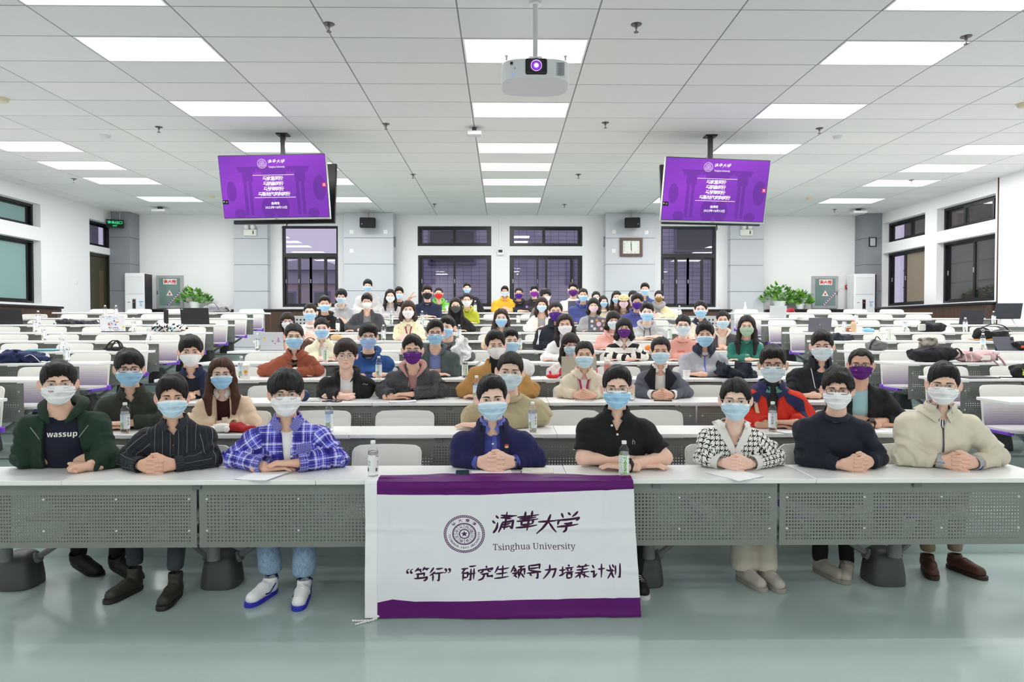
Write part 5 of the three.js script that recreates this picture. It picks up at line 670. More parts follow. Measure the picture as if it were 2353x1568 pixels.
// ---------------------------------------------------------------- the people, row by row; pixels are those of the photograph
const NOTE = 'people seated at the desks';
const sleeveStrip = (c, name, x0, y0, x1, y1, col, w = 0.006) => part(c.topPart, name, lay(c.F, [[x0 - w / 2, y0], [x0 + w / 2, y0], [x1 + w / 2, y1], [x1 - w / 2, y1]], 2, 18, 0.002, 0.003, 0.6), std(col, 0.5));
const button = (c, par, f, y, col = '#e9e4d8', dx = 0) => { const g = lathe([[0, 0.004], [0.006, 0.0038], [0.0072, 0.001], [0.0072, -0.002]], 12); g.rotateX(Math.PI / 2); let z = 0.5; while (f(c.N[0] * 0.85 + dx, y, z) > 0.002 && z > 0) z -= 0.001; part(par, 'button', g, std(col, 0.3), [c.N[0] * 0.85 + dx, y, z + 0.001]); };
// front row
person({ row: 0, x: 134, t: 826, b: 929, e: [22, 268], h: [162, 1056], hands: 'fist', side: 1, hz: 0.24, nod: 0.02, brow: 1.35, wide: 1.03, hair: ['short', { line: 0.054, seed: 2 }], mask: 'white', maskText: 'DJW', gl: ['wire', '#8d8f94'], skin: '#e6b597', label: 'man in an open dark green hoodie over a navy tee reading wassup, in white mask',
  top: { c: '#12301f', kind: 'open', w0: 0.075, w1: 0.12, bulk: 1.17, inner: { c: '#12162b' }, hood: 1, hoodR: 0.038, wrk: 0.007, print: { on: 'inner', text: 'wassup', c: '#eceae4', dy: 0.142, w: 0.165, h: 0.05, fs: 0.9 } }, legs: { c: '#101013', shoe: '#0b0b0c', sole: '#151516', lace: '#222', feet: [[170, 1330, 0.9, 0.03], [262, 1338, 0.9, 0.03]] },
  extra: (c) => { for (const s of [-1, 1]) { sleeveStrip(c, 'pocket_trim', c.N[0] + s * 0.155, c.N[1] - 0.1, c.N[0] + s * 0.105, c.N[1] - 0.175, '#8d8f86', 0.005); } } });
person({ row: 0, x: 396, t: 857, b: 959, e: [263, 497], h: [356, 1068], hands: 'clasp', hyaw: -0.1, brow: 1.1, hair: ['fringe', { line: 0.058, part: -0.9, quiff: 0.02, top: 0.032, seed: 4 }], hairC: '#1c1310', mask: 'sky', skin: '#dfa987', label: 'man in a charcoal pinstripe shirt and pale blue mask, hair swept across his forehead',
  top: { c: 'pinstripe', kind: 'shirt', dep: 0.085, cuff: 'pinstripe', cuffW: 1.02, sleeve: 0.98, wrk: 0.006, fw: 0.024, fd: 0.034 }, legs: { c: '#343b42', boot: 1, shoe: '#2c2820', sole: '#221e19', lace: '#3a352b', feet: [[258, 1385, -0.5], [366, 1400, -0.15]], up: 0.09 }, extra: (c) => { button(c, c.topPart, c.F, c.N[1] - 0.14, '#5b3a2a'); button(c, c.topPart, c.F, c.N[1] - 0.2, '#3a3028'); sleeveStrip(c, 'placket', c.N[0] + 0.004, c.N[1] - 0.085, c.N[0] * 0.8 + 0.004, 0.79, '#171a21', 0.003); } });
person({ row: 0, x: 657, t: 846, b: 955, e: [511, 795], h: [640, 1060], hands: 'stack', hz: 0.22, wide: 0.97, hair: ['bowl', { seed: 3 }], hairC: '#0f0d0d', mask: 'white', gl: ['round', '#6b5a48'], skin: '#e2af90', label: 'man with a black bowl cut in a blue and white plaid shirt',
  top: { c: 'plaid', kind: 'open', w0: 0.035, w1: 0.012, collar: 'shirt', gap: 0.5, fw: 0.03, fd: 0.04, inner: { c: '#efeeee' }, bulk: 1.12, wrk: 0.007, cuff: 'plaid', cuffW: 1.1, sleeve: 0.96 }, legs: { c: 'jeans', shoe: '#f0f0f0', sole: '#2a2fb4', lace: '#f5f5f5', mark: '#1e1f86', wide: 1.35, up: 0.06, feet: [[585, 1394, -0.45], [678, 1402, -0.05]] }, extra: (c) => { for (const y of [0.09, 0.15, 0.21]) button(c, c.topPart, c.F, c.N[1] - y, '#f1efe8', 0.03); part(c.topPart, 'chest_pocket', lay(c.F, [[c.N[0] + 0.06, c.N[1] - 0.14], [c.N[0] + 0.15, c.N[1] - 0.13], [c.N[0] + 0.15, c.N[1] - 0.2], [c.N[0] + 0.06, c.N[1] - 0.21]], 8, 6, 0.002, 0.004, 0.6), c.cm('plaid')); } });
person({ row: 0, x: 1131, t: 857, b: 965, e: [1035, 1250], h: [1140, 1066], hands: 'clasp', hz: 0.24, brow: 1.3, roll: 0.05, hair: ['swept', { part: 0.7, seed: 5 }], hairC: '#100d0c', mask: 'sky', skin: '#efc2ab', watch: { c: '#0c0c0d', i: 1 }, label: 'man in a navy suit jacket and open blue shirt with a round red badge',
  top: { c: '#191b4c', kind: 'open', w0: 0.04, w1: 0.06, collar: 'lapel', collarC: '#16183f', lw: 0.07, ll: 0.26, inner: { c: '#3d4694', kind: 'shirt', collar: 1, collarC: '#6a74c4' }, bulk: 1.08, sleeve: 0.9, wrk: 0.005, cuff: '#5560b5', cuffW: 0.8, cuffIn: 0.012 }, legs: { c: '#14151f', shoe: '#111' }, extra: (c) => { button(c, c.topPart, c.innerF, c.N[1] - 0.115); button(c, c.topPart, c.innerF, c.N[1] - 0.185); sleeveStrip({ ...c, F: c.innerF }, 'placket', c.N[0] + 0.012, c.N[1] - 0.06, c.N[0] * 0.8 + 0.012, 0.79, '#4a54a6', 0.028); part(c.topPart, 'round_badge', lay(c.solid, [[c.N[0] + 0.075, c.N[1] - 0.112], [c.N[0] + 0.101, c.N[1] - 0.112], [c.N[0] + 0.101, c.N[1] - 0.138], [c.N[0] + 0.075, c.N[1] - 0.138]], 6, 6, 0.011, 0.002, 0.6), std('#fff', 0.4, { map: canvasTex(64, 64, (g) => { g.fillStyle = '#191b4c'; g.fillRect(0, 0, 64, 64); g.fillStyle = '#e8b95a'; g.beginPath(); g.arc(32, 32, 30, 0, 7); g.fill(); g.fillStyle = '#c3241c'; g.beginPath(); g.arc(32, 32, 30, Math.PI, 0); g.fill(); g.fillStyle = '#f3dca0'; g.fillRect(12, 38, 40, 8); }) })); } });
person({ row: 0, x: 1418, t: 835, b: 939, e: [1321, 1549], h: [1452, 1064], hands: 'fold', side: 1, fw: 0.02, hz: 0.19, brow: 1.35, hair: ['swept', { part: 0.5, seed: 6 }], hairC: '#121010', mask: 'blue', gl: ['rect', '#7d7a78'], skin: '#ecbda3', watch: { c: '#17181a', i: 1 }, label: 'man in a short-sleeved black polo shirt with bare forearms on the desk',
  top: { c: '#0d0d10', kind: 'shirt', dep: 0.11, sl: 0.42, sleeve: -0.74, bulk: 1.06, fw: 0.02, fd: 0.03, wrk: 0.004, print: { text: 'n', c: '#e8e8e6', dy: 0.165, dx: 0.1, w: 0.028, h: 0.034, draw: (g, W, H) => { g.lineWidth = 40; g.beginPath(); g.arc(W * 0.35, H * 0.12, 34, 0, 7); g.fill(); g.beginPath(); g.moveTo(W * 0.3, H * 0.3); g.lineTo(W * 0.25, H * 0.95); g.moveTo(W * 0.35, H * 0.35); g.quadraticCurveTo(W * 0.8, H * 0.2, W * 0.72, H * 0.95); g.stroke(); } } }, legs: { c: '#111216', shoe: '#0c0c0e', feet: [[1478, 1335, 0.3], null] }, extra: (c) => { button(c, c.topPart, c.F, c.N[1] - 0.125, '#f4f4f2', 0); button(c, c.topPart, c.F, c.N[1] - 0.07, '#e9e9e6', -0.034); } });
person({ row: 0, x: 1690, t: 871, b: 962, e: [1598, 1806], h: [1700, 1068], fem: 1, hands: 'clasp', hz: 0.23, hk: 1.03, hair: ['tuck', { part: -0.5, seed: 7 }], hairC: '#120f0f', mask: 'sky', gl: ['round', '#b9b4ac'], skin: '#f0c8b2', label: 'woman in a black and white houndstooth sweater with a wide white V collar',
  top: { c: 'hound', kind: 'v', dep: 0.15, sl: 0.5, bulk: 1.16, neck: 0.07, sleeve: 0.8, wrk: 0.006, cuff: '#e9e7e2', cuffW: 1.12, cuffIn: 0.03 }, legs: { c: '#cfc8b6', shoe: '#b6b0a6', sole: '#9b968c', lace: '#c9c4ba', wide: 1.75, feet: [[1742, 1365, 0.45], [1790, 1367, 0.3]], up: 0.0 }, extra: (c) => { for (const s of [-1, 1]) { const q = [[c.N[0] + s * 0.072, c.N[1] + 0.02], [c.N[0] + s * 0.122, c.N[1] + 0.0], [c.N[0] + s * 0.012, c.N[1] - 0.195], [c.N[0] - s * 0.003, c.N[1] - 0.15]]; part(c.topPart, 'v_collar', lay(c.solid, s > 0 ? q : [q[1], q[0], q[3], q[2]], 10, 16, 0.004, 0.006, 0.6), c.cm('#ebe9e4')); } part(c.topPart, 'neck_band', collarBand([c.N[0], c.N[1] - 0.012, c.N[2] - 0.005], c.S, 0.084, 0.074, 0.035, 0.8, 0.02), c.cm('#ebe9e4')); } });
person({ row: 0, x: 1924, t: 840, b: 941, e: [1835, 2038], h: [1976, 1056], hands: 'clasp', hyaw: 0.4, hroll: 0.05, brow: 1.1, hair: ['curly', { curl: 0.45, seed: 8, side: 0.013 }], hairC: '#171412', mask: 'white', gl: ['rect', '#4a3226'], skin: '#e4b497', label: 'man in a plain navy crew-neck sweater and white mask in the front row',
  top: { c: '#151a29', kind: 'crew', bulk: 1.1, wrk: 0.005 }, legs: { c: '#0f1013', shoe: '#a9a498', sole: '#8e897d', lace: '#c2bdb0', feet: [[1926, 1346, 0.5], [1968, 1350, -0.3]] } });
person({ row: 0, x: 2168, t: 828, b: 930, e: [2062, 2318], h: [2216, 1054], hands: 'clasp', hz: 0.23, brow: 1.2, roll: -0.03, hair: ['swept', { part: 0.8, line: 0.06, seed: 9, top: 0.03 }], hairC: '#0e0d0e', mask: 'white', gl: ['wire', '#3a2f2a'], skin: '#e6b79a', watch: { c: '#1c2f9c', i: 1 }, label: 'man in a cream half-zip pullover over a striped shirt',
  top: { c: '#d9d1bd', kind: 'v', dep: 0.13, sl: 0.33, collar: 'wide', bulk: 1.17, wrk: 0.006, inner: { c: 'stripe', kind: 'shirt', collar: 1 }, zip: '#3a3c40', zipEnd: 0.85, sleeve: 0.9, cuff: 'stripe', cuffW: 0.86, cuffIn: -0.008 }, legs: { c: '#8a7c64', shoe: '#4a2618', sole: '#2b1a13', lace: '#3a2116', feet: [[2165, 1340, -0.1], [2250, 1340, 0.6]], up: 0.05 } });

// second row
person({ row: 1, x: 297, t: 800, b: 888, h: [262, 984], hands: 'stack', hz: 0.2, hair: ['fringe', { line: 0.044, seed: 11 }], mask: 'blue', gl: ['rect', '#26221f'], label: 'man in an olive green shirt, dark-framed glasses and blue mask', top: { c: '#2f342c', kind: 'shirt', dep: 0.09, fw: 0.034, fd: 0.035, bulk: 1.05, wrk: 0.006 }, extra: (c) => sleeveStrip(c, 'placket', c.N[0], c.N[1] - 0.1, c.N[0] * 0.8, 0.79, '#282c26', 0.016) });
person({ row: 1, x: 509, t: 820, b: 894, e: [428, 598], h: [520, 970], fem: 1, hands: 'fold', side: -1, hair: ['xlong', { seed: 12, long: 0.9 }], hairC: '#4a2817', mask: 'blue', gl: ['wire', '#b9b4ac'], earbud: 1, brow: 0.9, label: 'woman with long auburn hair in a cream cardigan over a dark red top', top: { c: '#e8cdb0', kind: 'open', w0: 0.05, w1: 0.055, bulk: 1.16, inner: { c: '#3a1214', kind: 'shirt', collar: 1, collarC: '#ece6dc' }, cuff: '#edd9c0', cuffW: 1.1 } });
person({ row: 1, x: 1172, t: 807, b: 897, e: [1062, 1264], h: [1120, 975], roll: -0.06, hands: 'fold', side: 1, hair: ['buzz', { seed: 13, top: 0.016 }], mask: 'pale', gl: ['wire', '#a8a29a'], label: 'man in a sand-beige sweater sitting behind the navy suit', top: { c: '#b7a988', bulk: 1.2, wrk: 0.007 }, sw: 1.08 });
person({ row: 1, x: 1776, t: 790, b: 879, e: [1712, 1872], h: [1795, 965], hands: 'stack', hair: ['crop', { seed: 14, top: 0.026, line: 0.055 }], hairC: '#141110', skin: '#c9936f', mask: 'pale', gl: ['rect', '#2a2522'], label: 'man in a red and navy weatherproof jacket over a green collar', top: { c: '#d8301c', kind: 'open', w0: 0.05, w1: 0.012, bulk: 1.18, collar: 'wide', collarC: '#252a55', inner: { c: '#2e3330', kind: 'turtle', rib: '#5d9a80' }, wrk: 0.008 },
  extra: (c) => { for (const s of [-1, 1]) part(c.topPart, 'shoulder_panel', lay(c.solid, s > 0 ? [[c.N[0] + 0.07, c.N[1] - 0.02], [c.sh[1][0] + 0.035, c.sh[1][1] + 0.03], [c.sh[1][0] + 0.06, c.sh[1][1] - 0.1], [c.N[0] + 0.1, c.N[1] - 0.11]] : [[c.sh[0][0] - 0.035, c.sh[0][1] + 0.03], [c.N[0] - 0.07, c.N[1] - 0.02], [c.N[0] - 0.1, c.N[1] - 0.11], [c.sh[0][0] - 0.06, c.sh[0][1] - 0.1]], 10, 10, 0.004, 0.004, 0.6), c.cm('#252a55')); part(c.topPart, 'chest_stripe', lay(c.solid, [[c.N[0] - 0.135, c.N[1] - 0.11], [c.N[0] - 0.112, c.N[1] - 0.11], [c.N[0] - 0.1, c.N[1] - 0.19], [c.N[0] - 0.125, c.N[1] - 0.19]], 3, 8, 0.004, 0.004, 0.6), c.cm('#d9c3a8')); part(c.t, 'green_collar', collarBand([c.N[0], c.N[1] - 0.01, c.N[2] + 0.006], c.S, 0.075, 0.066, 0.034, 0.25, 0.03, 0.006), c.cm('#5d9a80')); } });
person({ row: 1, x: 1978, t: 800, b: 873, e: [1925, 2086], h: [2018, 968], hands: 'fold', side: 1, wide: 1.05, hair: ['bald', { seed: 15 }], mask: 'purple', gl: ['rect', '#2b201c'], skin: '#d79f7e', watch: { c: '#121214', i: 1 }, label: 'man with receding hair and purple mask, black jacket over a pale blue tee', top: { c: '#16171a', kind: 'open', w0: 0.055, w1: 0.06, inner: { c: '#a6cdd4' }, sleeve: 0.5, bulk: 1.12 } });
// third row
person({ row: 2, x: 438, t: 768, b: 843, e: [372, 492], h: [434, 905], hands: 'fist', side: -1, hair: ['fringe', { seed: 16, part: 0.3, line: 0.046 }], mask: 'kf', skin: '#e4b294', label: 'man in an open navy striped shirt over a dark tee, with a beaked white mask', top: { c: 'navystripe', kind: 'open', w0: 0.045, w1: 0.07, collar: 'shirt', gap: 0.55, fw: 0.034, fd: 0.035, inner: { c: '#151a2c' } }, watch: { c: '#22252a', i: 0 } });
person({ row: 2, x: 795, t: 778, b: 847, e: [727, 853], h: [803, 906], hands: 'fist', side: -1, hk: 0.98, neck: 0.158, hair: ['fringe', { seed: 17, line: 0.045, top: 0.032, side: 0.02 }], hairC: '#2c1b14', gl: ['big', '#9a948c'], skin: '#eec3ad', label: 'man without a mask in a black zip jacket over a white tee', top: { c: '#131316', kind: 'open', w0: 0.05, w1: 0.055, hood: 1, hoodR: 0.02, inner: { c: '#eceaea' }, bulk: 1.08, print: { text: 'm', c: '#d8d8d6', dy: 0.1, dx: 0.16, w: 0.045, h: 0.02, draw: (g, W, H) => { g.lineWidth = 26; g.beginPath(); g.moveTo(20, H * 0.7); g.quadraticCurveTo(W * 0.3, 0, W * 0.5, H * 0.6); g.quadraticCurveTo(W * 0.7, H, W - 20, H * 0.4); g.stroke(); } } } });
person({ row: 2, x: 948, t: 765, b: 837, e: [866, 1029], h: [922, 905], hands: 'stack', brow: 1.2, hair: ['quiff', { seed: 18, jag: 0.012, side: 0.008 }], mask: 'purple', gl: ['big', '#b9b4ac'], skin: '#e2b091', label: 'man with a purple mask in a grey denim jacket over a dusty pink hood', top: { c: 'denim', kind: 'open', w0: 0.05, w1: 0.012, hood: 1, hoodC: '#b98a86', hoodR: 0.03, inner: { c: '#b98a86' }, bulk: 1.18, wrk: 0.008, cuff: 'denim' }, extra: (c) => { for (const s of [-1, 1]) { part(c.topPart, 'chest_pocket', lay(c.solid, [[c.N[0] + s * 0.11 - 0.055, c.N[1] - 0.15], [c.N[0] + s * 0.11 + 0.055, c.N[1] - 0.15], [c.N[0] + s * 0.11 + 0.055, c.N[1] - 0.18], [c.N[0] + s * 0.11 - 0.055, c.N[1] - 0.18]], 8, 4, 0.003, 0.005, 0.6), c.cm('#3a3a3e')); } sleeveStrip(c, 'drawstring', c.N[0] - 0.03, c.N[1] - 0.06, c.N[0] - 0.035, c.N[1] - 0.16, '#b98a86', 0.006); } });
person({ row: 2, x: 1139, t: 755, b: 826, e: [1052, 1238], h: [1120, 905], yaw: 0.1, roll: 0.04, hands: 'fold', side: 1, hair: ['quiff', { seed: 19 }], mask: 'n95', skin: '#e8b99c', label: 'man in a camel coat behind the beige sweater, grey cup-shaped mask', top: { c: '#b5864c', kind: 'open', w0: 0.045, w1: 0.03, collar: 'lapel', lw: 0.08, ll: 0.2, inner: { c: '#17181c', kind: 'turtle' }, bulk: 1.2 } });
person({ row: 2, x: 1343, t: 782, b: 846, e: [1276, 1396], h: [1343, 906], fem: 1, hands: 'clasp', hair: ['tied', { seed: 20 }], mask: 'sky', lanyard: '#b01d52', skin: '#dfa98a', label: 'woman in a cream fleece jacket with a crimson lanyard', top: { c: '#dccfba', kind: 'open', w0: 0.06, w1: 0.05, collar: 'wide', bulk: 1.2, inner: { c: '#e6e4e2' }, wrk: 0.006 } });
person({ row: 2, x: 1518, t: 773, b: 838, e: [1456, 1592], h: [1524, 902], fem: 1, hands: 'clasp', hair: ['tied', { seed: 21, line: 0.075 }], mask: 'sky', skin: '#dfa888', label: 'woman in a grey coat with broad black lapels over a white collared shirt', top: { c: '#5a5d68', kind: 'open', w0: 0.05, w1: 0.05, collar: 'lapel', collarC: '#15161a', lw: 0.11, ll: 0.28, inner: { c: '#ebe7df', kind: 'shirt', collar: 1 }, bulk: 1.12, cuff: '#e8e6e2', print: { on: 'inner', text: 'mis Bee', c: '#2f7a45', dy: 0.215, w: 0.1, h: 0.03, face: 'serif' } } });
person({ row: 2, x: 1889, t: 756, b: 830, e: [1808, 1968], h: [1880, 905], hands: 'fold', side: 1, hair: ['short', { seed: 22, jag: 0.012, top: 0.026 }], mask: 'pale', gl: ['big', '#8d8580'], label: 'man in a black padded coat with a white drawcord', top: { c: '#191b21', kind: 'open', w0: 0.045, w1: 0.02, collar: 'high', gap: 0.6, inner: { c: '#1d2436', kind: 'shirt', collar: 1 }, bulk: 1.25, wrk: 0.009 }, extra: (c) => sleeveStrip(c, 'drawcord', c.N[0] - 0.085, c.N[1] - 0.03, c.N[0] - 0.06, c.N[1] - 0.2, '#d9d9d6', 0.006) });
// fourth row
person({ row: 3, x: 676, t: 743, b: 802, e: [592, 744], h: [668, 858], fem: 1, hands: 'fold', side: 1, hk: 0.98, hair: ['tied', { seed: 23, part: -0.6, line: 0.064 }], mask: 'blue', gl: ['round', '#b9b4ac'], earbud: 1, label: 'woman in a rust-brown wool coat with toggles and a wide collar', top: { c: '#9a5138', kind: 'open', w0: 0.035, w1: 0.01, collar: 'wide', inner: { c: '#1a1618', kind: 'shirt', collar: 1 }, bulk: 1.25, cuff: '#e9dccb', cuffW: 1.3 }, extra: (c) => { for (const d of [0.09, 0.1]) part(c.topPart, 'toggle', tube([[c.N[0] - 0.05, c.N[1] - d, c.N[2] + 0.16], [c.N[0], c.N[1] - d - 0.01, c.N[2] + 0.175], [c.N[0] + 0.05, c.N[1] - d, c.N[2] + 0.16]], 0.006, 8, 6), std('#5a3a28', 0.5)); } });
person({ row: 3, x: 846, t: 740, b: 803, e: [805, 892], h: [862, 862], hands: 'fold', side: -1, hair: ['fringe', { seed: 24, part: 0.8, line: 0.05 }], mask: 'lilac', gl: ['rect', '#5a4a40'], label: 'man in a bright blue hoodie with dark letters on the chest', top: { c: '#28508f', hood: 1, hoodR: 0.026, rib: '#15161c', bulk: 1.1, print: { text: 'RIALD', c: '#0f1424', dy: 0.19, dx: 0.02, w: 0.16, h: 0.045 } } });
person({ row: 3, x: 1000, t: 732, b: 794, e: [930, 1054], h: [985, 862], hands: 'fold', side: -1, hair: ['swept', { seed: 25, part: 0.5 }], mask: 'blue', gl: ['rect', '#2a2624'], label: 'man in a slate green jacket over a periwinkle tee', top: { c: '#4c5a59', kind: 'open', w0: 0.055, w1: 0.06, hood: 1, hoodR: 0.024, inner: { c: '#7d8cc4' }, bulk: 1.16 } });
person({ row: 3, x: 1172, t: 752, b: 812, e: [1096, 1216], h: [1150, 862], hands: 'fold', yaw: 0.25, hair: 'crop', mask: 'blue', label: 'person in a white padded jacket half hidden behind the camel coat', top: { c: '#e3e4e4', kind: 'open', w0: 0.045, w1: 0.02, collar: 'high', gap: 0.7, inner: { c: '#cbb0b4' }, bulk: 1.3, wrk: 0.01 } });
person({ row: 3, x: 1311, t: 764, b: 820, e: [1262, 1372], h: [1320, 862], fem: 1, hands: 'fold', yaw: 0.2, hair: ['bangs', { seed: 26 }], hairC: '#231512', mask: 'sky', gl: ['thick', '#d9a3ab'], label: 'woman with dark fringe and pink glasses in a pink and white knit', top: { c: 'pinkknit', bulk: 1.12 } });
person({ row: 3, x: 1620, t: 737, b: 798, e: [1563, 1676], h: [1620, 862], hands: 'fold', side: 1, hair: ['fringe', { seed: 27, line: 0.052 }], mask: 'blue', skin: '#e6b493', label: 'man in a pale grey jacket with a bright blue zip', top: { c: '#b4b5bd', collar: 'high', collarC: '#252d3e', gap: 0.35, zip: '#2a50c8', hood: 1, hoodC: '#252d3e', hoodR: 0.02, bulk: 1.12 } });
// fifth row
person({ row: 4, x: 739, t: 729, b: 779, e: [694, 792], fem: 1, hands: 'fold', hair: ['tied', { seed: 28, part: 0.4, line: 0.06 }], mask: 'blue', label: 'woman in a cream corduroy coat behind the rust-brown coat', top: { c: '#e9e3c8', kind: 'open', w0: 0.045, w1: 0.035, collar: 'wide', inner: { c: '#f0efee', kind: 'shirt' }, bulk: 1.16 } });
person({ row: 4, x: 1028, t: 724, b: 778, hands: 'fold', yaw: -0.35, hair: ['short', { seed: 29 }], mask: 'blue', label: 'man in a dark grey hood half hidden behind the slate green jacket', top: { c: '#55575a', hood: 1, hoodR: 0.032, bulk: 1.1 } });
person({ row: 4, x: 1298, t: 720, b: 771, e: [1243, 1336], h: [1285, 818], fem: 1, hands: 'fold', roll: 0.05, hair: ['long', { seed: 30, line: 0.07 }], hairC: '#1d1411', mask: 'white', skin: '#dba584', label: 'woman with long dark hair in a plain white ribbed sweater', top: { c: '#e9e9e9', kind: 'turtle' } });
person({ row: 4, x: 1434, t: 730, b: 777, e: [1390, 1489], h: [1440, 818], fem: 1, hands: 'fold', hk: 0.98, hair: ['bob', { seed: 31, long: 0.2 }], mask: 'purple', gl: ['round', '#3a2a26'], label: 'woman with a black bob and purple mask in a black and white striped sweater', top: { c: 'bw', kind: 'v', dep: 0.13, sl: 0.4, collar: 'wide', collarC: '#e8e4da', bulk: 1.16 } });
person({ row: 4, x: 1570, t: 722, b: 772, e: [1533, 1618], h: [1575, 822], fem: 1, hands: 'fold', hair: ['tied', { seed: 32, line: 0.06 }], mask: 'pale', gl: ['round', '#5b5350'], label: 'woman in a salmon pink sweater reading Confid', top: { c: '#e0a195', bulk: 1.1, print: { text: 'Confid', c: '#c4483c', dy: 0.16, dx: -0.02, w: 0.14, h: 0.035, face: 'serif' } } });
person({ row: 4, x: 1716, t: 724, b: 774, e: [1672, 1772], h: [1715, 818], fem: 1, hands: 'fold', side: -1, hair: ['xlong', { seed: 33, long: 0.95 }], hairC: '#1c1313', mask: 'green', label: 'woman with very long dark hair in a teal hoodie and green mask', top: { c: '#2d7a6c', hood: 1, hoodR: 0.022, bulk: 1.1, print: { text: 'Lilia', c: '#cfe3dc', dy: 0.19, w: 0.07, h: 0.03, face: 'serif' } } });
// sixth row
person({ row: 5, x: 661, t: 717, b: 759, fem: 1, hands: 'clasp', hair: ['bangs', { seed: 34 }], hairC: '#2b1a14', mask: 'white', gl: ['thick', '#c9b8d6'], label: 'woman with brown hair and lilac glasses beside the stickered silver laptop', top: { c: '#d98a60', bulk: 1.05 } });
person({ row: 5, x: 1152, t: 708, b: 752, fem: 1, hands: 'fold', hair: ['xlong', { seed: 35, curl: 0.6, long: 0.6 }], hairC: '#3a241b', mask: 'blue', label: 'woman with wavy brown hair in a beige coat, sixth row', top: { c: '#d2bd9c', kind: 'open', collar: 'wide', inner: { c: '#e7ddcf' }, bulk: 1.15 } });
person({ row: 5, x: 1277, t: 692, b: 739, e: [1226, 1316], h: [1290, 800], hands: 'fold', hair: ['buzz', { seed: 36 }], mask: 'violet', gl: ['wire', '#77706b'], label: 'man with a purple mask in a navy track jacket with three white sleeve stripes', top: { c: '#1c202c', collar: 'high', collarC: '#2a2e3c', bulk: 1.16 }, extra: (c) => { for (let k = 0; k < 3; k++) sleeveStrip(c, 'sleeve_stripe', c.sh[0][0] - 0.012 - k * 0.014, c.sh[0][1] + 0.045, c.el[0][0] - 0.022 + k * 0.013, c.el[0][1] + 0.015, '#eceef0', 0.007); } });
person({ row: 5, x: 1409, t: 714, b: 758, e: [1366, 1450], fem: 1, hands: 'fold', yaw: 0.1, hair: ['bob', { seed: 37, long: 0.1 }], mask: 'pale', label: 'woman with a blunt fringe in a light pink hooded jacket', top: { c: '#ecb3a8', hood: 1, hoodR: 0.03, bulk: 1.12 } });
person({ row: 5, x: 1661, t: 713, b: 757, e: [1636, 1692], fem: 1, hands: 'fold', hair: ['tied', { seed: 38 }], mask: 'sky', label: 'woman in a cream and charcoal hooded jacket beside the teal hoodie', top: { c: '#4a474a', kind: 'open', w0: 0.06, w1: 0.06, hood: 1, hoodC: '#ddd3c3', inner: { c: '#e6ddce' }, bulk: 1.14 } });
// seventh row
person({ row: 6, x: 713, t: 696, b: 739, e: [676, 738], hands: 'clasp', yaw: -0.15, hair: 'buzz', mask: 'blue', gl: ['wire', '#b9b4ac'], label: 'man in a plain white tee, seventh row near the left aisle', top: { c: '#f0f0f0', print: { text: '∿∿', c: '#c9604a', dy: 0.15, w: 0.1, h: 0.03 } } });
person({ row: 6, x: 938, t: 690, b: 733, e: [903, 980], h: [930, 776], fem: 1, hands: 'clasp', hair: ['mid', { seed: 40, long: 0.22, line: 0.05 }], hairC: '#3a231a', mask: 'white', lanyard: '#9c2358', label: 'woman in a pale yellow flowered cardigan with a maroon lanyard', top: { c: 'floral', collar: 'wide', collarC: '#f4efcf', bulk: 1.14 } });
person({ row: 6, x: 1487, t: 693, b: 740, e: [1452, 1535], h: [1490, 776], hands: 'stack', hair: ['short', { seed: 41 }], mask: 'blue', label: 'man in a light grey hoodie with lime green lettering', top: { c: '#b5b6b8', hood: 1, hoodR: 0.028, strings: '#202124', bulk: 1.16, print: { text: 'SMACKCITY', c: '#b8e04a', dy: 0.2, w: 0.22, h: 0.05 } } });
person({ row: 6, x: 1610, t: 690, b: 732, e: [1585, 1650], fem: 1, hands: 'fold', hair: ['tied', { seed: 42 }], mask: 'blue', label: 'woman in a cream top with a dark navy collar, seventh row', top: { c: '#efe9d8', collar: 'wide', collarC: '#232a3c', bulk: 1.14 } });
// eighth row
person({ row: 7, x: 746, t: 678, b: 718, hands: 'fold', hair: 'crop', mask: 'blue', skin: '#dca686', label: 'man in a black hoodie with a tiny red badge', top: { c: '#141417', hood: 1, hoodR: 0.03, bulk: 1.15 }, extra: (c) => part(c.topPart, 'round_badge', ball(0.012, 8), std('#c8342a', 0.4), [c.N[0] + 0.06, c.N[1] - 0.1, c.C[2] + 0.14]) });
person({ row: 7, x: 843, t: 673, b: 711, e: [791, 887], h: [825, 758], hands: 'fold', hair: ['fringe', { seed: 44, part: -0.6, line: 0.05 }], mask: 'kf', gl: ['big', '#6d6560'], label: 'man in a charcoal blazer over a mid-grey tee', top: { c: '#45464a', kind: 'open', w0: 0.06, w1: 0.07, collar: 'lapel', inner: { c: '#85868a' }, bulk: 1.18 } });
person({ row: 7, x: 1047, t: 683, b: 720, e: [1005, 1095], fem: 1, hands: 'fold', hair: ['xlong', { seed: 45, long: 0.9 }], hairC: '#171213', mask: 'grey', gl: ['round', '#c9b79a'], label: 'woman with long black hair, charcoal mask and black roll-neck', top: { c: '#121214', kind: 'turtle', bulk: 1.1 } });
person({ row: 7, x: 1245, t: 682, b: 718, e: [1203, 1285], fem: 1, hands: 'clasp', hair: ['mid', { seed: 46, long: 0.4, line: 0.05 }], hairC: '#33201a', mask: 'sky', label: 'woman in a fluffy ivory jacket over a grey top', top: { c: '#f1eee2', kind: 'open', w0: 0.06, w1: 0.06, inner: { c: '#a9a9ab' }, bulk: 1.25, wrk: 0.01 } });
person({ row: 7, x: 1364, t: 684, b: 719, e: [1325, 1400], fem: 1, hands: 'fold', hair: ['bob', { seed: 47, long: 0.26 }], mask: 'pink', gl: ['round', '#c9b7b0'], label: 'woman with a black bob and pink mask behind the dark stickered laptop', top: { c: '#9b9c9e', bulk: 1.15 } });
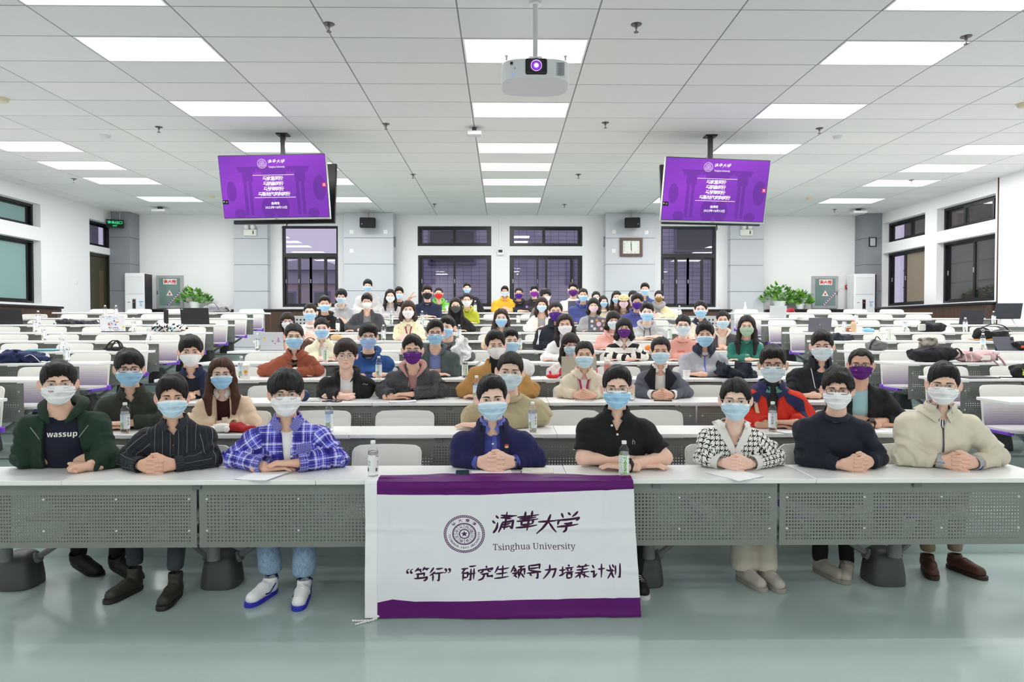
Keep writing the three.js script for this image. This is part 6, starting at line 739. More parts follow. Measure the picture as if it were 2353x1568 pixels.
person({ row: 7, x: 1464, t: 673, b: 712, e: [1427, 1506], hands: 'fold', hair: ['curly', { seed: 48, curl: 0.3 }], mask: 'violet', gl: ['big', '#a39a95'], skin: '#cf9a7c', label: 'man in a slate blue hoodie with a yellow patch and purple mask', top: { c: '#4a4f8f', hood: 1, hoodR: 0.026, bulk: 1.2, print: { text: 'wedge', c: '#e0a83c', dy: 0.19, dx: 0.04, w: 0.09, h: 0.05, draw: (g, W, H) => { g.beginPath(); g.moveTo(10, H - 10); g.lineTo(W - 40, 20); g.lineTo(W - 10, H * 0.6); g.fill(); } } } });
// ninth row
person({ row: 8, x: 784, t: 663, b: 700, hands: 'clasp', hair: ['curly', { seed: 49, curl: 0.3, line: 0.05 }], mask: 'sky', gl: ['wire', '#b9b4ac'], label: 'man in a pale grey hoodie, ninth row by the bottles', top: { c: '#bfc1c2', hood: 1, bulk: 1.14 } });
person({ row: 8, x: 1073, t: 673, b: 706, e: [1045, 1102], fem: 1, hands: 'fold', hair: ['tied', { seed: 50 }], mask: 'white', gl: ['round', '#8a6a62'], label: 'woman in a yellow-green hooded jacket and white mask', top: { c: '#aab02c', hood: 1, hoodR: 0.03, bulk: 1.1 } });
person({ row: 8, x: 1254, t: 662, b: 696, hands: 'fold', roll: 0.1, hair: ['curly', { seed: 51, line: 0.036, side: 0.024, top: 0.03 }], hairC: '#1d1714', mask: 'white', label: 'person with a mop of dark wavy hair leaning forward, ninth row', top: { c: '#6d6a64', bulk: 1.05 } });
person({ row: 8, x: 1340, t: 662, b: 694, e: [1310, 1372], hands: 'fold', hair: 'buzz', mask: 'blue', skin: '#d9a684', label: 'man with cropped hair in an indigo hoodie behind the pink-masked woman', top: { c: '#47508e', hood: 1, bulk: 1.15 } });
person({ row: 8, x: 1386, t: 679, b: 707, fem: 1, hands: 'fold', yaw: 0.35, hair: ['mid', { seed: 52, long: 0.4 }], hairC: '#2a1b15', mask: 'blue', label: 'woman with side-swept brown hair and her cheek on her hand', top: { c: '#e6dcc6', bulk: 1.05 } });
person({ row: 8, x: 1433, t: 676, b: 709, fem: 1, hands: 'fold', hair: ['long', { seed: 53, line: 0.03, long: 0.5 }], hairC: '#33201a', mask: 'pink', label: 'woman in a pale yellow baseball cap and pink mask', top: { c: '#8d7a6c', bulk: 1.0 }, extra: (c) => { const cap2 = c.onHead('baseball_cap', netMesh((x, y, z) => smax(smax(ell([0, 0.045, -0.012], [0.094, 0.102, 0.112])(x, y, z), 0.038 - y, 0.004), -ell([0, 0.04, -0.012], [0.086, 0.094, 0.104])(x, y, z), 0.004), [-0.12, 0, -0.14], [0.12, 0.17, 0.13], 0.009), std('#e9dca6', 0.8)); const br = new THREE.CylinderGeometry(0.085, 0.09, 0.008, 24, 1, false, -1.25, 2.5); br.scale(1, 1, 1.15); part(cap2, 'cap_brim', br, std('#e6d89c', 0.8), [0, 0.042, 0.055], [0.2, 0, 0]); part(cap2, 'cap_emblem', lay((x, y, z) => ell([0, 0.045, -0.012], [0.094, 0.102, 0.112])(x, y, z), [[-0.015, 0.115], [0.015, 0.115], [0.015, 0.085], [-0.015, 0.085]], 4, 4, 0.001, 0.002, 0.3), printMat('capmark', '#4a5aa8', 64, 64, (g) => { g.font = 'bold 56px serif'; g.fillText('LA', 32, 34, 56); })); } });
// tenth row
person({ row: 9, x: 897, t: 664, b: 696, e: [868, 922], fem: 1, hands: 'fold', hair: ['long', { seed: 54, long: 0.7 }], mask: 'white', label: 'woman with long black hair in a grey speckled blouse', top: { c: 'speckle', kind: 'shirt', dep: 0.07, bulk: 1.1 } });
person({ row: 9, x: 982, t: 654, b: 689, e: [953, 1014], h: [975, 727], hands: 'fold', hair: ['short', { seed: 55 }], mask: 'black', gl: ['big', '#a08a80'], label: 'man in a dark navy sweater and black mask', top: { c: '#1b2440', bulk: 1.18 } });
person({ row: 9, x: 1370, t: 669, b: 698, fem: 1, hands: 'fold', roll: 0.15, hair: ['tied', { seed: 56 }], mask: 'white', label: 'woman with tied black hair peeping between two heads, tenth row', top: { c: '#3b3b40', bulk: 1.0 } });
person({ row: 9, x: 1417, t: 668, b: 699, fem: 1, hands: 'fold', hair: ['long', { seed: 57, long: 0.7 }], mask: 'blue', label: 'woman with long straight black hair behind the yellow cap', top: { c: '#5c4a33', bulk: 1.0 } });
person({ row: 9, x: 1455, t: 667, b: 698, fem: 1, hands: 'fold', hair: ['tuck', { seed: 58 }], mask: 'white', label: 'dark-haired person almost hidden behind the slate blue hoodie', top: { c: '#6e4a38', bulk: 1.0 } });
person({ row: 9, x: 1514, t: 667, b: 696, e: [1483, 1553], h: [1512, 722], fem: 1, hands: 'clasp', hair: ['bun', { seed: 59 }], mask: 'gold', label: 'woman in a butter-yellow sweater, grey scarf and gold patterned mask', top: { c: '#e8d9ae', bulk: 1.18 }, extra: (c) => { part(c.t, 'scarf', tube([[c.N[0] - 0.07, c.N[1] - 0.01, c.N[2] + 0.06], [c.N[0], c.N[1] - 0.05, c.N[2] + 0.1], [c.N[0] + 0.08, c.N[1] + 0.0, c.N[2] + 0.04], [c.N[0] + 0.06, c.N[1] + 0.03, c.N[2] - 0.08], [c.N[0] - 0.06, c.N[1] + 0.03, c.N[2] - 0.08]], 0.04, 24, 8, true), std('#9a989c', 0.9)); part(c.t, 'scarf_end', lay(c.solid, [[c.N[0] - 0.06, c.N[1] - 0.05], [c.N[0] + 0.03, c.N[1] - 0.05], [c.N[0] + 0.02, c.N[1] - 0.24], [c.N[0] - 0.06, c.N[1] - 0.24]], 4, 8, 0.008, 0.012, 0.6), std('#9a989c', 0.9)); } });
// back row
person({ row: 10, x: 845, t: 641, b: 672, hands: 'clasp', e: [812, 882], hair: ['fringe', { seed: 60, line: 0.05 }], mask: 'blue', gl: ['big', '#b9b4ac'], label: 'tall man in a pale grey sweater against the left pier, back row', top: { c: '#c9c8c8', bulk: 1.12 } });
person({ row: 10, x: 917, t: 658, b: 689, hands: 'fold', hair: ['short', { seed: 61 }], mask: 'sky', skin: '#d9a283', label: 'man in black holding up two fingers, back row', top: { c: '#191c22', bulk: 1.05 }, extra: (c) => { const h = handGeo('flat', 1, 1); part(c.t, 'raised_hand', join([tube([[0.02, 0, 0], [0.0, 0.06, 0.01], [0.0, 0.1, 0.01]], 0.027, 8, 8), tube([[-0.012, 0.09, 0.01], [-0.03, 0.15, 0.01], [-0.04, 0.19, 0.01]], 0.0095, 6, 6), tube([[0.012, 0.09, 0.01], [0.035, 0.145, 0.01], [0.055, 0.175, 0.01]], 0.0095, 6, 6)]), std('#d9a283', 0.6), [c.H[0] + 0.15, c.H[1] - 0.12, c.H[2] - 0.04], [0, 0, -0.9]); } });
person({ row: 10, x: 1008, t: 660, b: 688, hands: 'fold', hair: ['buzz', { seed: 62 }], mask: 'red', gl: ['wire', '#8a7a70'], label: 'man in a red mask and lime green jacket', top: { c: '#6cc437', kind: 'open', w0: 0.06, w1: 0.06, hood: 1, inner: { c: '#4a4a50' }, bulk: 1.15 } });
person({ row: 10, x: 1073, t: 649, b: 675, hands: 'fold', hair: ['crop', { seed: 63 }], mask: 'blue', gl: ['wire', '#9a938d'], label: 'man in a black jacket in front of the middle window', top: { c: '#15161a', bulk: 1.18 }, e: [1048, 1112] });
person({ row: 10, x: 1160, t: 656, b: 682, e: [1129, 1192], hands: 'clasp', hair: ['short', { seed: 64 }], mask: 'sky', gl: ['rect', '#26221f'], skin: '#d59d7e', label: 'man in a bright yellow jacket', top: { c: '#f0ac2e', kind: 'shirt', dep: 0.06, bulk: 1.2 } });
person({ row: 10, x: 1192, t: 660, b: 688, hands: 'fold', hair: ['buzz', { seed: 65 }], mask: 'violet', skin: '#d09a7a', label: 'man in dark navy beside the bright yellow jacket', top: { c: '#1b1f2e', hood: 1, bulk: 1.05 } });
person({ row: 10, x: 1228, t: 655, b: 683, hands: 'fold', hair: ['short', { seed: 66 }], mask: 'magenta', gl: ['wire', '#8a7a72'], label: 'man in a black jacket and magenta mask, back row', top: { c: '#26262a', bulk: 1.12, print: { text: 'dot', c: '#a86ab8', dy: 0.16, dx: -0.14, w: 0.06, h: 0.06, draw: (g, W, H) => { g.beginPath(); g.arc(W / 2, H / 2, W * 0.4, 0, 7); g.fill(); } } } });
person({ row: 10, x: 1317, t: 648, b: 682, e: [1290, 1348], hands: 'fold', hair: ['crop', { seed: 67 }], mask: 'purple', gl: ['wire', '#8a8079'], label: 'man in a white sweatshirt and purple mask behind an open grey laptop', top: { c: '#f0efee', bulk: 1.15 } });
person({ row: 10, x: 1482, t: 649, b: 680, hands: 'fold', hair: ['crop', { seed: 68 }], mask: 'blue', label: 'man in a blue denim jacket, back row by the right pier', top: { c: '#3f5488', kind: 'shirt', dep: 0.08, bulk: 1.1 } });
// chairs: one for each of them, then the empty ones
{
  for (let n = 0; n < NROW; n++) {
    const mid = [...Array(10)].map((_, i) => chairX.mid(i - 4)), takenBy = [...OCC[n]].sort((a, b) => a - b), spots = [];
    for (const x of takenBy) spots.push([x, 1]); for (const x of mid) if (!takenBy.some((q) => Math.abs(q - x) < 0.47)) spots.push([x, 0]);
    spots.sort((a, b) => a[0] - b[0]).forEach(([x, t], i) => { if (t && n > 5) return; placeChair(n, x, t ? `occupied white chair, ${ORD[i] ?? 'last'} from the left end of the ${ROWNAME[n]} middle row` : `empty white chair, ${ORD[i] ?? 'last'} from the left end of the ${ROWNAME[n]} middle row`, 0, 'white swing chairs'); });
    if (n >= 2) for (const s of ['left', 'right']) for (let k = 0; k < (n === 10 || s === 'right' ? 5 : 6); k++) placeChair(n, chairX[s](k), `empty white chair, ${ORD[k]} from the aisle in the ${ROWNAME[n]} row by the ${s} windows`, 0, 'white swing chairs');
  }
}
// ---------------------------------------------------------------- the banner over the front desk
{
  const W = 2048, HH = 1280, u2x = (px) => (px - 838) / 617 * W, y2c = (py) => 175 + (py - 1105) / 332 * 1105;
  const tex = canvasTex(W, HH, (g) => {
    g.fillStyle = '#e9eaee'; g.fillRect(0, 0, W, HH); g.fillStyle = '#f1f2f4'; g.fillRect(0, 0, u2x(866), HH); g.fillStyle = '#dcdde1'; g.fillRect(u2x(866) - 3, 0, 3, HH);
    const P = '#5d0f68'; g.fillStyle = P; g.beginPath(); g.moveTo(u2x(866), 0); g.lineTo(W, 0); g.lineTo(W, y2c(1126)); g.lineTo(u2x(1100), y2c(1140)); g.lineTo(u2x(866), y2c(1138)); g.fill();
    g.beginPath(); g.moveTo(u2x(866), y2c(1402)); g.lineTo(u2x(900), y2c(1394)); g.lineTo(u2x(950), y2c(1400)); g.lineTo(W, y2c(1393)); g.lineTo(W, HH); g.lineTo(u2x(866), HH); g.fill();
    g.save(); g.translate(0, 0); g.rotate(-0.009); const s = W / 617; seal(g, u2x(1064) - 8, y2c(1236) + 10, 46 * s, '#4b1450', '#fff');
    g.strokeStyle = '#3a1038'; g.fillStyle = '#3a1038'; [...'清華大学'].forEach((c, i) => brushGlyph(g, c, u2x([1126, 1183, 1231, 1276][i]), y2c([1187, 1186, 1194, 1189][i]) + 12, [38, 36, 34, 36][i] * s * (i === 0 ? 1.4 : 1.3), 5 * s, 0.2));
    g.font = `${21 * s}px serif`; g.textAlign = 'left'; g.fillText('Tsinghua University', u2x(1125), y2c(1276) + 14, 188 * s);
    g.font = `bold ${40 * s}px serif`; g.fillText('“', u2x(926), y2c(1345) + 16); g.fillText('”', u2x(1012), y2c(1345) + 16);
    const L = [['笃', 948], ['行', 982], ['研', 1053], ['究', 1091], ['生', 1128], ['领', 1164], ['导', 1201], ['力', 1238], ['培', 1274], ['养', 1310], ['计', 1345], ['划', 1380]]; for (const [c, x] of L) brushGlyph(g, c, u2x(x), y2c(1316) + 16, 31 * s, 4 * s, 0.08); g.restore();
  });
  const nu = 120, nv = 90, P = [], U = [], id = [], fr = 0.137;
  for (let j = 0; j <= nv; j++) for (let i = 0; i <= nu; i++) {
    const u = i / nu, v = j / nv, Zt = 3.885, back = 0.085 + 0.05 * Math.sin(Math.PI * Math.min(1, u * 1.15)) ** 2;
    let x, y, Z; const f = (v - fr) / (1 - fr), ff = Math.max(0, f);
    const fold = Math.max(0, 1 - Math.abs((u * 5) % 1 - 0.5) * 9) + Math.max(0, 1 - Math.abs((ff * 3.2 + 0.35) % 1 - 0.5) * 11), w = 0.012 * noise3(u * 5, ff * 3, 7) + 0.006 * (0.4 - Math.abs(noise3(u * 7 + ff * 2, ff * 5, 2))) + 0.009 * fold * (0.5 + 0.8 * noise3(u * 3, ff * 4, 1));
    if (f < 0) { const q = -f / (fr / (1 - fr)); Z = Zt + 0.025 + (back - 0.0) * q; y = 0.755 + 0.004 * (1 + noise3(u * 14, q * 3, 5)) * (q > 0.1 ? 1 : 0.4); if (q < 0.12) y = 0.753 + 0.02 * q; } else { y = 0.752 - ff * 0.742 - (ff > 0.98 ? 0.002 : 0); Z = Zt - 0.012 + 0.012 * Math.exp(-ff * 30) - 0.1 * Math.pow(ff, 1.6) - w - 0.006; if (ff < 0.05) y = 0.757 - 0.11 * ff - ff * 0.742; }
    const xl = X(838, 3.89) + (X(845, 3.89) - X(838, 3.89)) * ff, xr = X(1455, 3.89) + (X(1466, 3.89) - X(1455, 3.89)) * ff; x = xl + (xr - xl) * u; P.push(x, y, -Z); U.push(u, 1 - v);
  }
  for (let j = 0; j < nv; j++) for (let i = 0; i < nu; i++) { const a = j * (nu + 1) + i; id.push(a, a + nu + 1, a + 1, a + 1, a + nu + 1, a + nu + 2); }
  const g = new THREE.BufferGeometry(); g.setAttribute('position', new THREE.BufferAttribute(new Float32Array(P), 3)); g.setAttribute('uv', new THREE.BufferAttribute(new Float32Array(U), 2)); g.setIndex(id); g.computeVertexNormals();
  const b = thing('banner', 'white cloth banner with purple bands and university lettering hung over the front desk', 'banner');
  part(b, 'banner_cloth', g, new THREE.MeshPhysicalMaterial({ map: tex, roughness: 0.55, side: THREE.DoubleSide, specularIntensity: 0.5 }));
  const zb = 3.77, tie = (pts) => part(b, 'tie_string', taperTube(pts.map(([px, dz, y]) => [X(px, zb - dz), y, -(zb - dz)]), (q) => 0.005 + 0.002 * Math.sin(q * 60), 40, 6), std('#eeeeec', 0.7)); tie([[868, 0, 0.02], [858, 0.02, 0.008], [840, 0.03, 0.008], [822, 0.035, 0.008], [806, 0.03, 0.007]]); tie([[866, 0, 0.02], [850, 0.03, 0.009], [832, 0.055, 0.009], [812, 0.08, 0.007]]);
}
// ---------------------------------------------------------------- things on the desks
const on = (n, px, d = 0.1) => [X(px, ROWZ[n] + d), TOP[n], -(ROWZ[n] + d)];
const pet = new THREE.MeshPhysicalMaterial({ color: 0xfdfdff, transmission: 1, thickness: 0, roughness: 0.06, ior: 1.45 }), water = new THREE.MeshPhysicalMaterial({ color: 0xffffff, transmission: 1, thickness: 0.05, roughness: 0.0, ior: 1.33 });
const labelTex = [
  (g, w, h) => { g.fillStyle = '#eef2f4'; g.fillRect(0, 0, w, h); for (const o of [0, w / 2]) { const l = g.createLinearGradient(0, 0, 0, h); l.addColorStop(0, '#bcd6ee'); l.addColorStop(0.55, '#e6eef2'); g.fillStyle = l; g.fillRect(o + 120, 0, 110, h); const r = rng(o + 3); for (let i = 0; i < 160; i++) { g.fillStyle = ['#6d8f3c', '#4f6f2c', '#96ad52', '#7a5a3a'][r() * 4 | 0]; g.fillRect(o + 122 + r() * 100, h * 0.55 + r() * h * 0.42, 8, 8); } g.strokeStyle = g.fillStyle = '#26282a'; ['京', '白', '开'].forEach((c, i) => glyph(g, c, o + 40, 50 + i * 60, 44, 5)); g.fillRect(o + 44, 18, 40, 8); } },
  (g, w, h) => { g.fillStyle = '#eff1ee'; g.fillRect(0, 0, w, h); for (const o of [0, w / 2]) { g.fillStyle = '#c2321f'; g.fillRect(o + 40, 12, 120, 10); g.fillRect(o + 60, 24, 90, 6); g.fillStyle = '#9aa08e'; g.fillRect(o + 60, 90, 150, 6); for (const q of [70, 130, 180]) { g.fillStyle = '#7b8a64'; g.fillRect(o + q, 100, 30, 60); g.fillStyle = '#e8e8e2'; g.fillRect(o + q + 6, 108, 18, 46); } g.fillStyle = '#2f5a2c'; g.fillRect(o + 40, 200, 30, 50); g.beginPath(); g.arc(o + 150, 226, 34, 0, 7); g.fill(); } },
  (g, w, h) => { g.fillStyle = '#eef0ef'; g.fillRect(0, 0, w, h); for (const o of [0, w / 2]) { const r = rng(o + 9); for (let i = 0; i < 120; i++) { g.fillStyle = ['#5fae3a', '#8fcf6a', '#3f8a2a', '#cfe8bf'][r() * 4 | 0]; g.fillRect(o + r() * 44, r() * h, 12, 14); g.fillStyle = 'rgba(150,190,130,.5)'; g.fillRect(o + 190 + r() * 50, r() * h, 8, 10); } g.strokeStyle = '#1d1f1f'; ['学', '水', '土', '月'].forEach((c, i) => glyph(g, c, o + 92, 40 + i * 54, 40, 5, 0.1)); } },
].map((d) => memo("bl" + d.toString().length, () => new THREE.MeshPhysicalMaterial({ roughness: 0.4, map: canvasTex(512, 272, d) })));
const bottleGeo = lathe([[0, 0.003], [0.022, 0], [0.029, 0.004], [0.0305, 0.012], [0.03, 0.03], [0.0305, 0.14], [0.03, 0.165], [0.026, 0.178], [0.017, 0.19], [0.0125, 0.196], [0.0125, 0.206]], 22), waterGeo = lathe([[0, 0.005], [0.027, 0.006], [0.0288, 0.014], [0.0286, 0.03], [0.029, 0.14], [0.0285, 0.158], [0, 0.158]], 22), bLabel = new THREE.CylinderGeometry(0.0312, 0.0312, 0.105, 24, 1, true), bCap = lathe([[0.0132, 0], [0.0148, 0.001], [0.0148, 0.016], [0.0135, 0.019], [0, 0.019]], 16);
const bottleProto = [0, 1, 2].map((k) => { const t = new THREE.Group(); t.name = 'water_bottle'; part(t, 'bottle_body', bottleGeo, pet); part(t, 'bottle_water', waterGeo, water); part(t, 'bottle_label', bLabel, labelTex[k], [0, 0.085, 0]); part(t, 'bottle_cap', bCap, M.white, [0, 0.202, 0]); return t; });
function bottle(n, px, kind, turn, label, d = 0.09, sc = 1) { const o = copyThing(bottleProto[kind], label, on(n, px, d), turn); tag(o, label, 'bottle', 'water bottles on the desks'); o.scale.setScalar(sc * 0.98); return o; }
bottle(0, 856, 1, 0.2, 'water bottle with red print on its label beside the left end of the banner', 0.07); bottle(0, 1435, 2, -0.3, 'water bottle with green label standing on the right end of the banner', 0.045);
const BL = [[1, 285, 0, 0.5, 'water bottle in front of the olive green shirt'], [1, 755, 0, 0.9, 'water bottle behind the shoulder of the plaid shirt'], [1, 1224, 0, 0.0, 'water bottle between the navy suit and the beige sweater sleeve'], [1, 1777, 0, -1.2, 'water bottle in front of the red and navy jacket'], [2, 1095, 0, 0.3, 'water bottle by the elbow of the camel coat'], [2, 1451, 2, 0.5, 'water bottle between the polo shirt and the broad-lapelled coat'], [3, 870, 0, 0.6, 'water bottle in front of the bright blue hoodie'], [3, 1068, 2, 0.2, 'water bottle in front of the white padded jacket'], [3, 554, 0, 0.8, 'water bottle beside the juice carton'], [4, 747, 2, 0, 'water bottle in front of the cream corduroy coat'], [5, 592, 0, 2.2, 'water bottle beside the stickered silver laptop'], [5, 1194, 0, 0.9, 'water bottle beside the wavy brown hair'], [6, 881, 0, 0.2, 'water bottle between the blazer and the flowered cardigan'], [6, 1055, 0, 0.4, 'water bottle in front of the black roll-neck'], [6, 1539, 2, 0.2, 'water bottle by the light grey hoodie sleeve'], [7, 776, 1, 0.4, 'water bottle in front of the black hoodie with red badge'],
  [8, 899, 0, 1, 'water bottle in front of the speckled blouse'], [8, 970, 0, 2, 'water bottle behind the flowered cardigan'], [8, 769, 1, 1, 'water bottle beside the pale grey hoodie'], [8, 1191, 2, 0.9, 'green-labelled bottle right of the wavy brown hair'], [9, 1083, 2, 1.2, 'water bottle in front of the yellow-green jacket'], [10, 1026, 0, 0.3, 'water bottle beside the red mask'], [10, 1092, 2, 0.4, 'water bottle beside the black jacket in the back row'], [9, 1561, 1, 0.4, 'water bottle beside the butter-yellow sweater'],
  [9, 242, 0, 0.3, 'water bottle on the ninth left desk by the door'], [9, 267, 1, 0.4, 'second bottle just right of the one by the door'], [8, 88, 0, 0.4, 'water bottle right of the black laptop at the left edge'], [7, 81, 0, 0.2, 'water bottle in front of the radiator cover, left block'], [6, 101, 0, 0.6, 'water bottle on the seventh left desk'], [5, 142, 1, 0.4, 'water bottle beside the green folder'], [4, 152, 0, 0.5, 'water bottle right of the navy jacket on the left desk'], [7, 307, 1, 0.1, 'water bottle right of the cartoon-covered laptop'], [6, 343, 1, 0.2, 'water bottle in front of the black and white print bag'],
  [7, 2080, 0, 0.4, 'water bottle left of the small black backpack'], [7, 2218, 0, 0.1, 'water bottle right of the small black backpack'], [6, 2041, 2, 0, 'water bottle beside the milk bottle'], [7, 1940, 0, 1.4, 'water bottle left of the brown drink bottle'], [8, 1967, 2, 0.7, 'green-labelled bottle behind the brown drink bottle'], [8, 2283, 0, 0.5, 'water bottle between the two dark laptops'], [5, 2259, 0, 0.2, 'water bottle left of the tablet on its stand']];
for (const [n, px, k, tr, l] of BL) bottle(n, px, k, tr, l);
const paperMat = std('#f2f3f6', 0.7), sheet = (n, px, d, w, h, turn, label, k = 1, col) => { const t = thing('paper_sheet', label, 'paper', on(n, px, d), turn); for (let i = 0; i < k; i++) { const g = new THREE.BoxGeometry(w, 0.0012, h, 8, 1, 8), p = g.attributes.position; for (let j = 0; j < p.count; j++) p.setY(j, p.getY(j) + 0.0016 * (i + 0.6) + 0.012 * Math.pow(Math.max(0, (p.getX(j) / w + 0.1)), 2) * (i + 1) / k); g.computeVertexNormals(); part(t, 'sheet', g, i === k - 1 ? paperMat : std(col ?? '#dfe1ea', 0.7), [0, 0, 0], [0, i * 0.04, 0]); } return t; };
sheet(0, 607, 0.13, 0.21, 0.29, -0.35, 'sheets of paper in front of the plaid shirt', 3); sheet(0, 1690, 0.1, 0.21, 0.25, 0.5, 'sheet of paper in front of the houndstooth sweater', 2); sheet(0, 1130, 0.17, 0.24, 0.17, 0.1, 'sheet of paper under the hands of the navy suit'); sheet(1, 1812, 0.12, 0.21, 0.2, 0.3, 'papers in front of the red and navy jacket', 2, '#3a3f6a'); sheet(1, 2035, 0.14, 0.3, 0.22, 0.1, 'papers in front of the black jacket with purple mask', 2); sheet(2, 925, 0.08, 0.22, 0.14, 0.1, 'dark-edged folder under the hands of the denim jacket', 2, '#2a3570'); sheet(3, 1262, 0.12, 0.21, 0.2, -0.2, 'papers left of the silver laptop'); sheet(4, 1424, 0.1, 0.2, 0.16, 0.2, 'open booklet in front of the striped sweater', 3, '#4a4470'); sheet(9, 1850, 0.12, 0.42, 0.2, 0.1, 'heap of pale papers right of the silver laptop', 4, '#cfc8cc'); sheet(10, 1160, 0.1, 0.25, 0.16, 0, 'white papers in front of the yellow jacket', 3); sheet(5, 2200, 0.13, 0.3, 0.2, 0.2, 'papers and notebook behind the pink bag', 3, '#353a5c'); sheet(6, 2190, 0.1, 0.34, 0.18, 0.1, 'notebook on the seventh right desk', 2, '#4a463a');
const phone = (n, px, d, turn, label, w = 0.075, l = 0.15, col = '#15181b') => { const t = thing('phone', label, 'phone', on(n, px, d), turn); part(t, 'phone_case', rbox(w, 0.009, l, 0.004, 2), std(col, 0.3), [0, 0.0047, 0]); part(t, 'phone_screen', rbox(w - 0.006, 0.001, l - 0.006, 0.0004), std('#31444c', 0.06), [0, 0.0095, 0]); return t; };
phone(0, 1062, 0.16, 0.05, 'dark phone lying left of the navy suit hands', 0.08, 0.13); phone(2, 762, 0.07, 1.3, 'dark phone in front of the black zip jacket'); phone(2, 1343, 0.1, 1.5, 'pale phone under the hands of the fleece jacket', 0.075, 0.16, '#e3ddd0'); phone(2, 1524, 0.1, 1.4, 'black phone under the hands of the broad-lapelled coat'); phone(3, 2320, 0.12, 1.3, 'black phone at the right edge on the fourth right desk');
{ const t = thing('tablet_case', 'thin black tablet lying flat on the fourth right desk', 'tablet', on(3, 2246, 0.12), 0.05); part(t, 'case_body', rbox(0.32, 0.012, 0.22, 0.004, 2), M.black, [0, 0.0064, 0]); part(t, 'case_band', rbox(0.02, 0.014, 0.221, 0.002), M.darkgrey, [0.12, 0.0064, 0]);
  const nb = thing('notebook', 'closed cream notebook with a clasp behind the banner edge', 'notebook', on(0, 1236, 0.19), -0.06); part(nb, 'cover', rbox(0.19, 0.016, 0.13, 0.004, 2), std('#e6e1d5', 0.6), [0, 0.0085, 0]); part(nb, 'clasp', rbox(0.06, 0.004, 0.022, 0.0015), std('#d6cfbf', 0.5), [-0.07, 0.018, 0.03]); part(nb, 'strap', tube([[-0.095, 0.004, 0.05], [-0.1, 0.012, 0.035], [-0.09, 0.017, 0.03]], 0.003, 8, 5), M.darkgrey);
  const ca = thing('juice_carton', 'white juice carton with an orange print left of the rust-brown coat', 'carton', on(3, 565, 0.07), 0.2); part(ca, 'carton_body', rbox(0.06, 0.13, 0.06, 0.004), std('#f3efe6', 0.5), [0, 0.066, 0]); part(ca, 'carton_top', (() => { const g = new THREE.CylinderGeometry(0.018, 0.043, 0.035, 4); g.rotateY(Math.PI / 4); return g; })(), std('#f3efe6', 0.5), [0, 0.148, 0]); part(ca, 'carton_print', box(0.04, 0.06, 0.002), new THREE.MeshStandardMaterial({ map: canvasTex(64, 96, (g) => { g.fillStyle = '#f3efe6'; g.fillRect(0, 0, 64, 96); g.fillStyle = '#f0a63c'; g.beginPath(); g.arc(32, 34, 26, 0, 7); g.fill(); g.fillStyle = '#e56a4a'; g.fillRect(10, 70, 44, 7); g.fillRect(16, 82, 32, 6); }) }), [0, 0.06, 0.0305]);
  const po = thing('pouch', 'round dark blue zip pouch behind the plaid shirt', 'pouch', on(2, 695, 0.12), 0.3); part(po, 'pouch_body', netMesh((x, y, z) => ell([0, 0.045, 0], [0.055, 0.047, 0.04])(x, y, z) + 0.003 * noise3(x * 40, y * 40, z * 40), [-0.07, -0.005, -0.05], [0.07, 0.1, 0.05], 0.006), std('#2b3c66', 0.7)); part(po, 'pouch_zip', new THREE.TorusGeometry(0.05, 0.0022, 5, 24), std('#c8cbd2', 0.4), [0, 0.046, 0.006]);
  const bx = thing('tissue_pack', 'small pale tissue pack beside the blue pouch', 'tissues', on(2, 722, 0.09), 0.2); part(bx, 'pack_body', rbox(0.085, 0.02, 0.06, 0.008, 2), std('#dfe0d6', 0.5), [0, 0.0105, 0]); part(bx, 'pack_flap', rbox(0.05, 0.003, 0.025, 0.001), M.white, [0, 0.021, 0]);
  const fl = thing('flask', 'pink vacuum flask with a cream top left of the striped sweater', 'flask', on(3, 1396, 0.08)); part(fl, 'flask_body', lathe([[0, 0], [0.032, 0], [0.034, 0.006], [0.034, 0.13], [0.03, 0.142]], 20), std('#dd8b86', 0.35)); part(fl, 'flask_cap', lathe([[0.03, 0], [0.031, 0.004], [0.03, 0.03], [0.02, 0.04], [0, 0.042]], 18), std('#e8ded2', 0.4), [0, 0.141, 0]);
  const bf = thing('flask', 'tall black flask behind the black and white print bag', 'flask', on(8, 382, 0.1)); part(bf, 'flask_body', lathe([[0, 0], [0.033, 0], [0.035, 0.006], [0.035, 0.18], [0.033, 0.186]], 20), std('#17181a', 0.35)); part(bf, 'flask_cap', lathe([[0.033, 0], [0.034, 0.003], [0.034, 0.045], [0.03, 0.05], [0, 0.05]], 18), M.black, [0, 0.186, 0]);
  const cu = thing('cup', 'clear plastic cup beside the broad-lapelled coat', 'cup', on(3, 1578, 0.08)); part(cu, 'cup_body', lathe([[0, 0.002], [0.026, 0], [0.036, 0.075], [0.037, 0.078], [0.035, 0.076], [0.025, 0.004]], 20), new THREE.MeshPhysicalMaterial({ color: 0xffffff, transmission: 0.75, thickness: 0, roughness: 0.2 })); part(cu, 'cup_rim', new THREE.TorusGeometry(0.0365, 0.002, 6, 24), M.white, [0, 0.077, 0], [Math.PI / 2, 0, 0]);
  const mb = thing('milk_bottle', 'squat milky white drink bottle by the grey backpack', 'bottle', on(6, 2015, 0.08)); part(mb, 'bottle_body', lathe([[0, 0], [0.034, 0], [0.036, 0.008], [0.036, 0.1], [0.03, 0.12], [0.026, 0.125]], 20), std('#efe9dc', 0.35)); part(mb, 'bottle_cap', cyl(0.027, 0.027, 0.022, 18), std('#e9e4da', 0.5), [0, 0.136, 0]);
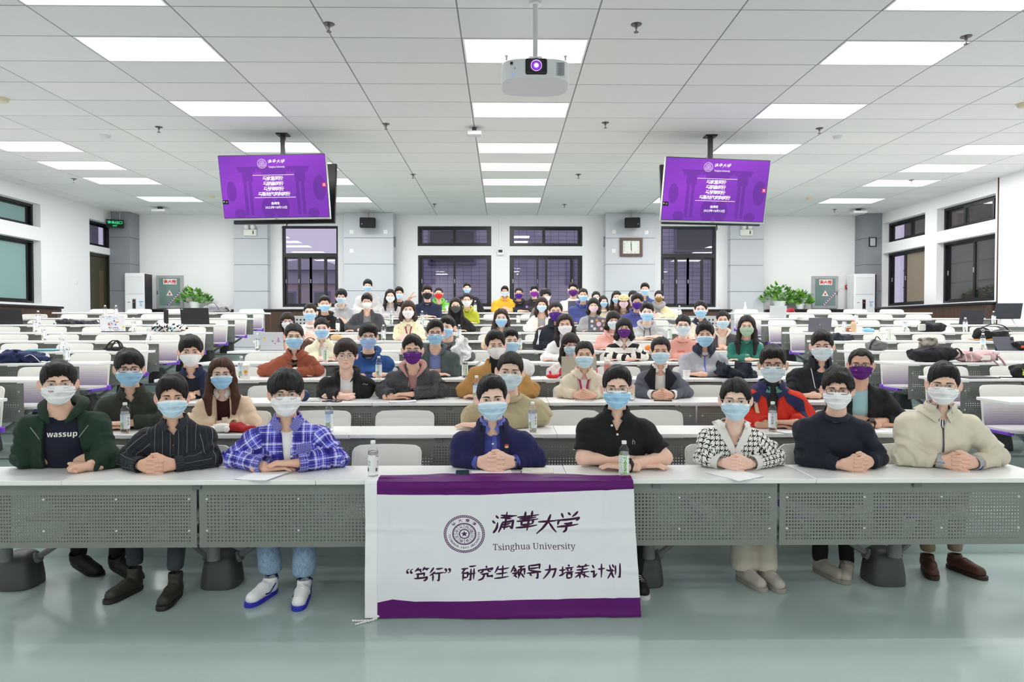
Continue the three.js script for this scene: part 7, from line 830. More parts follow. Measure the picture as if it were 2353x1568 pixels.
  const bd = thing('drink_bottle', 'brown milk-tea bottle with an orange cap on the right block', 'bottle', on(7, 1961, 0.07)); part(bd, 'bottle_body', lathe([[0, 0], [0.036, 0], [0.038, 0.008], [0.038, 0.12], [0.03, 0.145], [0.018, 0.155]], 20), std('#d9b792', 0.3)); part(bd, 'bottle_cap', cyl(0.02, 0.02, 0.02, 16), std('#e2714e', 0.4), [0, 0.165, 0]);
  const sp = thing('spray_bottle', 'slim white pump bottle on the back right desk', 'bottle', on(10, 1712, 0.1)); part(sp, 'bottle_body', lathe([[0, 0], [0.026, 0], [0.027, 0.005], [0.027, 0.1], [0.02, 0.115], [0.012, 0.12]], 18), M.white); part(sp, 'pump_head', join([moved(cyl(0.013, 0.014, 0.03, 14), 0, 0.135, 0), moved(cyl(0.017, 0.012, 0.045, 14), 0, 0.17, 0)]), std('#eceef0', 0.4));
  const gf = thing('folder', 'green folder lying on the sixth left desk', 'folder', on(5, 97, 0.1), 0.1); part(gf, 'folder_cover', rbox(0.3, 0.014, 0.2, 0.003), std('#3f7a6e', 0.5), [0, 0.0075, 0]); part(gf, 'folder_papers', box(0.28, 0.012, 0.19), std('#8fc8e6', 0.6), [0.02, 0.02, 0]);
}
function laptop(n, px, d, w, h, lean, lidMat, label, turn = 0, extra, baseCol = '#2a2b2e', raise = 0) {
  const t = thing('laptop', label, 'laptop', on(n, px, d), turn); t.position.y += raise;
  part(t, 'keyboard_base', rbox(w, 0.014, h, 0.005, 2), std(baseCol, 0.4, { metalness: 0.4 }), [0, 0.008, -h / 2]);
  const lid = part(t, 'screen_lid', rbox(w, h, 0.007, 0.003, 2), lidMat, [0, 0.014 + h / 2 * Math.cos(lean), h / 2 * Math.sin(lean)], [lean, 0, 0]);
  part(lid, 'display', box(w - 0.014, h - 0.014, 0.001), std('#12141a', 0.15), [0, 0, -0.0038]); extra?.(lid, w, h); return t;
}
const sticker = (lid, name, w, h, x, y, tex) => part(lid, name, box(w, h, 0.0008), tex, [x, y, 0.0039]);
const cvMat = (key, w, h, f) => memo('cv' + key, () => new THREE.MeshPhysicalMaterial({ roughness: 0.45, map: canvasTex(w, h, f) })), silver = std('#c9cacd', 0.35, { metalness: 0.55 }), spaceGrey = std('#6d6c76', 0.38, { metalness: 0.5 }), blackLid = std('#1b1c1f', 0.4);
laptop(8, 20, 0.13, 0.44, 0.235, 0.18, blackLid, 'black laptop on the ninth left desk at the picture edge', 0.05);
laptop(7, 260, 0.1, 0.36, 0.23, 0.14, cvMat('startup', 512, 340, (g, w, h) => { g.fillStyle = '#e6e6ea'; g.fillRect(0, 0, w, h); const r = rng(21); for (let i = 0; i < 70; i++) { const x = r() * w, y = r() < 0.5 ? r() * 70 : h - 60 + r() * 60; g.strokeStyle = g.fillStyle = ['#222', '#3b6fb0', '#3f8f8a', '#444'][r() * 4 | 0]; g.lineWidth = 3; g.beginPath(); g.arc(x, y, 4 + r() * 14, 0, 4); g.stroke(); } g.save(); g.translate(250, 170); g.rotate(-0.25); g.fillStyle = '#d8dbe2'; g.strokeStyle = '#333'; g.lineWidth = 3; g.beginPath(); g.ellipse(0, 0, 90, 42, 0, 0, 7); g.fill(); g.stroke(); g.fillStyle = '#c33a3a'; g.beginPath(); g.moveTo(-90, 0); g.lineTo(-52, -36); g.lineTo(-52, 36); g.fill(); g.fillStyle = '#5f86c8'; g.beginPath(); g.arc(-10, 0, 16, 0, 7); g.fill(); g.fillStyle = '#3f62c0'; g.fillRect(50, -60, 26, 36); g.fillRect(50, 24, 26, 36); g.fillStyle = '#ef9a3a'; g.beginPath(); g.moveTo(88, -20); g.lineTo(160, 0); g.lineTo(88, 20); g.fill(); g.restore(); g.save(); g.translate(270, 268); g.rotate(Math.PI); g.fillStyle = '#222'; g.font = 'bold 52px sans-serif'; g.textAlign = 'center'; g.fillText('Start Up', 0, 20); g.restore(); g.fillStyle = '#f0c93a'; g.beginPath(); g.arc(476, 250, 24, 0, 7); g.fill(); }), 'white laptop covered in a rocket cartoon on the eighth left desk');
laptop(8, 449, 0.11, 0.44, 0.25, 0.16, blackLid, 'large black laptop on the ninth left desk near the aisle', 0.02, (l, w, h) => sticker(l, 'lid_badge', 0.03, 0.012, -w / 2 + 0.03, h / 2 - 0.02, std('#d8d8da', 0.3)));
laptop(5, 624, 0.1, 0.29, 0.215, 0.1, silver, 'silver laptop with orange and purple stickers at the left end of the sixth row', 0.02, (l) => { sticker(l, 'sticker', 0.05, 0.06, -0.08, 0.03, cvMat('st1', 64, 64, (g) => { g.fillStyle = '#c9cacd'; g.fillRect(0, 0, 64, 64); g.fillStyle = '#ef9a5a'; g.beginPath(); g.arc(32, 22, 12, 0, 7); g.fill(); g.fillStyle = '#f0c83a'; g.fillRect(20, 34, 22, 20); })); sticker(l, 'sticker', 0.06, 0.085, 0.085, 0.015, cvMat('st2', 64, 64, (g) => { g.fillStyle = '#c9cacd'; g.fillRect(0, 0, 64, 64); g.fillStyle = '#a87ad0'; for (let i = 0; i < 5; i++) g.fillRect(32 - 6 - i * 5, 6 + i * 10, 12 + i * 10, 6); g.fillStyle = '#d0455a'; g.fillRect(29, 10, 6, 46); })); sticker(l, 'sticker', 0.022, 0.02, 0.015, 0.0, std('#8f8f95', 0.5)); sticker(l, 'sticker', 0.012, 0.012, 0.045, -0.03, std('#3a3a55', 0.5)); }, '#b9babd');
laptop(7, 1374, 0.1, 0.29, 0.195, 0.1, spaceGrey, 'dark grey laptop covered with round cartoon stickers', 0, (l) => { const cols = ['#e7e0cf', '#c98a5a', '#d7b28a', '#e3b6c4', '#b9c4cf', '#e6cf8a', '#cfd6c2', '#d9b0a0']; [[-0.09, 0.05], [-0.02, 0.065], [0.07, 0.055], [0.01, 0.01], [-0.09, -0.02], [0.1, -0.01], [-0.05, -0.06], [0.05, -0.06]].forEach(([x, y], i) => part(l, 'sticker', cyl(i === 3 ? 0.035 : 0.022, i === 3 ? 0.035 : 0.022, 0.0008, 14), std(cols[i], 0.6), [x, y, 0.004], [Math.PI / 2, 0, 0])); }, '#55555c');
laptop(10, 1322, 0.1, 0.28, 0.2, 0.12, spaceGrey, 'grey laptop in front of the white sweatshirt in the back row', 0, null, '#55555c');
laptop(3, 1330, 0.1, 0.34, 0.2, 0.12, std('#bdb9b2', 0.35, { metalness: 0.5 }), 'silver laptop behind the cream fleece jacket', 0.03, null, '#b5b1aa'); laptop(9, 1787, 0.1, 0.29, 0.2, 0.1, silver, 'plain silver laptop on the tenth right desk below the plants', 0, null, '#b9babd'); laptop(7, 1883, 0.1, 0.33, 0.2, 0.16, spaceGrey, 'dark silver laptop behind the black padded coat', -0.06, (l) => part(l, 'lid_emblem', cyl(0.012, 0.012, 0.0008, 14), std('#8f8e98', 0.3), [0, 0, 0.004], [Math.PI / 2, 0, 0]), '#77767e');
laptop(8, 2231, 0.12, 0.38, 0.235, 0.2, std('#25282e', 0.4), 'dark laptop in front of the perforated grille on the right', -0.05); laptop(8, 2314, 0.06, 0.4, 0.24, 0.22, std('#2c313a', 0.4), 'dark laptop raised on a folding stand at the far right', -0.12, (l, w, h) => { part(l, 'stand_leg', rbox(0.02, 0.2, 0.008, 0.003), M.steel, [0.1, -0.17, 0.0], [-0.5, 0, 0.4]); part(l, 'stand_leg', rbox(0.02, 0.2, 0.008, 0.003), M.steel, [-0.1, -0.17, 0.0], [-0.5, 0, -0.4]); }, '#2a2b2e', 0.09);
{ const t = thing('tablet', 'tablet propped on its dark folding cover on the sixth right desk', 'tablet', on(5, 2312, 0.1), -0.06); part(t, 'tablet_body', rbox(0.25, 0.18, 0.008, 0.003, 2), std('#4e505c', 0.35), [0, 0.085, -0.03], [-0.35, 0, 0]); part(t, 'cover_flap', rbox(0.26, 0.1, 0.006, 0.002), std('#3a3c48', 0.6), [0, 0.04, 0.02], [-0.75, 0, 0]); part(t, 'camera_bump', rbox(0.03, 0.03, 0.004, 0.003), std('#2a2b33', 0.3), [0.1, 0.15, -0.04], [-0.35, 0, 0]); }
// soft bags and coats: a padded body with folds
function soft(name, label, cat, n, px, d, w, h, dp, col, { seed = 1, fold = 0.012, turn = 0, sag = 0.4, extra, cell, pow = 2.6 } = {}) {
  const t = thing(name, label, cat, on(n, px, d), turn), c = cell ?? Math.max(0.009, Math.min(w, h) / 16);
  const f = (x, y, z) => { const q = x / (w / 2), lump = h * (1 - sag * Math.abs(noise3(q * 1.7 + seed, seed, 0.5))), a = Math.pow(Math.abs(q), pow) + Math.pow(Math.abs((y - lump * 0.46) / (lump * 0.5)), pow) + Math.pow(Math.abs(z / (dp / 2)), pow); let e = (Math.pow(a, 1 / pow) - 1) * Math.min(w, h, dp) * 0.42; e += fold * (noise3(x * 16 + seed, y * 20, z * 16) + 0.5 * noise3(x * 40, y * 34 + seed, z * 40)); return smax(e, 0.002 - y, 0.01); };
  part(t, 'soft_body', (() => { const g = netMesh(f, [-w * 0.6, -0.02, -dp * 0.7], [w * 0.6, h * 1.25, dp * 0.7], c, 1.8), p = g.attributes.position, u = new Float32Array(p.count * 2); for (let i = 0; i < p.count; i++) { u[i * 2] = p.getX(i); u[i * 2 + 1] = p.getY(i) + p.getZ(i) * 0.5; } g.setAttribute('uv', new THREE.BufferAttribute(u, 2)); return g; })(), typeof col === 'string' ? clothMat(col) : col);
  extra?.(t, w, h, dp); return t;
}
const strap = (t, pts, r, col) => part(t, 'strap', taperTube(pts, () => r, 18, 6, 0.6), std(col, 0.7));
TEX.bwprint = () => canvasTex(256, 256, (g, w, h) => { g.fillStyle = '#ece9e2'; g.fillRect(0, 0, w, h); const r = rng(31); for (let i = 0; i < 34; i++) { g.fillStyle = i % 6 === 5 ? ['#7cc08a', '#8fc4e0', '#e8b05a'][r() * 3 | 0] : '#15151a'; g.beginPath(); g.ellipse(r() * w, r() * h, 8 + r() * 20, 5 + r() * 12, r() * 3, 0, 7); g.fill(); } }, { repeat: [4, 4] });
soft('jacket', 'crumpled navy jacket heaped on the fifth left desk', 'jacket', 4, 48, 0.13, 0.52, 0.14, 0.26, '#1f2c52', { seed: 2, fold: 0.02, extra: (t) => { strap(t, [[0.12, 0.07, 0.12], [0.19, 0.09, 0.13], [0.25, 0.05, 0.13], [0.28, 0.01, 0.12]], 0.004, '#d8d8d8'); part(t, 'pocket_patch', rbox(0.08, 0.05, 0.01, 0.004), std('#3a3d48', 0.7), [-0.13, 0.05, 0.125]); } });
soft('tote_bag', 'black tote bag with upright handles on the sixth left desk', 'bag', 5, 266, 0.12, 0.24, 0.06, 0.16, '#17181b', { seed: 3, fold: 0.006, extra: (t) => { strap(t, [[-0.1, 0.03, 0.05], [-0.06, 0.09, 0.05], [0.0, 0.13, 0.05], [0.05, 0.11, 0.05], [0.08, 0.05, 0.05]], 0.011, '#2c2523'); strap(t, [[-0.02, 0.03, 0.08], [0.01, 0.09, 0.07], [0.04, 0.13, 0.06], [0.09, 0.1, 0.06], [0.12, 0.03, 0.06]], 0.011, '#2c2523'); } });
soft('cloth_bag', 'black and white printed cloth bag on the eighth left desk', 'bag', 7, 389, 0.12, 0.5, 0.16, 0.2, 'bwprint', { seed: 4, fold: 0.014, extra: (t) => strap(t, [[-0.22, 0.03, 0.08], [-0.16, 0.08, 0.1], [-0.05, 0.07, 0.11], [-0.1, 0.02, 0.11]], 0.012, '#15151a') });
soft('jacket', 'dark grey jacket lying on the ninth left desk', 'jacket', 8, 177, 0.12, 0.56, 0.085, 0.22, '#33353a', { seed: 5, fold: 0.018 }); soft('backpack', 'light grey bag slumped on the back left desk', 'bag', 10, 500, 0.15, 0.48, 0.19, 0.24, '#a4a5a8', { seed: 6, fold: 0.014, extra: (t) => { strap(t, [[-0.16, 0.1, 0.1], [-0.1, 0.17, 0.1], [0.0, 0.16, 0.12], [0.08, 0.05, 0.13]], 0.006, '#55565a'); strap(t, [[0.18, 0.08, 0.08], [0.25, 0.03, 0.1], [0.2, 0.02, 0.12]], 0.012, '#15151a'); } });
soft('backpack', 'grey backpack with a top loop beside the balding man', 'backpack', 5, 2015, 0.14, 0.25, 0.155, 0.2, '#6e6f71', { seed: 7, fold: 0.006, extra: (t) => { strap(t, [[-0.04, 0.13, 0.02], [-0.01, 0.175, 0.02], [0.03, 0.13, 0.03]], 0.007, '#3a3b3d'); strap(t, [[-0.12, 0.02, 0.06], [-0.1, 0.1, 0.07], [-0.05, 0.14, 0.05]], 0.012, '#1d1e20'); strap(t, [[-0.08, 0.07, 0.1], [0.02, 0.1, 0.11], [0.1, 0.05, 0.1]], 0.004, '#3a3b3d'); } });
soft('backpack', 'big black backpack lying on the fifth right desk', 'backpack', 4, 2143, 0.15, 0.5, 0.2, 0.26, '#15171b', { seed: 8, fold: 0.01, extra: (t) => { strap(t, [[0.16, 0.12, 0.06], [0.22, 0.15, 0.08], [0.26, 0.1, 0.1], [0.24, 0.05, 0.12]], 0.012, '#1d1f24'); strap(t, [[-0.2, 0.13, 0.09], [0, 0.165, 0.1], [0.17, 0.14, 0.1]], 0.005, '#3a3d44'); strap(t, [[0.1, 0.02, 0.13], [0.2, 0.05, 0.14], [0.27, 0.09, 0.12]], 0.01, '#24262b'); } });
soft('fur_trim', 'speckled grey fur hood lying on the big black backpack', 'fur hood', 4, 2133, 0.3, 0.22, 0.26, 0.14, '#8d857a', { seed: 9, fold: 0.03, cell: 0.008 });
soft('handbag', 'pale pink bag with a white flap beside the big black backpack', 'bag', 4, 2238, 0.13, 0.46, 0.15, 0.22, '#cfa9ac', { seed: 10, fold: 0.014, extra: (t) => { part(t, 'white_flap', rbox(0.11, 0.055, 0.02, 0.009, 3), std('#efe8dc', 0.6), [0.05, 0.05, 0.115]); strap(t, [[0.2, 0.07, 0.1], [0.24, 0.0, 0.13], [0.26, -0.06, 0.14], [0.25, -0.1, 0.14]], 0.013, '#b98a92'); strap(t, [[0.14, 0.02, 0.12], [0.2, -0.05, 0.14], [0.28, -0.1, 0.14]], 0.012, '#c49aa0'); for (const x of [-0.18, -0.12]) strap(t, [[x, 0.1, 0.1], [x + 0.02, 0.05, 0.115], [x + 0.02, 0.01, 0.115]], 0.004, '#efe8dc'); part(t, 'bag_clip', rbox(0.03, 0.05, 0.02, 0.008, 2), std('#23242c', 0.5), [-0.07, 0.14, 0.06]); } });
soft('backpack', 'small black backpack on the eighth right desk', 'backpack', 7, 2140, 0.13, 0.4, 0.17, 0.2, '#191b1e', { seed: 11, fold: 0.008, extra: (t) => { part(t, 'print_patch', rbox(0.1, 0.1, 0.06, 0.02, 2), clothMat('bwprint'), [-0.18, 0.07, 0.06]); strap(t, [[-0.1, 0.1, 0.08], [0, 0.14, 0.09], [0.12, 0.1, 0.09]], 0.004, '#3a3c40'); } });
soft('tote_bag', 'black bag with silver rings and zip on the seventh right desk', 'bag', 6, 2277, 0.13, 0.48, 0.2, 0.2, '#16181b', { seed: 12, fold: 0.008, extra: (t) => { strap(t, [[-0.22, 0.15, 0.1], [-0.05, 0.13, 0.115], [0.2, 0.14, 0.1]], 0.005, '#c9c9cc'); for (const x of [-0.19, -0.08]) part(t, 'ring', new THREE.TorusGeometry(0.017, 0.005, 6, 16), M.steel, [x, 0.14, 0.115]); strap(t, [[-0.16, 0.17, 0.02], [0, 0.22, 0.02], [0.14, 0.2, 0.04], [0.22, 0.12, 0.06]], 0.01, '#1d1f22'); } });
soft('scarf', 'folded tan scarf under the black bag with rings', 'scarf', 6, 2277, 0.06, 0.5, 0.03, 0.1, '#b98a55', { seed: 13, fold: 0.008, cell: 0.01 }); soft('coat', 'dark navy coat folded on the fourth row beside the pale grey jacket', 'coat', 3, 1695, 0.16, 0.4, 0.2, 0.28, '#1b2230', { seed: 14, fold: 0.022, turn: 0.25, sag: 0.75, extra: (t) => part(t, 'coat_badge', rbox(0.025, 0.02, 0.004, 0.002), M.white, [0.1, 0.14, 0.13]) });
soft('coat', 'dark coat draped on the seventh right desk end', 'coat', 6, 1930, 0.13, 0.36, 0.11, 0.2, '#282d38', { seed: 15, fold: 0.016 }); soft('backpack', 'black and orange bag at the picture edge, sixth right desk', 'bag', 5, 2350, 0.12, 0.3, 0.13, 0.2, '#17181b', { seed: 16, fold: 0.008, extra: (t) => part(t, 'orange_panel', rbox(0.12, 0.03, 0.02, 0.008, 2), std('#e0562c', 0.6), [-0.03, 0.05, 0.1]) });
soft('backpack', 'black bag with a yellow tag at the picture edge, fourth right desk', 'bag', 3, 2362, 0.13, 0.3, 0.15, 0.2, '#141518', { seed: 17, fold: 0.01, extra: (t) => { part(t, 'yellow_tag', rbox(0.022, 0.04, 0.008, 0.003), std('#c8e03a', 0.5), [-0.11, 0.05, 0.1]); strap(t, [[-0.12, 0.09, 0.09], [-0.11, 0.07, 0.105], [-0.11, 0.05, 0.105]], 0.003, '#c8e03a'); } });
soft('plastic_bag', 'crinkled white plastic bag beside the dark grey hood', 'plastic bag', 4, 1058, 0.1, 0.2, 0.26, 0.16, new THREE.MeshPhysicalMaterial({ color: 0xf2f2f2, roughness: 0.25, transmission: 0.35, thickness: 0 }), { seed: 18, fold: 0.03, cell: 0.012 }); soft('handbag', 'brown leather bag behind the rust-brown coat', 'bag', 5, 716, 0.24, 0.26, 0.15, 0.14, '#5a3a2c', { seed: 19, fold: 0.008, extra: (t) => strap(t, [[-0.1, 0.1, 0.05], [0, 0.16, 0.06], [0.12, 0.08, 0.06]], 0.008, '#3a241b') });
soft('beanie', 'beige beanie hat on the sixth row desk', 'hat', 6, 773, 0.12, 0.16, 0.09, 0.14, '#d6b98a', { seed: 20, fold: 0.004, sag: 0.1 }); soft('shawl', 'crimson cloth behind the plain silver laptop', 'cloth', 10, 1815, 0.1, 0.16, 0.09, 0.12, '#a02233', { seed: 21, fold: 0.012 }); soft('pouch', 'bright red pouch left of the silver laptop in the fourth row', 'pouch', 3, 1272, 0.1, 0.13, 0.05, 0.1, '#c8262c', { seed: 22, fold: 0.008 }); soft('pouch', 'orange pouch between the striped and the salmon sweaters', 'pouch', 5, 1490, 0.1, 0.09, 0.08, 0.08, '#e58a3a', { seed: 23, fold: 0.006 }); soft('mesh_bag', 'pale green bag beside the lime-lettered hoodie', 'bag', 7, 1535, 0.12, 0.2, 0.06, 0.12, '#cfe6cf', { seed: 24, fold: 0.008, extra: (t) => strap(t, [[-0.08, 0.03, 0.03], [-0.06, 0.1, 0.03], [0.0, 0.13, 0.03], [0.06, 0.1, 0.03], [0.08, 0.03, 0.03]], 0.006, '#cfe0cf') });
soft('plush_toy', 'white plush toy held by the woman in the cream cardigan', 'plush toy', 1, 508, 0.1, 0.12, 0.075, 0.09, '#f1ece4', { seed: 25, fold: 0.004, sag: 0.1, extra: (t) => { for (const s of [-1, 1]) part(t, 'plush_paw', ball(0.022, 12), std('#f4f0ea', 0.9), [s * 0.05, 0.03, 0.045]); } }); soft('scarf', 'red knitted scarf on the desk in front of the cream cardigan', 'scarf', 1, 540, 0.13, 0.26, 0.075, 0.12, '#a51f22', { seed: 26, fold: 0.01, sag: 0.6 }); soft('plush_toy', 'small stuffed fox beside the brown milk-tea bottle', 'plush toy', 7, 1950, 0.1, 0.07, 0.075, 0.06, '#b9623a', { seed: 27, fold: 0.004, sag: 0.1, extra: (t) => part(t, 'plush_face', ball(0.016, 10), M.white, [0.008, 0.03, 0.027]) }); soft('pouch', 'sky blue folded cloth right of the brown milk-tea bottle', 'cloth', 7, 1995, 0.1, 0.16, 0.06, 0.12, '#8fc4ee', { seed: 28, fold: 0.008 });
// ---------------------------------------------------------------- plants, machines and fittings along the back wall
function plant(px, py, w, h, label, seed) {
  const Z = 16.22, p = at(px, py, Z), t = thing('potted_plant', label, 'potted plant', [p.x, Y(711, 16.2) + 0.002, -Z]), r = rng(seed);
  part(t, 'plant_pot', lathe([[0, 0], [0.1, 0], [0.12, 0.02], [0.165, 0.2], [0.175, 0.215], [0.16, 0.215], [0.15, 0.18], [0, 0.18]], 24), std('#f2f2f2', 0.35), null, null, w * 1.25);
  const leaf = memo('leaf', () => { const g = new THREE.PlaneGeometry(1, 1, 4, 4), a = g.attributes.position; for (let i = 0; i < a.count; i++) { const y = a.getY(i) + 0.5, x = a.getX(i) * 2 * Math.pow(Math.sin(Math.PI * Math.min(0.999, 0.06 + y * 0.94)), 0.75) * 0.42 * (1.3 - y * 0.6); a.setXYZ(i, x, y, -0.25 * y * y + 0.35 * Math.abs(x)); } g.computeVertexNormals(); return g; });
  for (let i = 0; i < 120; i++) { const a = r() * 6.283, q = Math.sqrt(r()), e = r(), s = (0.075 + r() * 0.06), x = Math.cos(a) * q * w * 0.62, z = Math.max(-0.08, Math.sin(a) * q * w * 0.4), y = 0.2 * w * 1.25 + h * (0.15 + 0.85 * (1 - q * q) * (0.35 + 0.65 * e)) - (q > 0.8 ? h * 0.25 * r() : 0), m = part(t, 'leaf', leaf, std(['#6fae3c', '#8ac84e', '#5a9a36', '#a2d860', '#4a8430'][r() * 5 | 0], 0.45, { side: THREE.DoubleSide, transmission: 0.12, thickness: 0 }), [x, y, z], [0.7 + r() * 0.9, -a + 1.57 + (r() - 0.5), (r() - 0.5) * 0.6, 'YXZ'], s); m.rotation.order = 'YXZ'; }
  for (let i = 0; i < 7; i++) { const a = i / 7 * 6.283; part(t, 'stem', tube([[0, 0.2 * w * 1.25, 0], [Math.cos(a) * w * 0.22, 0.25 * w + h * 0.55, Math.max(-0.1, Math.sin(a) * w * 0.15)], [Math.cos(a) * w * 0.5, 0.25 * w + h * 0.3, Math.max(-0.12, Math.sin(a) * w * 0.3)]], 0.006, 10, 5), std('#5d8a38', 0.6)); }
}
plant(447, 690, 0.62, 0.36, 'leafy potted pothos on the ledge right of the left fire cabinet', 41); plant(1791, 690, 0.72, 0.42, 'larger bushy pothos behind the plain silver laptop', 42); plant(1838, 690, 0.5, 0.34, 'smaller trailing pothos left of the right fire cabinet', 43);
function aircon(px0, px1, label) {
  const Z = 15.95, w = X(px1, Z) - X(px0, Z), h = 1.74, t = thing('air_conditioner', label, 'air conditioner', [(X(px0, Z) + X(px1, Z)) / 2, FLOORY[10], -Z - 0.17]);
  part(t, 'cabinet', rbox(w, h, 0.34, 0.02, 3), std('#f4f5f7', 0.3), [0, h / 2, 0]); part(t, 'side_strip', rbox(0.03, h - 0.03, 0.3, 0.01), std('#26222e', 0.3), [w / 2, h / 2, 0.03]); part(t, 'air_outlet', rbox(w - 0.08, 0.42, 0.012, 0.005), std('#eceef1', 0.35), [-0.01, h - 0.28, 0.17]);
  for (let i = 0; i < 2; i++) part(t, 'louvre', rbox(w - 0.1, 0.008, 0.006, 0.002), std('#dfe1e6', 0.4), [-0.01, h - 0.09 - i * 0.39, 0.177]);
  const d = part(t, 'control_panel', rbox(0.085, 0.4, 0.01, 0.004), std('#8f9196', 0.3), [-0.02, h - 0.8, 0.172]); part(d, 'display', box(0.06, 0.2, 0.004), std('#1d1c20', 0.15), [0, 0.08, 0.005]); part(d, 'display_light', box(0.02, 0.02, 0.002), std('#e2453a', 0.4, { emissive: lin('#c0281c'), emissiveIntensity: 0.6 }), [0, 0.12, 0.008]);
  part(t, 'energy_label', box(0.09, 0.13, 0.002), cvMat('energy', 64, 96, (g) => { g.fillStyle = '#e8f0fa'; g.fillRect(0, 0, 64, 96); g.fillStyle = '#6f9fe0'; g.fillRect(0, 0, 64, 16); for (let i = 0; i < 5; i++) g.fillRect(8, 26 + i * 13, 22 + i * 6, 6); }), [w / 2 - 0.1, h - 0.72, 0.172]); part(t, 'maker_badge', box(0.06, 0.02, 0.002), std('#9aa58a', 0.4), [-w / 2 + 0.1, h - 0.68, 0.172]);
}
aircon(287, 335, 'tall white floor-standing air conditioner by the left corner column'); aircon(1962, 2011, 'tall white floor-standing air conditioner by the right corner column');
function hydrant(px0, px1, label, flip) {
  const Z = ZB - 0.06, x0 = X(px0, Z), x1 = X(px1, Z), y0 = Y(709, Z), y1 = Y(634, Z), w = x1 - x0, h = y1 - y0, t = thing('fire_cabinet', label, 'fire hydrant cabinet', [(x0 + x1) / 2, (y0 + y1) / 2, -ZB]);
  part(t, 'cabinet_box', box(w - 0.04, h - 0.04, 0.03), std('#6c7a78', 0.6), [0, 0, 0.016]); part(t, 'cabinet_frame', (() => { const g = frameRect(w, h, 0.065, 0.06); g.translate(-w / 2, -h / 2, 0); return g; })(), std('#b9bbbd', 0.35, { metalness: 0.5 }), [0, 0, 0.002]);
  part(t, 'hose_reel', new THREE.TorusGeometry(0.09, 0.028, 10, 24), std('#c9cac4', 0.6), [-w * 0.22, -h * 0.3, 0.042], null, [1, 1, 0.35]);
  const gl = part(t, 'cabinet_glass', box(w - 0.12, h - 0.12, 0.005), new THREE.MeshPhysicalMaterial({ color: lin('#a8c4bf'), transmission: 0.55, thickness: 0, roughness: 0.12 }), [0, 0, 0.056]);
  part(gl, 'title_plate', box(w * 0.5, 0.13, 0.002), cvMat('hyd', 192, 80, (g) => { g.fillStyle = '#f3f3f1'; g.fillRect(0, 0, 192, 80); g.strokeStyle = g.fillStyle = '#d8241c'; glyphs(g, '消火栓', 10, 12, 52, 60, 9); }), [0.01, h * 0.31, 0.005]);
  part(gl, 'warning_triangle', (() => { const g = extrude([[-0.08, -0.06], [0.08, -0.06], [0, 0.08]], 0.001); return g; })(), std('#ece6e2', 0.5), [0, -0.03, 0.003]); part(gl, 'flame_mark', ball(0.022, 10), std('#d8352a', 0.5), [0, -0.045, 0.005], null, [1, 1.2, 0.2]);
  part(gl, 'diagonal_tape', box(0.6, 0.05, 0.002), cvMat('tape', 128, 16, (g) => { g.fillStyle = '#e6e2e2'; g.fillRect(0, 0, 128, 16); g.fillStyle = '#2f3f96'; for (let i = 0; i < 10; i++) g.fillRect(i * 13, 0, 8, 9); g.fillStyle = '#c04a3a'; g.fillRect(0, 12, 128, 4); }), [w * 0.18, -h * 0.2, 0.004], [0, 0, 0.82]); part(t, 'cabinet_latch', rbox(0.02, 0.09, 0.02, 0.005), M.darkgrey, [(flip ? 1 : -1) * (w / 2 - 0.03), -0.02, 0.066]);
}
hydrant(360, 421, 'fire hydrant cabinet with red lettering right of the left air conditioner', false); hydrant(1866, 1925, 'fire hydrant cabinet with red lettering left of the right air conditioner', true);
function speaker(px, Z, label, s) { const p = at(px, 512, Z - 0.25), t = thing('loudspeaker', label, 'loudspeaker', p, s * 0.16); part(t, 'speaker_box', rbox(0.36, 0.24, 0.26, 0.03, 3), M.black, [0, 0, 0], [0.16, 0, 0]); part(t, 'speaker_grille', rbox(0.33, 0.21, 0.012, 0.005), std('#161719', 0.8), [0, -0.01, 0.13], [0.16, 0, 0]); part(t, 'speaker_badge', box(0.02, 0.02, 0.004), M.steel, [s * -0.13, -0.05, 0.132], [0.16, 0, 0]); part(t, 'wall_bracket', join([moved(cyl(0.02, 0.02, 0.2, 8), 0, 0.02, -0.16, Math.PI / 2), moved(rbox(0.08, 0.14, 0.02), 0, 0.02, -0.24)]), M.darkgrey); part(t, 'conduit', tube([[0, 0.1, -0.2], [0, 0.22, -0.22], [0, CEIL - p.y, -0.22]], 0.012, 10, 6), std('#cdb9ae', 0.5)); }
speaker(845, 16.1, 'black loudspeaker high on the left pier', 1); speaker(1453, 16.1, 'black loudspeaker high on the right pier above the clock', -1);
function emergency(px, label) { const p = at(px, 534, 16.28), t = thing('emergency_light', label, 'emergency light', [p.x, p.y, -16.28]); part(t, 'light_box', rbox(0.3, 0.15, 0.07, 0.012, 2), std('#ecebe3', 0.45), [0, -0.01, 0.0]); part(t, 'status_window', box(0.03, 0.08, 0.004), std('#4a4c42', 0.4), [0.08, -0.01, 0.036]); for (const s of [-1, 1]) { const h = part(t, 'lamp_head', lathe([[0, 0.05], [0.045, 0.045], [0.06, 0.01], [0.062, 0], [0.05, -0.01], [0, -0.012]], 18), std('#dcdcd6', 0.35), [s * 0.075, 0.11, 0.03], [1.35, 0, 0]); part(h, 'lamp_lens', cyl(0.045, 0.045, 0.008, 18), std('#f4f4f4', 0.12), [0, 0.049, 0]); } }
emergency(575, 'twin-headed emergency light on the left outer pier below the screen'); emergency(1715, 'twin-headed emergency light on the right outer pier below the screen');
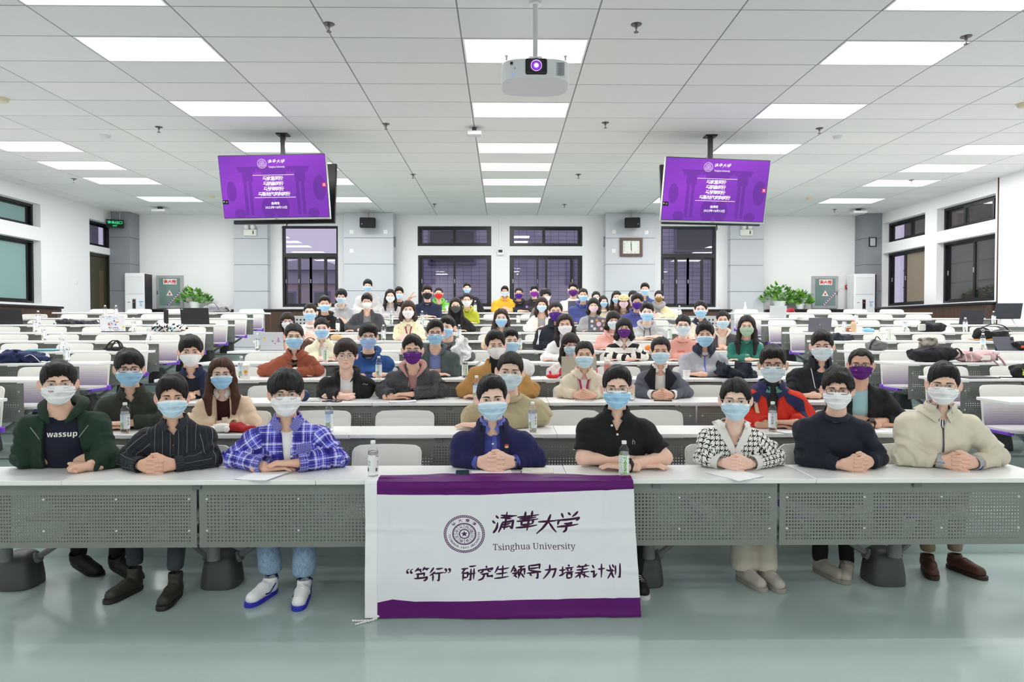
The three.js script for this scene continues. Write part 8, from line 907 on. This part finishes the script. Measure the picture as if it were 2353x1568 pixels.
{ const Z = 16.07, x0 = X(1425, Z), x1 = X(1475, Z), y0 = Y(588.5, Z), y1 = Y(547, Z), w = x1 - x0, h = y1 - y0, t = thing('wall_clock', 'square brown-framed wall clock on the right pier', 'clock', [(x0 + x1) / 2, (y0 + y1) / 2, -16.1]);
  part(t, 'clock_frame', (() => { const g = extrude([[-w / 2, -h / 2], [w / 2, -h / 2], [w / 2, h / 2], [-w / 2, h / 2]], 0.035, 0.008, [[-w / 2 + 0.05, -h / 2 + 0.05], [-w / 2 + 0.05, h / 2 - 0.05], [w / 2 - 0.05, h / 2 - 0.05], [w / 2 - 0.05, -h / 2 + 0.05]]); return g; })(), std('#5a463a', 0.45), [0, 0, 0.01]);
  part(t, 'clock_face', box(w - 0.07, h - 0.07, 0.012), cvMat('clock', 256, 224, (g, W, H2) => { g.fillStyle = '#e4e6df'; g.fillRect(0, 0, W, H2); g.strokeStyle = '#c3c6be'; g.lineWidth = 4; g.strokeRect(10, 10, W - 20, H2 - 20); g.fillStyle = '#8a8d86'; g.font = '26px sans-serif'; g.textAlign = 'center'; g.textBaseline = 'middle'; for (let i = 1; i <= 12; i++) { const a = i * Math.PI / 6, q = Math.max(Math.abs(Math.sin(a)), Math.abs(Math.cos(a))); g.fillText(String(i), W / 2 + Math.sin(a) / q * 92, H2 / 2 - Math.cos(a) / q * 80); } }), [0, 0, 0.018]);
  const hand = (name, l, b, a) => part(t, name, (() => { const g = extrude([[-0.004, -b], [0.004, -b], [0.009, l * 0.5], [0, l], [-0.009, l * 0.5]], 0.003); return g; })(), M.black, [0, 0, 0.028], [0, 0, a]); hand('hour_hand', 0.11, 0.02, -3.07); hand('minute_hand', 0.15, 0.03, 0.06); part(t, 'clock_hub', cyl(0.009, 0.009, 0.008, 12), M.black, [0, 0, 0.03], [Math.PI / 2, 0, 0]); }
{ const p = at(1150, 579, ZB), t = thing('motion_sensor', 'small white box with a dark eye between the middle windows', 'sensor', [p.x, p.y, -ZB]); part(t, 'sensor_housing', rbox(0.16, 0.17, 0.07, 0.02, 2), M.white, [0, 0, 0.036]); part(t, 'sensor_eye', rbox(0.1, 0.07, 0.02, 0.008), M.black, [0, 0.01, 0.066]); for (const s of [-1, 1]) part(t, 'sensor_lamp', ball(0.014, 10), M.white, [s * 0.065, 0.015, 0.07]);
  const a = at(1946, 660, ZB), f = thing('fire_alarm', 'small red fire alarm box beside the right air conditioner', 'fire alarm', [a.x, a.y, -ZB]); part(f, 'alarm_box', rbox(0.1, 0.1, 0.05, 0.01, 2), std('#c22a22', 0.4), [0, 0, 0.026]); part(f, 'alarm_plate', rbox(0.065, 0.04, 0.006, 0.002), M.white, [0, 0.008, 0.052]);
  const k = at(2006, 556, 16.05), fr = thing('picture_frame', 'empty black rectangular frame on the right corner column', 'frame', [k.x, k.y, -16.08]); part(fr, 'frame_rim', (() => { const g = frameRect(0.17, 0.22, 0.015, 0.03); g.translate(-0.085, -0.11, 0); return g; })(), M.black); part(fr, 'frame_back', box(0.15, 0.2, 0.006), std('#c3c6ca', 0.6), [0, 0, 0.006]);
  const sw = (px, py, Z, lab, wall) => { const q = at(px, py, Z), s = thing('wall_switch', lab, 'switch plate', wall ? [WX0, q.y, -Z] : [q.x, q.y, -Z], wall ? Math.PI / 2 : 0); part(s, 'switch_plate', rbox(0.09, 0.09, 0.012, 0.004), M.white, [0, 0, 0.006]); part(s, 'switch_rocker', rbox(0.04, 0.06, 0.008, 0.003), std('#e9e9e6', 0.4), [0, 0, 0.014]); };
  sw(178, 648, 14.82, 'white switch plate on the left wall before the door', true); sw(350, 661, ZB, 'pale switch plate left of the left fire cabinet'); sw(1935, 660, ZB, 'pale switch plate left of the red fire alarm'); sw(808, 533, 16.1, 'cream plate on the left pier under the loudspeaker'); sw(808, 577, 16.1, 'white plate lower on the left pier'); sw(886, 533, 16.1, 'cream plate at the right side of the left pier'); sw(1411, 533, 16.1, 'cream plate at the left side of the right pier'); sw(1485, 534, 16.1, 'cream plate at the right side of the right pier'); sw(1410, 577, 16.1, 'white plate beside the clock');
  for (const [px, l] of [[908, 'slim dark plate on the inner side of the left pier'], [1388, 'slim dark plate on the inner side of the right pier']]) { const q = at(px, 556, 16.3), s = thing('side_plate', l, 'plate', [px < 1000 ? X(904.5, 16.1) : X(1391, 16.1), q.y, -16.3], px < 1000 ? Math.PI / 2 : -Math.PI / 2); part(s, 'plate_rim', (() => { const g = frameRect(0.14, 0.24, 0.014, 0.012); g.translate(-0.07, -0.12, 0); return g; })(), M.darkgrey); part(s, 'plate_face', box(0.12, 0.22, 0.006), M.wallPanel, [0, 0, 0.003]); }
  const e = at(261, 518, 16.2), ex = thing('exit_sign', 'green lit exit sign above the door in the left corner', 'exit sign', [WX0 + 0.2, e.y, -15.95], 0.42); part(ex, 'sign_case', rbox(0.36, 0.19, 0.03, 0.006), M.black); part(ex, 'sign_face', box(0.33, 0.16, 0.004), new THREE.MeshStandardMaterial({ color: 0x0c1a12, emissive: 0xffffff, emissiveIntensity: 0.8, emissiveMap: canvasTex(256, 124, (g) => { g.fillStyle = '#04150b'; g.fillRect(0, 0, 256, 124); g.strokeStyle = g.fillStyle = '#4ff0a0'; glyphs(g, '安全出口', 14, 14, 50, 59, 7); g.font = 'bold 34px sans-serif'; g.textAlign = 'center'; g.fillText('EXIT', 128, 112); }) }), [0, 0, 0.016]); part(ex, 'sign_hanger', join([moved(cyl(0.006, 0.006, CEIL - e.y - 0.09, 6), -0.1, (CEIL - e.y) / 2 + 0.045, 0), moved(cyl(0.006, 0.006, CEIL - e.y - 0.09, 6), 0.1, (CEIL - e.y) / 2 + 0.045, 0)]), M.steel); }
// ---------------------------------------------------------------- on the ceiling
const ceilAt = (px, py) => { const d = V((px - IMG_W / 2) / FOCAL, -(py - IMG_H / 2) / FOCAL, -1).applyQuaternion(camera.quaternion), k = (CEIL - EYE) / d.y; return [d.x * k, CEIL, d.z * k]; };
const sprProto = (() => { const t = new THREE.Group(); t.name = 'sprinkler'; part(t, 'escutcheon', lathe([[0.012, -0.002], [0.045, -0.006], [0.05, 0], [0, 0.001]], 18), std('#6b6a68', 0.3, { metalness: 0.7 })); part(t, 'sprinkler_body', join([moved(cyl(0.012, 0.014, 0.03, 10), 0, -0.018, 0), moved(cyl(0.006, 0.006, 0.035, 8), 0, -0.05, 0)]), std('#8a8682', 0.3, { metalness: 0.7 })); part(t, 'deflector', cyl(0.022, 0.022, 0.004, 14), std('#77736f', 0.3, { metalness: 0.7 }), [0, -0.07, 0]); return t; })();
[[756, 55, 'above the left screen, nearest the front'], [1462, 56, 'right of the projector pole, nearest the front'], [2220, 84, 'at the upper right, nearest the front'], [887, 285, 'right of the left screen pole'], [1391, 282, 'left of the right screen pole'], [365, 292, 'left of the left screen'], [1883, 295, 'right of the right screen'], [949, 401, 'right of the left screen, farther back'], [1329, 401, 'left of the right screen, farther back'], [998, 469, 'nearest the back wall left of the middle'], [1297, 470, 'nearest the back wall right of the middle'], [170, 411, 'between the left light panels'], [2094, 414, 'between the right light panels'], [1918, 481, 'near the right corner column']].forEach(([x, y, l]) => { const o = copyThing(sprProto, `metal fire sprinkler on the ceiling ${l}`, ceilAt(x, y)); tag(o, null, 'sprinkler', 'ceiling sprinklers'); });
function detector(px, py, col, label) { const t = thing('smoke_detector', label, 'smoke detector', ceilAt(px, py)); part(t, 'detector_base', cyl(0.07, 0.065, 0.02, 22), std(col, 0.5), [0, -0.01, 0]); part(t, 'detector_head', lathe([[0.058, 0], [0.055, -0.02], [0.04, -0.032], [0, -0.034]], 22), std(col, 0.5), [0, -0.02, 0]); }
detector(6, 226, '#d9d0b4', 'cream smoke detector at the left picture edge'); detector(2350, 238, '#d3c9ac', 'cream smoke detector at the right picture edge'); detector(486, 450, '#dcd3b6', 'cream smoke detector left of the left screen'); detector(1861, 453, '#dcd3b6', 'cream smoke detector right of the right screen'); detector(242, 311, '#dfe1e3', 'white round detector on the left ceiling'); detector(1926, 313, '#dfe1e3', 'white round detector on the right ceiling');
function apBox(px, py, w, label) { const c = ceilAt(px, py), t = thing('ceiling_unit', label, 'ceiling unit', c); part(t, 'unit_body', rbox(w, 0.06, w * 0.7, 0.015, 2), std('#d3d5da', 0.4), [0, -0.085, 0]); part(t, 'unit_bracket', rbox(w * 0.3, 0.06, w * 0.2, 0.005), M.darkgrey, [0, -0.03, 0]); part(t, 'unit_face', rbox(w * 0.9, 0.045, 0.006, 0.002), M.white, [0, -0.088, w * 0.35]); }
apBox(1090, 293, 0.2, 'small grey box hanging under the ceiling left of the centre panels'); apBox(368, 476, 0.32, 'flat white unit on a bracket near the left back corner'); apBox(1972, 480, 0.32, 'flat white unit on a bracket near the right back corner');
{ const Z = 5.55, c = at(1232, 157, Z), pole = ceilAt(1231, 10), t = thing('projector', 'white ceiling projector with a glowing purple lens on a pole', 'projector', [c.x, c.y, -Z]), w = 0.54, h = 0.16, d = 0.44;
  const shape = []; for (let i = 0; i <= 40; i++) { const a = i / 40 * Math.PI * 2, q = 3.6; shape.push([Math.sign(Math.cos(a)) * Math.pow(Math.abs(Math.cos(a)), 2 / q) * w / 2, Math.sign(Math.sin(a)) * Math.pow(Math.abs(Math.sin(a)), 2 / q) * d / 2]); }
  part(t, 'projector_body', (() => { const g = extrude(shape, h - 0.03, 0.014); g.rotateX(-Math.PI / 2); g.translate(0, -h / 2 + 0.014, -d / 2); return g; })(), std('#d7dadd', 0.38)); part(t, 'lens_bay', rbox(0.18, 0.135, 0.05, 0.02, 3), std('#17121d', 0.2), [0, 0.01, 0.0]); part(t, 'lens_ring', new THREE.TorusGeometry(0.05, 0.012, 10, 28), std('#221a2c', 0.25), [0, 0.012, 0.026]);
  part(t, 'lens_glass', ball(0.042, 20), std('#4a1f74', 0.05, { emissive: lin('#7a2fb8'), emissiveIntensity: 0.55 }), [0, 0.012, 0.014], null, [1, 1, 0.5]); part(t, 'lens_light', ball(0.017, 14), std('#ffffff', 0.2, { emissive: lin('#f3d0ff'), emissiveIntensity: 3 }), [0, 0.012, 0.034], null, [1, 1, 0.4]);
  const pl = new THREE.PointLight(lin('#e6b8ff'), 0.15); pl.position.set(0, 0.012, 0.034); pl.castShadow = true; t.add(pl);
  for (let i = 0; i < 15; i++) part(t, 'vent_slat', rbox(0.11, 0.0035, 0.006, 0.001), std('#8e9195', 0.5), [0.175, 0.045 - i * 0.0072, 0.001]); part(t, 'maker_plate', box(0.075, 0.022, 0.002), cvMat('maker', 128, 40, (g) => { g.fillStyle = '#d7dadd'; g.fillRect(0, 0, 128, 40); g.save(); g.translate(64, 20); g.rotate(Math.PI); g.fillStyle = '#55585c'; g.font = 'bold 32px sans-serif'; g.textAlign = 'center'; g.textBaseline = 'middle'; g.fillText('EPSON', 0, 0); g.restore(); }), [-0.15, 0.0, 0.002]); part(t, 'sensor_window', box(0.022, 0.022, 0.003), M.black, [-0.2, 0.04, 0.001]);
  for (let i = 0; i < 5; i++) part(t, 'indicator', box(0.007, 0.012, 0.003), i < 2 ? std('#8fa4ff', 0.3, { emissive: lin('#5f7bff'), emissiveIntensity: 0.6 }) : M.darkgrey, [-0.19 + i * 0.016, -0.052, 0.001]); for (const s of [-1, 1]) part(t, 'foot', join([moved(cyl(0.008, 0.008, 0.03, 10), 0, 0, 0), moved(cyl(0.014, 0.014, 0.008, 12), 0, 0.018, 0)]), std('#c9ccd0', 0.4), [s * 0.24, h / 2 + 0.01, -0.03]);
  part(t, 'mount_plate', rbox(0.11, 0.06, 0.11, 0.008, 2), std('#dfe0e4', 0.35), [0, h / 2 + 0.03, -0.16]); part(t, 'ceiling_pole', cyl(0.021, 0.021, CEIL - c.y - h / 2 - 0.05, 16), std('#c9cbcd', 0.35), [0, (CEIL - c.y + h / 2 + 0.05) / 2, -0.16]); part(t, 'pole_flange', cyl(0.035, 0.05, 0.02, 18), M.white, [0, CEIL - c.y - 0.01, -0.16]); }
// ---- the two pairs of hanging screens
const slide = canvasTex(1280, 736, (g, W, Hh) => {
  const l = g.createLinearGradient(0, 0, W * 0.3, Hh); l.addColorStop(0, '#7d2cb8'); l.addColorStop(0.5, '#9433cc'); l.addColorStop(1, '#7c2ab6'); g.fillStyle = l; g.fillRect(0, 0, W, Hh);
  g.fillStyle = 'rgba(72,14,120,.38)'; const R = (x, y, w, h) => g.fillRect(x, y, w, h); for (const o of [205, 840]) { R(o, 130, 250, 26); R(o + 18, 156, 214, 40); R(o + 60, 196, 130, 110); R(o + 68, 306, 40, 400); R(o + 130, 306, 40, 400); } R(450, 130, 400, 60); R(500, 190, 300, 50); g.beginPath(); g.ellipse(560, 620, 90, 130, 0, 0, 7); g.fill(); g.beginPath(); g.ellipse(720, 620, 90, 130, 0, 0, 7); g.fill(); for (const [x, y, a, b] of [[120, 420, 60, 120], [1190, 390, 80, 150], [200, 690, 70, 60], [1100, 690, 70, 60]]) { g.beginPath(); g.ellipse(x, y, a, b, 0, 0, 7); g.fill(); }
  g.fillStyle = g.strokeStyle = '#ffffff'; seal(g, 520, 96, 56, '#fff'); [...'清华大学'].forEach((c, i) => brushGlyph(g, c, 596 + i * 52, 52, 44, 6, 0.15)); g.font = 'bold 26px sans-serif'; g.textAlign = 'left'; g.fillText('Tsinghua University', 596, 146, 196); R(395, 228, 500, 6); R(395, 494, 500, 6);
  const line = (s, y, q) => glyphs(g, s, 640 - [...s].length * q / 2, y, q - 5, q, 7.5); line('与家国同行', 246, 50); line('与朋辈同行', 308, 50); line('与梦想同行', 370, 50); line('与新时代同向同行', 432, 49); glyphs(g, '金周浩', 592, 552, 29, 34, 5); g.font = 'bold 36px sans-serif'; g.textAlign = 'left'; let x = 512; for (const c of '2022年10月13日') { if (GLYPH[c]) { glyph(g, c, x, 600, 30, 5); x += 34; } else { g.fillText(c, x, 630); x += 21; } }
  g.fillStyle = '#15101c'; R(0, 520, 70, 52); g.fillStyle = '#fff'; g.font = '34px sans-serif'; g.fillText('×', 36, 558); R(6, 534, 12, 12); g.fillStyle = '#d6285c'; R(1222, 330, 50, 52); g.fillStyle = '#fff'; R(1236, 342, 22, 12); R(1232, 362, 32, 6);
});
const screenMat = new THREE.MeshStandardMaterial({ color: 0x0a0610, roughness: 0.25, emissive: 0xffffff, emissiveMap: slide, emissiveIntensity: 0.8 });
function screens(px, py, yaw, tilt, bx, by, poleX, poleY, side) {
  const Z = 9.33, c = at(px, py, Z), W = 1.5, Hh = 0.868, t = thing('television', `large screen showing the purple title slide, hung on the ${side}`, 'television', c); t.rotation.set(tilt, yaw, 0, 'YXZ');
  part(t, 'screen_case', rbox(W, Hh, 0.04, 0.008, 2), std('#2a2a2e', 0.4), [0, 0, -0.022]); part(t, 'display', box(W - 0.02, Hh - 0.045, 0.002), screenMat, [0, 0.012, 0.0]); part(t, 'lower_bezel', rbox(W, 0.026, 0.046, 0.004), std('#a9acb0', 0.35, { metalness: 0.5 }), [0, -Hh / 2 + 0.013, -0.02]); part(t, 'side_bezel', rbox(0.009, Hh, 0.044, 0.002), M.steel, [-W / 2, 0, -0.02]); part(t, 'side_bezel', rbox(0.009, Hh, 0.044, 0.002), M.steel, [W / 2, 0, -0.02]); part(t, 'maker_mark', box(0.05, 0.008, 0.002), M.darkgrey, [0, -Hh / 2 + 0.013, 0.004]);
  const rl = new THREE.RectAreaLight(lin('#9a3fd0'), 0.5, W - 0.05, Hh - 0.08); rl.position.set(0, 0.012, 0.012); rl.rotation.y = Math.PI; rl.castShadow = true; t.add(rl);
  const b = at(bx, by, 9.9), u = thing('television', `black back of the second screen behind the ${side} purple slide`, 'television', b); u.rotation.set(-0.1, yaw, 0, 'YXZ'); part(u, 'screen_case', rbox(W, Hh, 0.05, 0.012, 2), std('#1b1b1e', 0.45)); part(u, 'rear_cover', rbox(W * 0.7, Hh * 0.55, 0.03, 0.01, 2), std('#222226', 0.6), [0, -0.08, 0.035]); part(u, 'display', box(W - 0.03, Hh - 0.05, 0.002), std('#101014', 0.15), [0, 0.01, -0.026]);
  const p = ceilAt(poleX, poleY), m = thing('screen_mount', `black ceiling pole and brackets carrying the ${side} pair of screens`, 'screen mount', [p[0], c.y, -9.62]), L = CEIL - c.y; part(m, 'mount_pole', rbox(0.062, L + 0.3, 0.062, 0.006), M.black, [0, L / 2 - 0.15, 0]); part(m, 'pole_flange', rbox(0.16, 0.02, 0.16, 0.004), M.black, [0, L - 0.01, 0]); part(m, 'mount_arm', rbox(0.4, 0.05, 0.3, 0.006), M.black, [0, 0.05, 0]); part(m, 'cable', tube([[0.05, -0.3, 0.05], [0.07, -0.5, 0.1], [0.02, -0.52, 0.14]], 0.008, 10, 5), M.black);
}
screens(629.5, 431, -0.095, 0.2, 656, 447, 645, 304, 'left'); screens(1644.5, 439.5, 0.13, 0.23, 1631, 450, 1638, 307, 'right');
renderer.render(scene, camera);
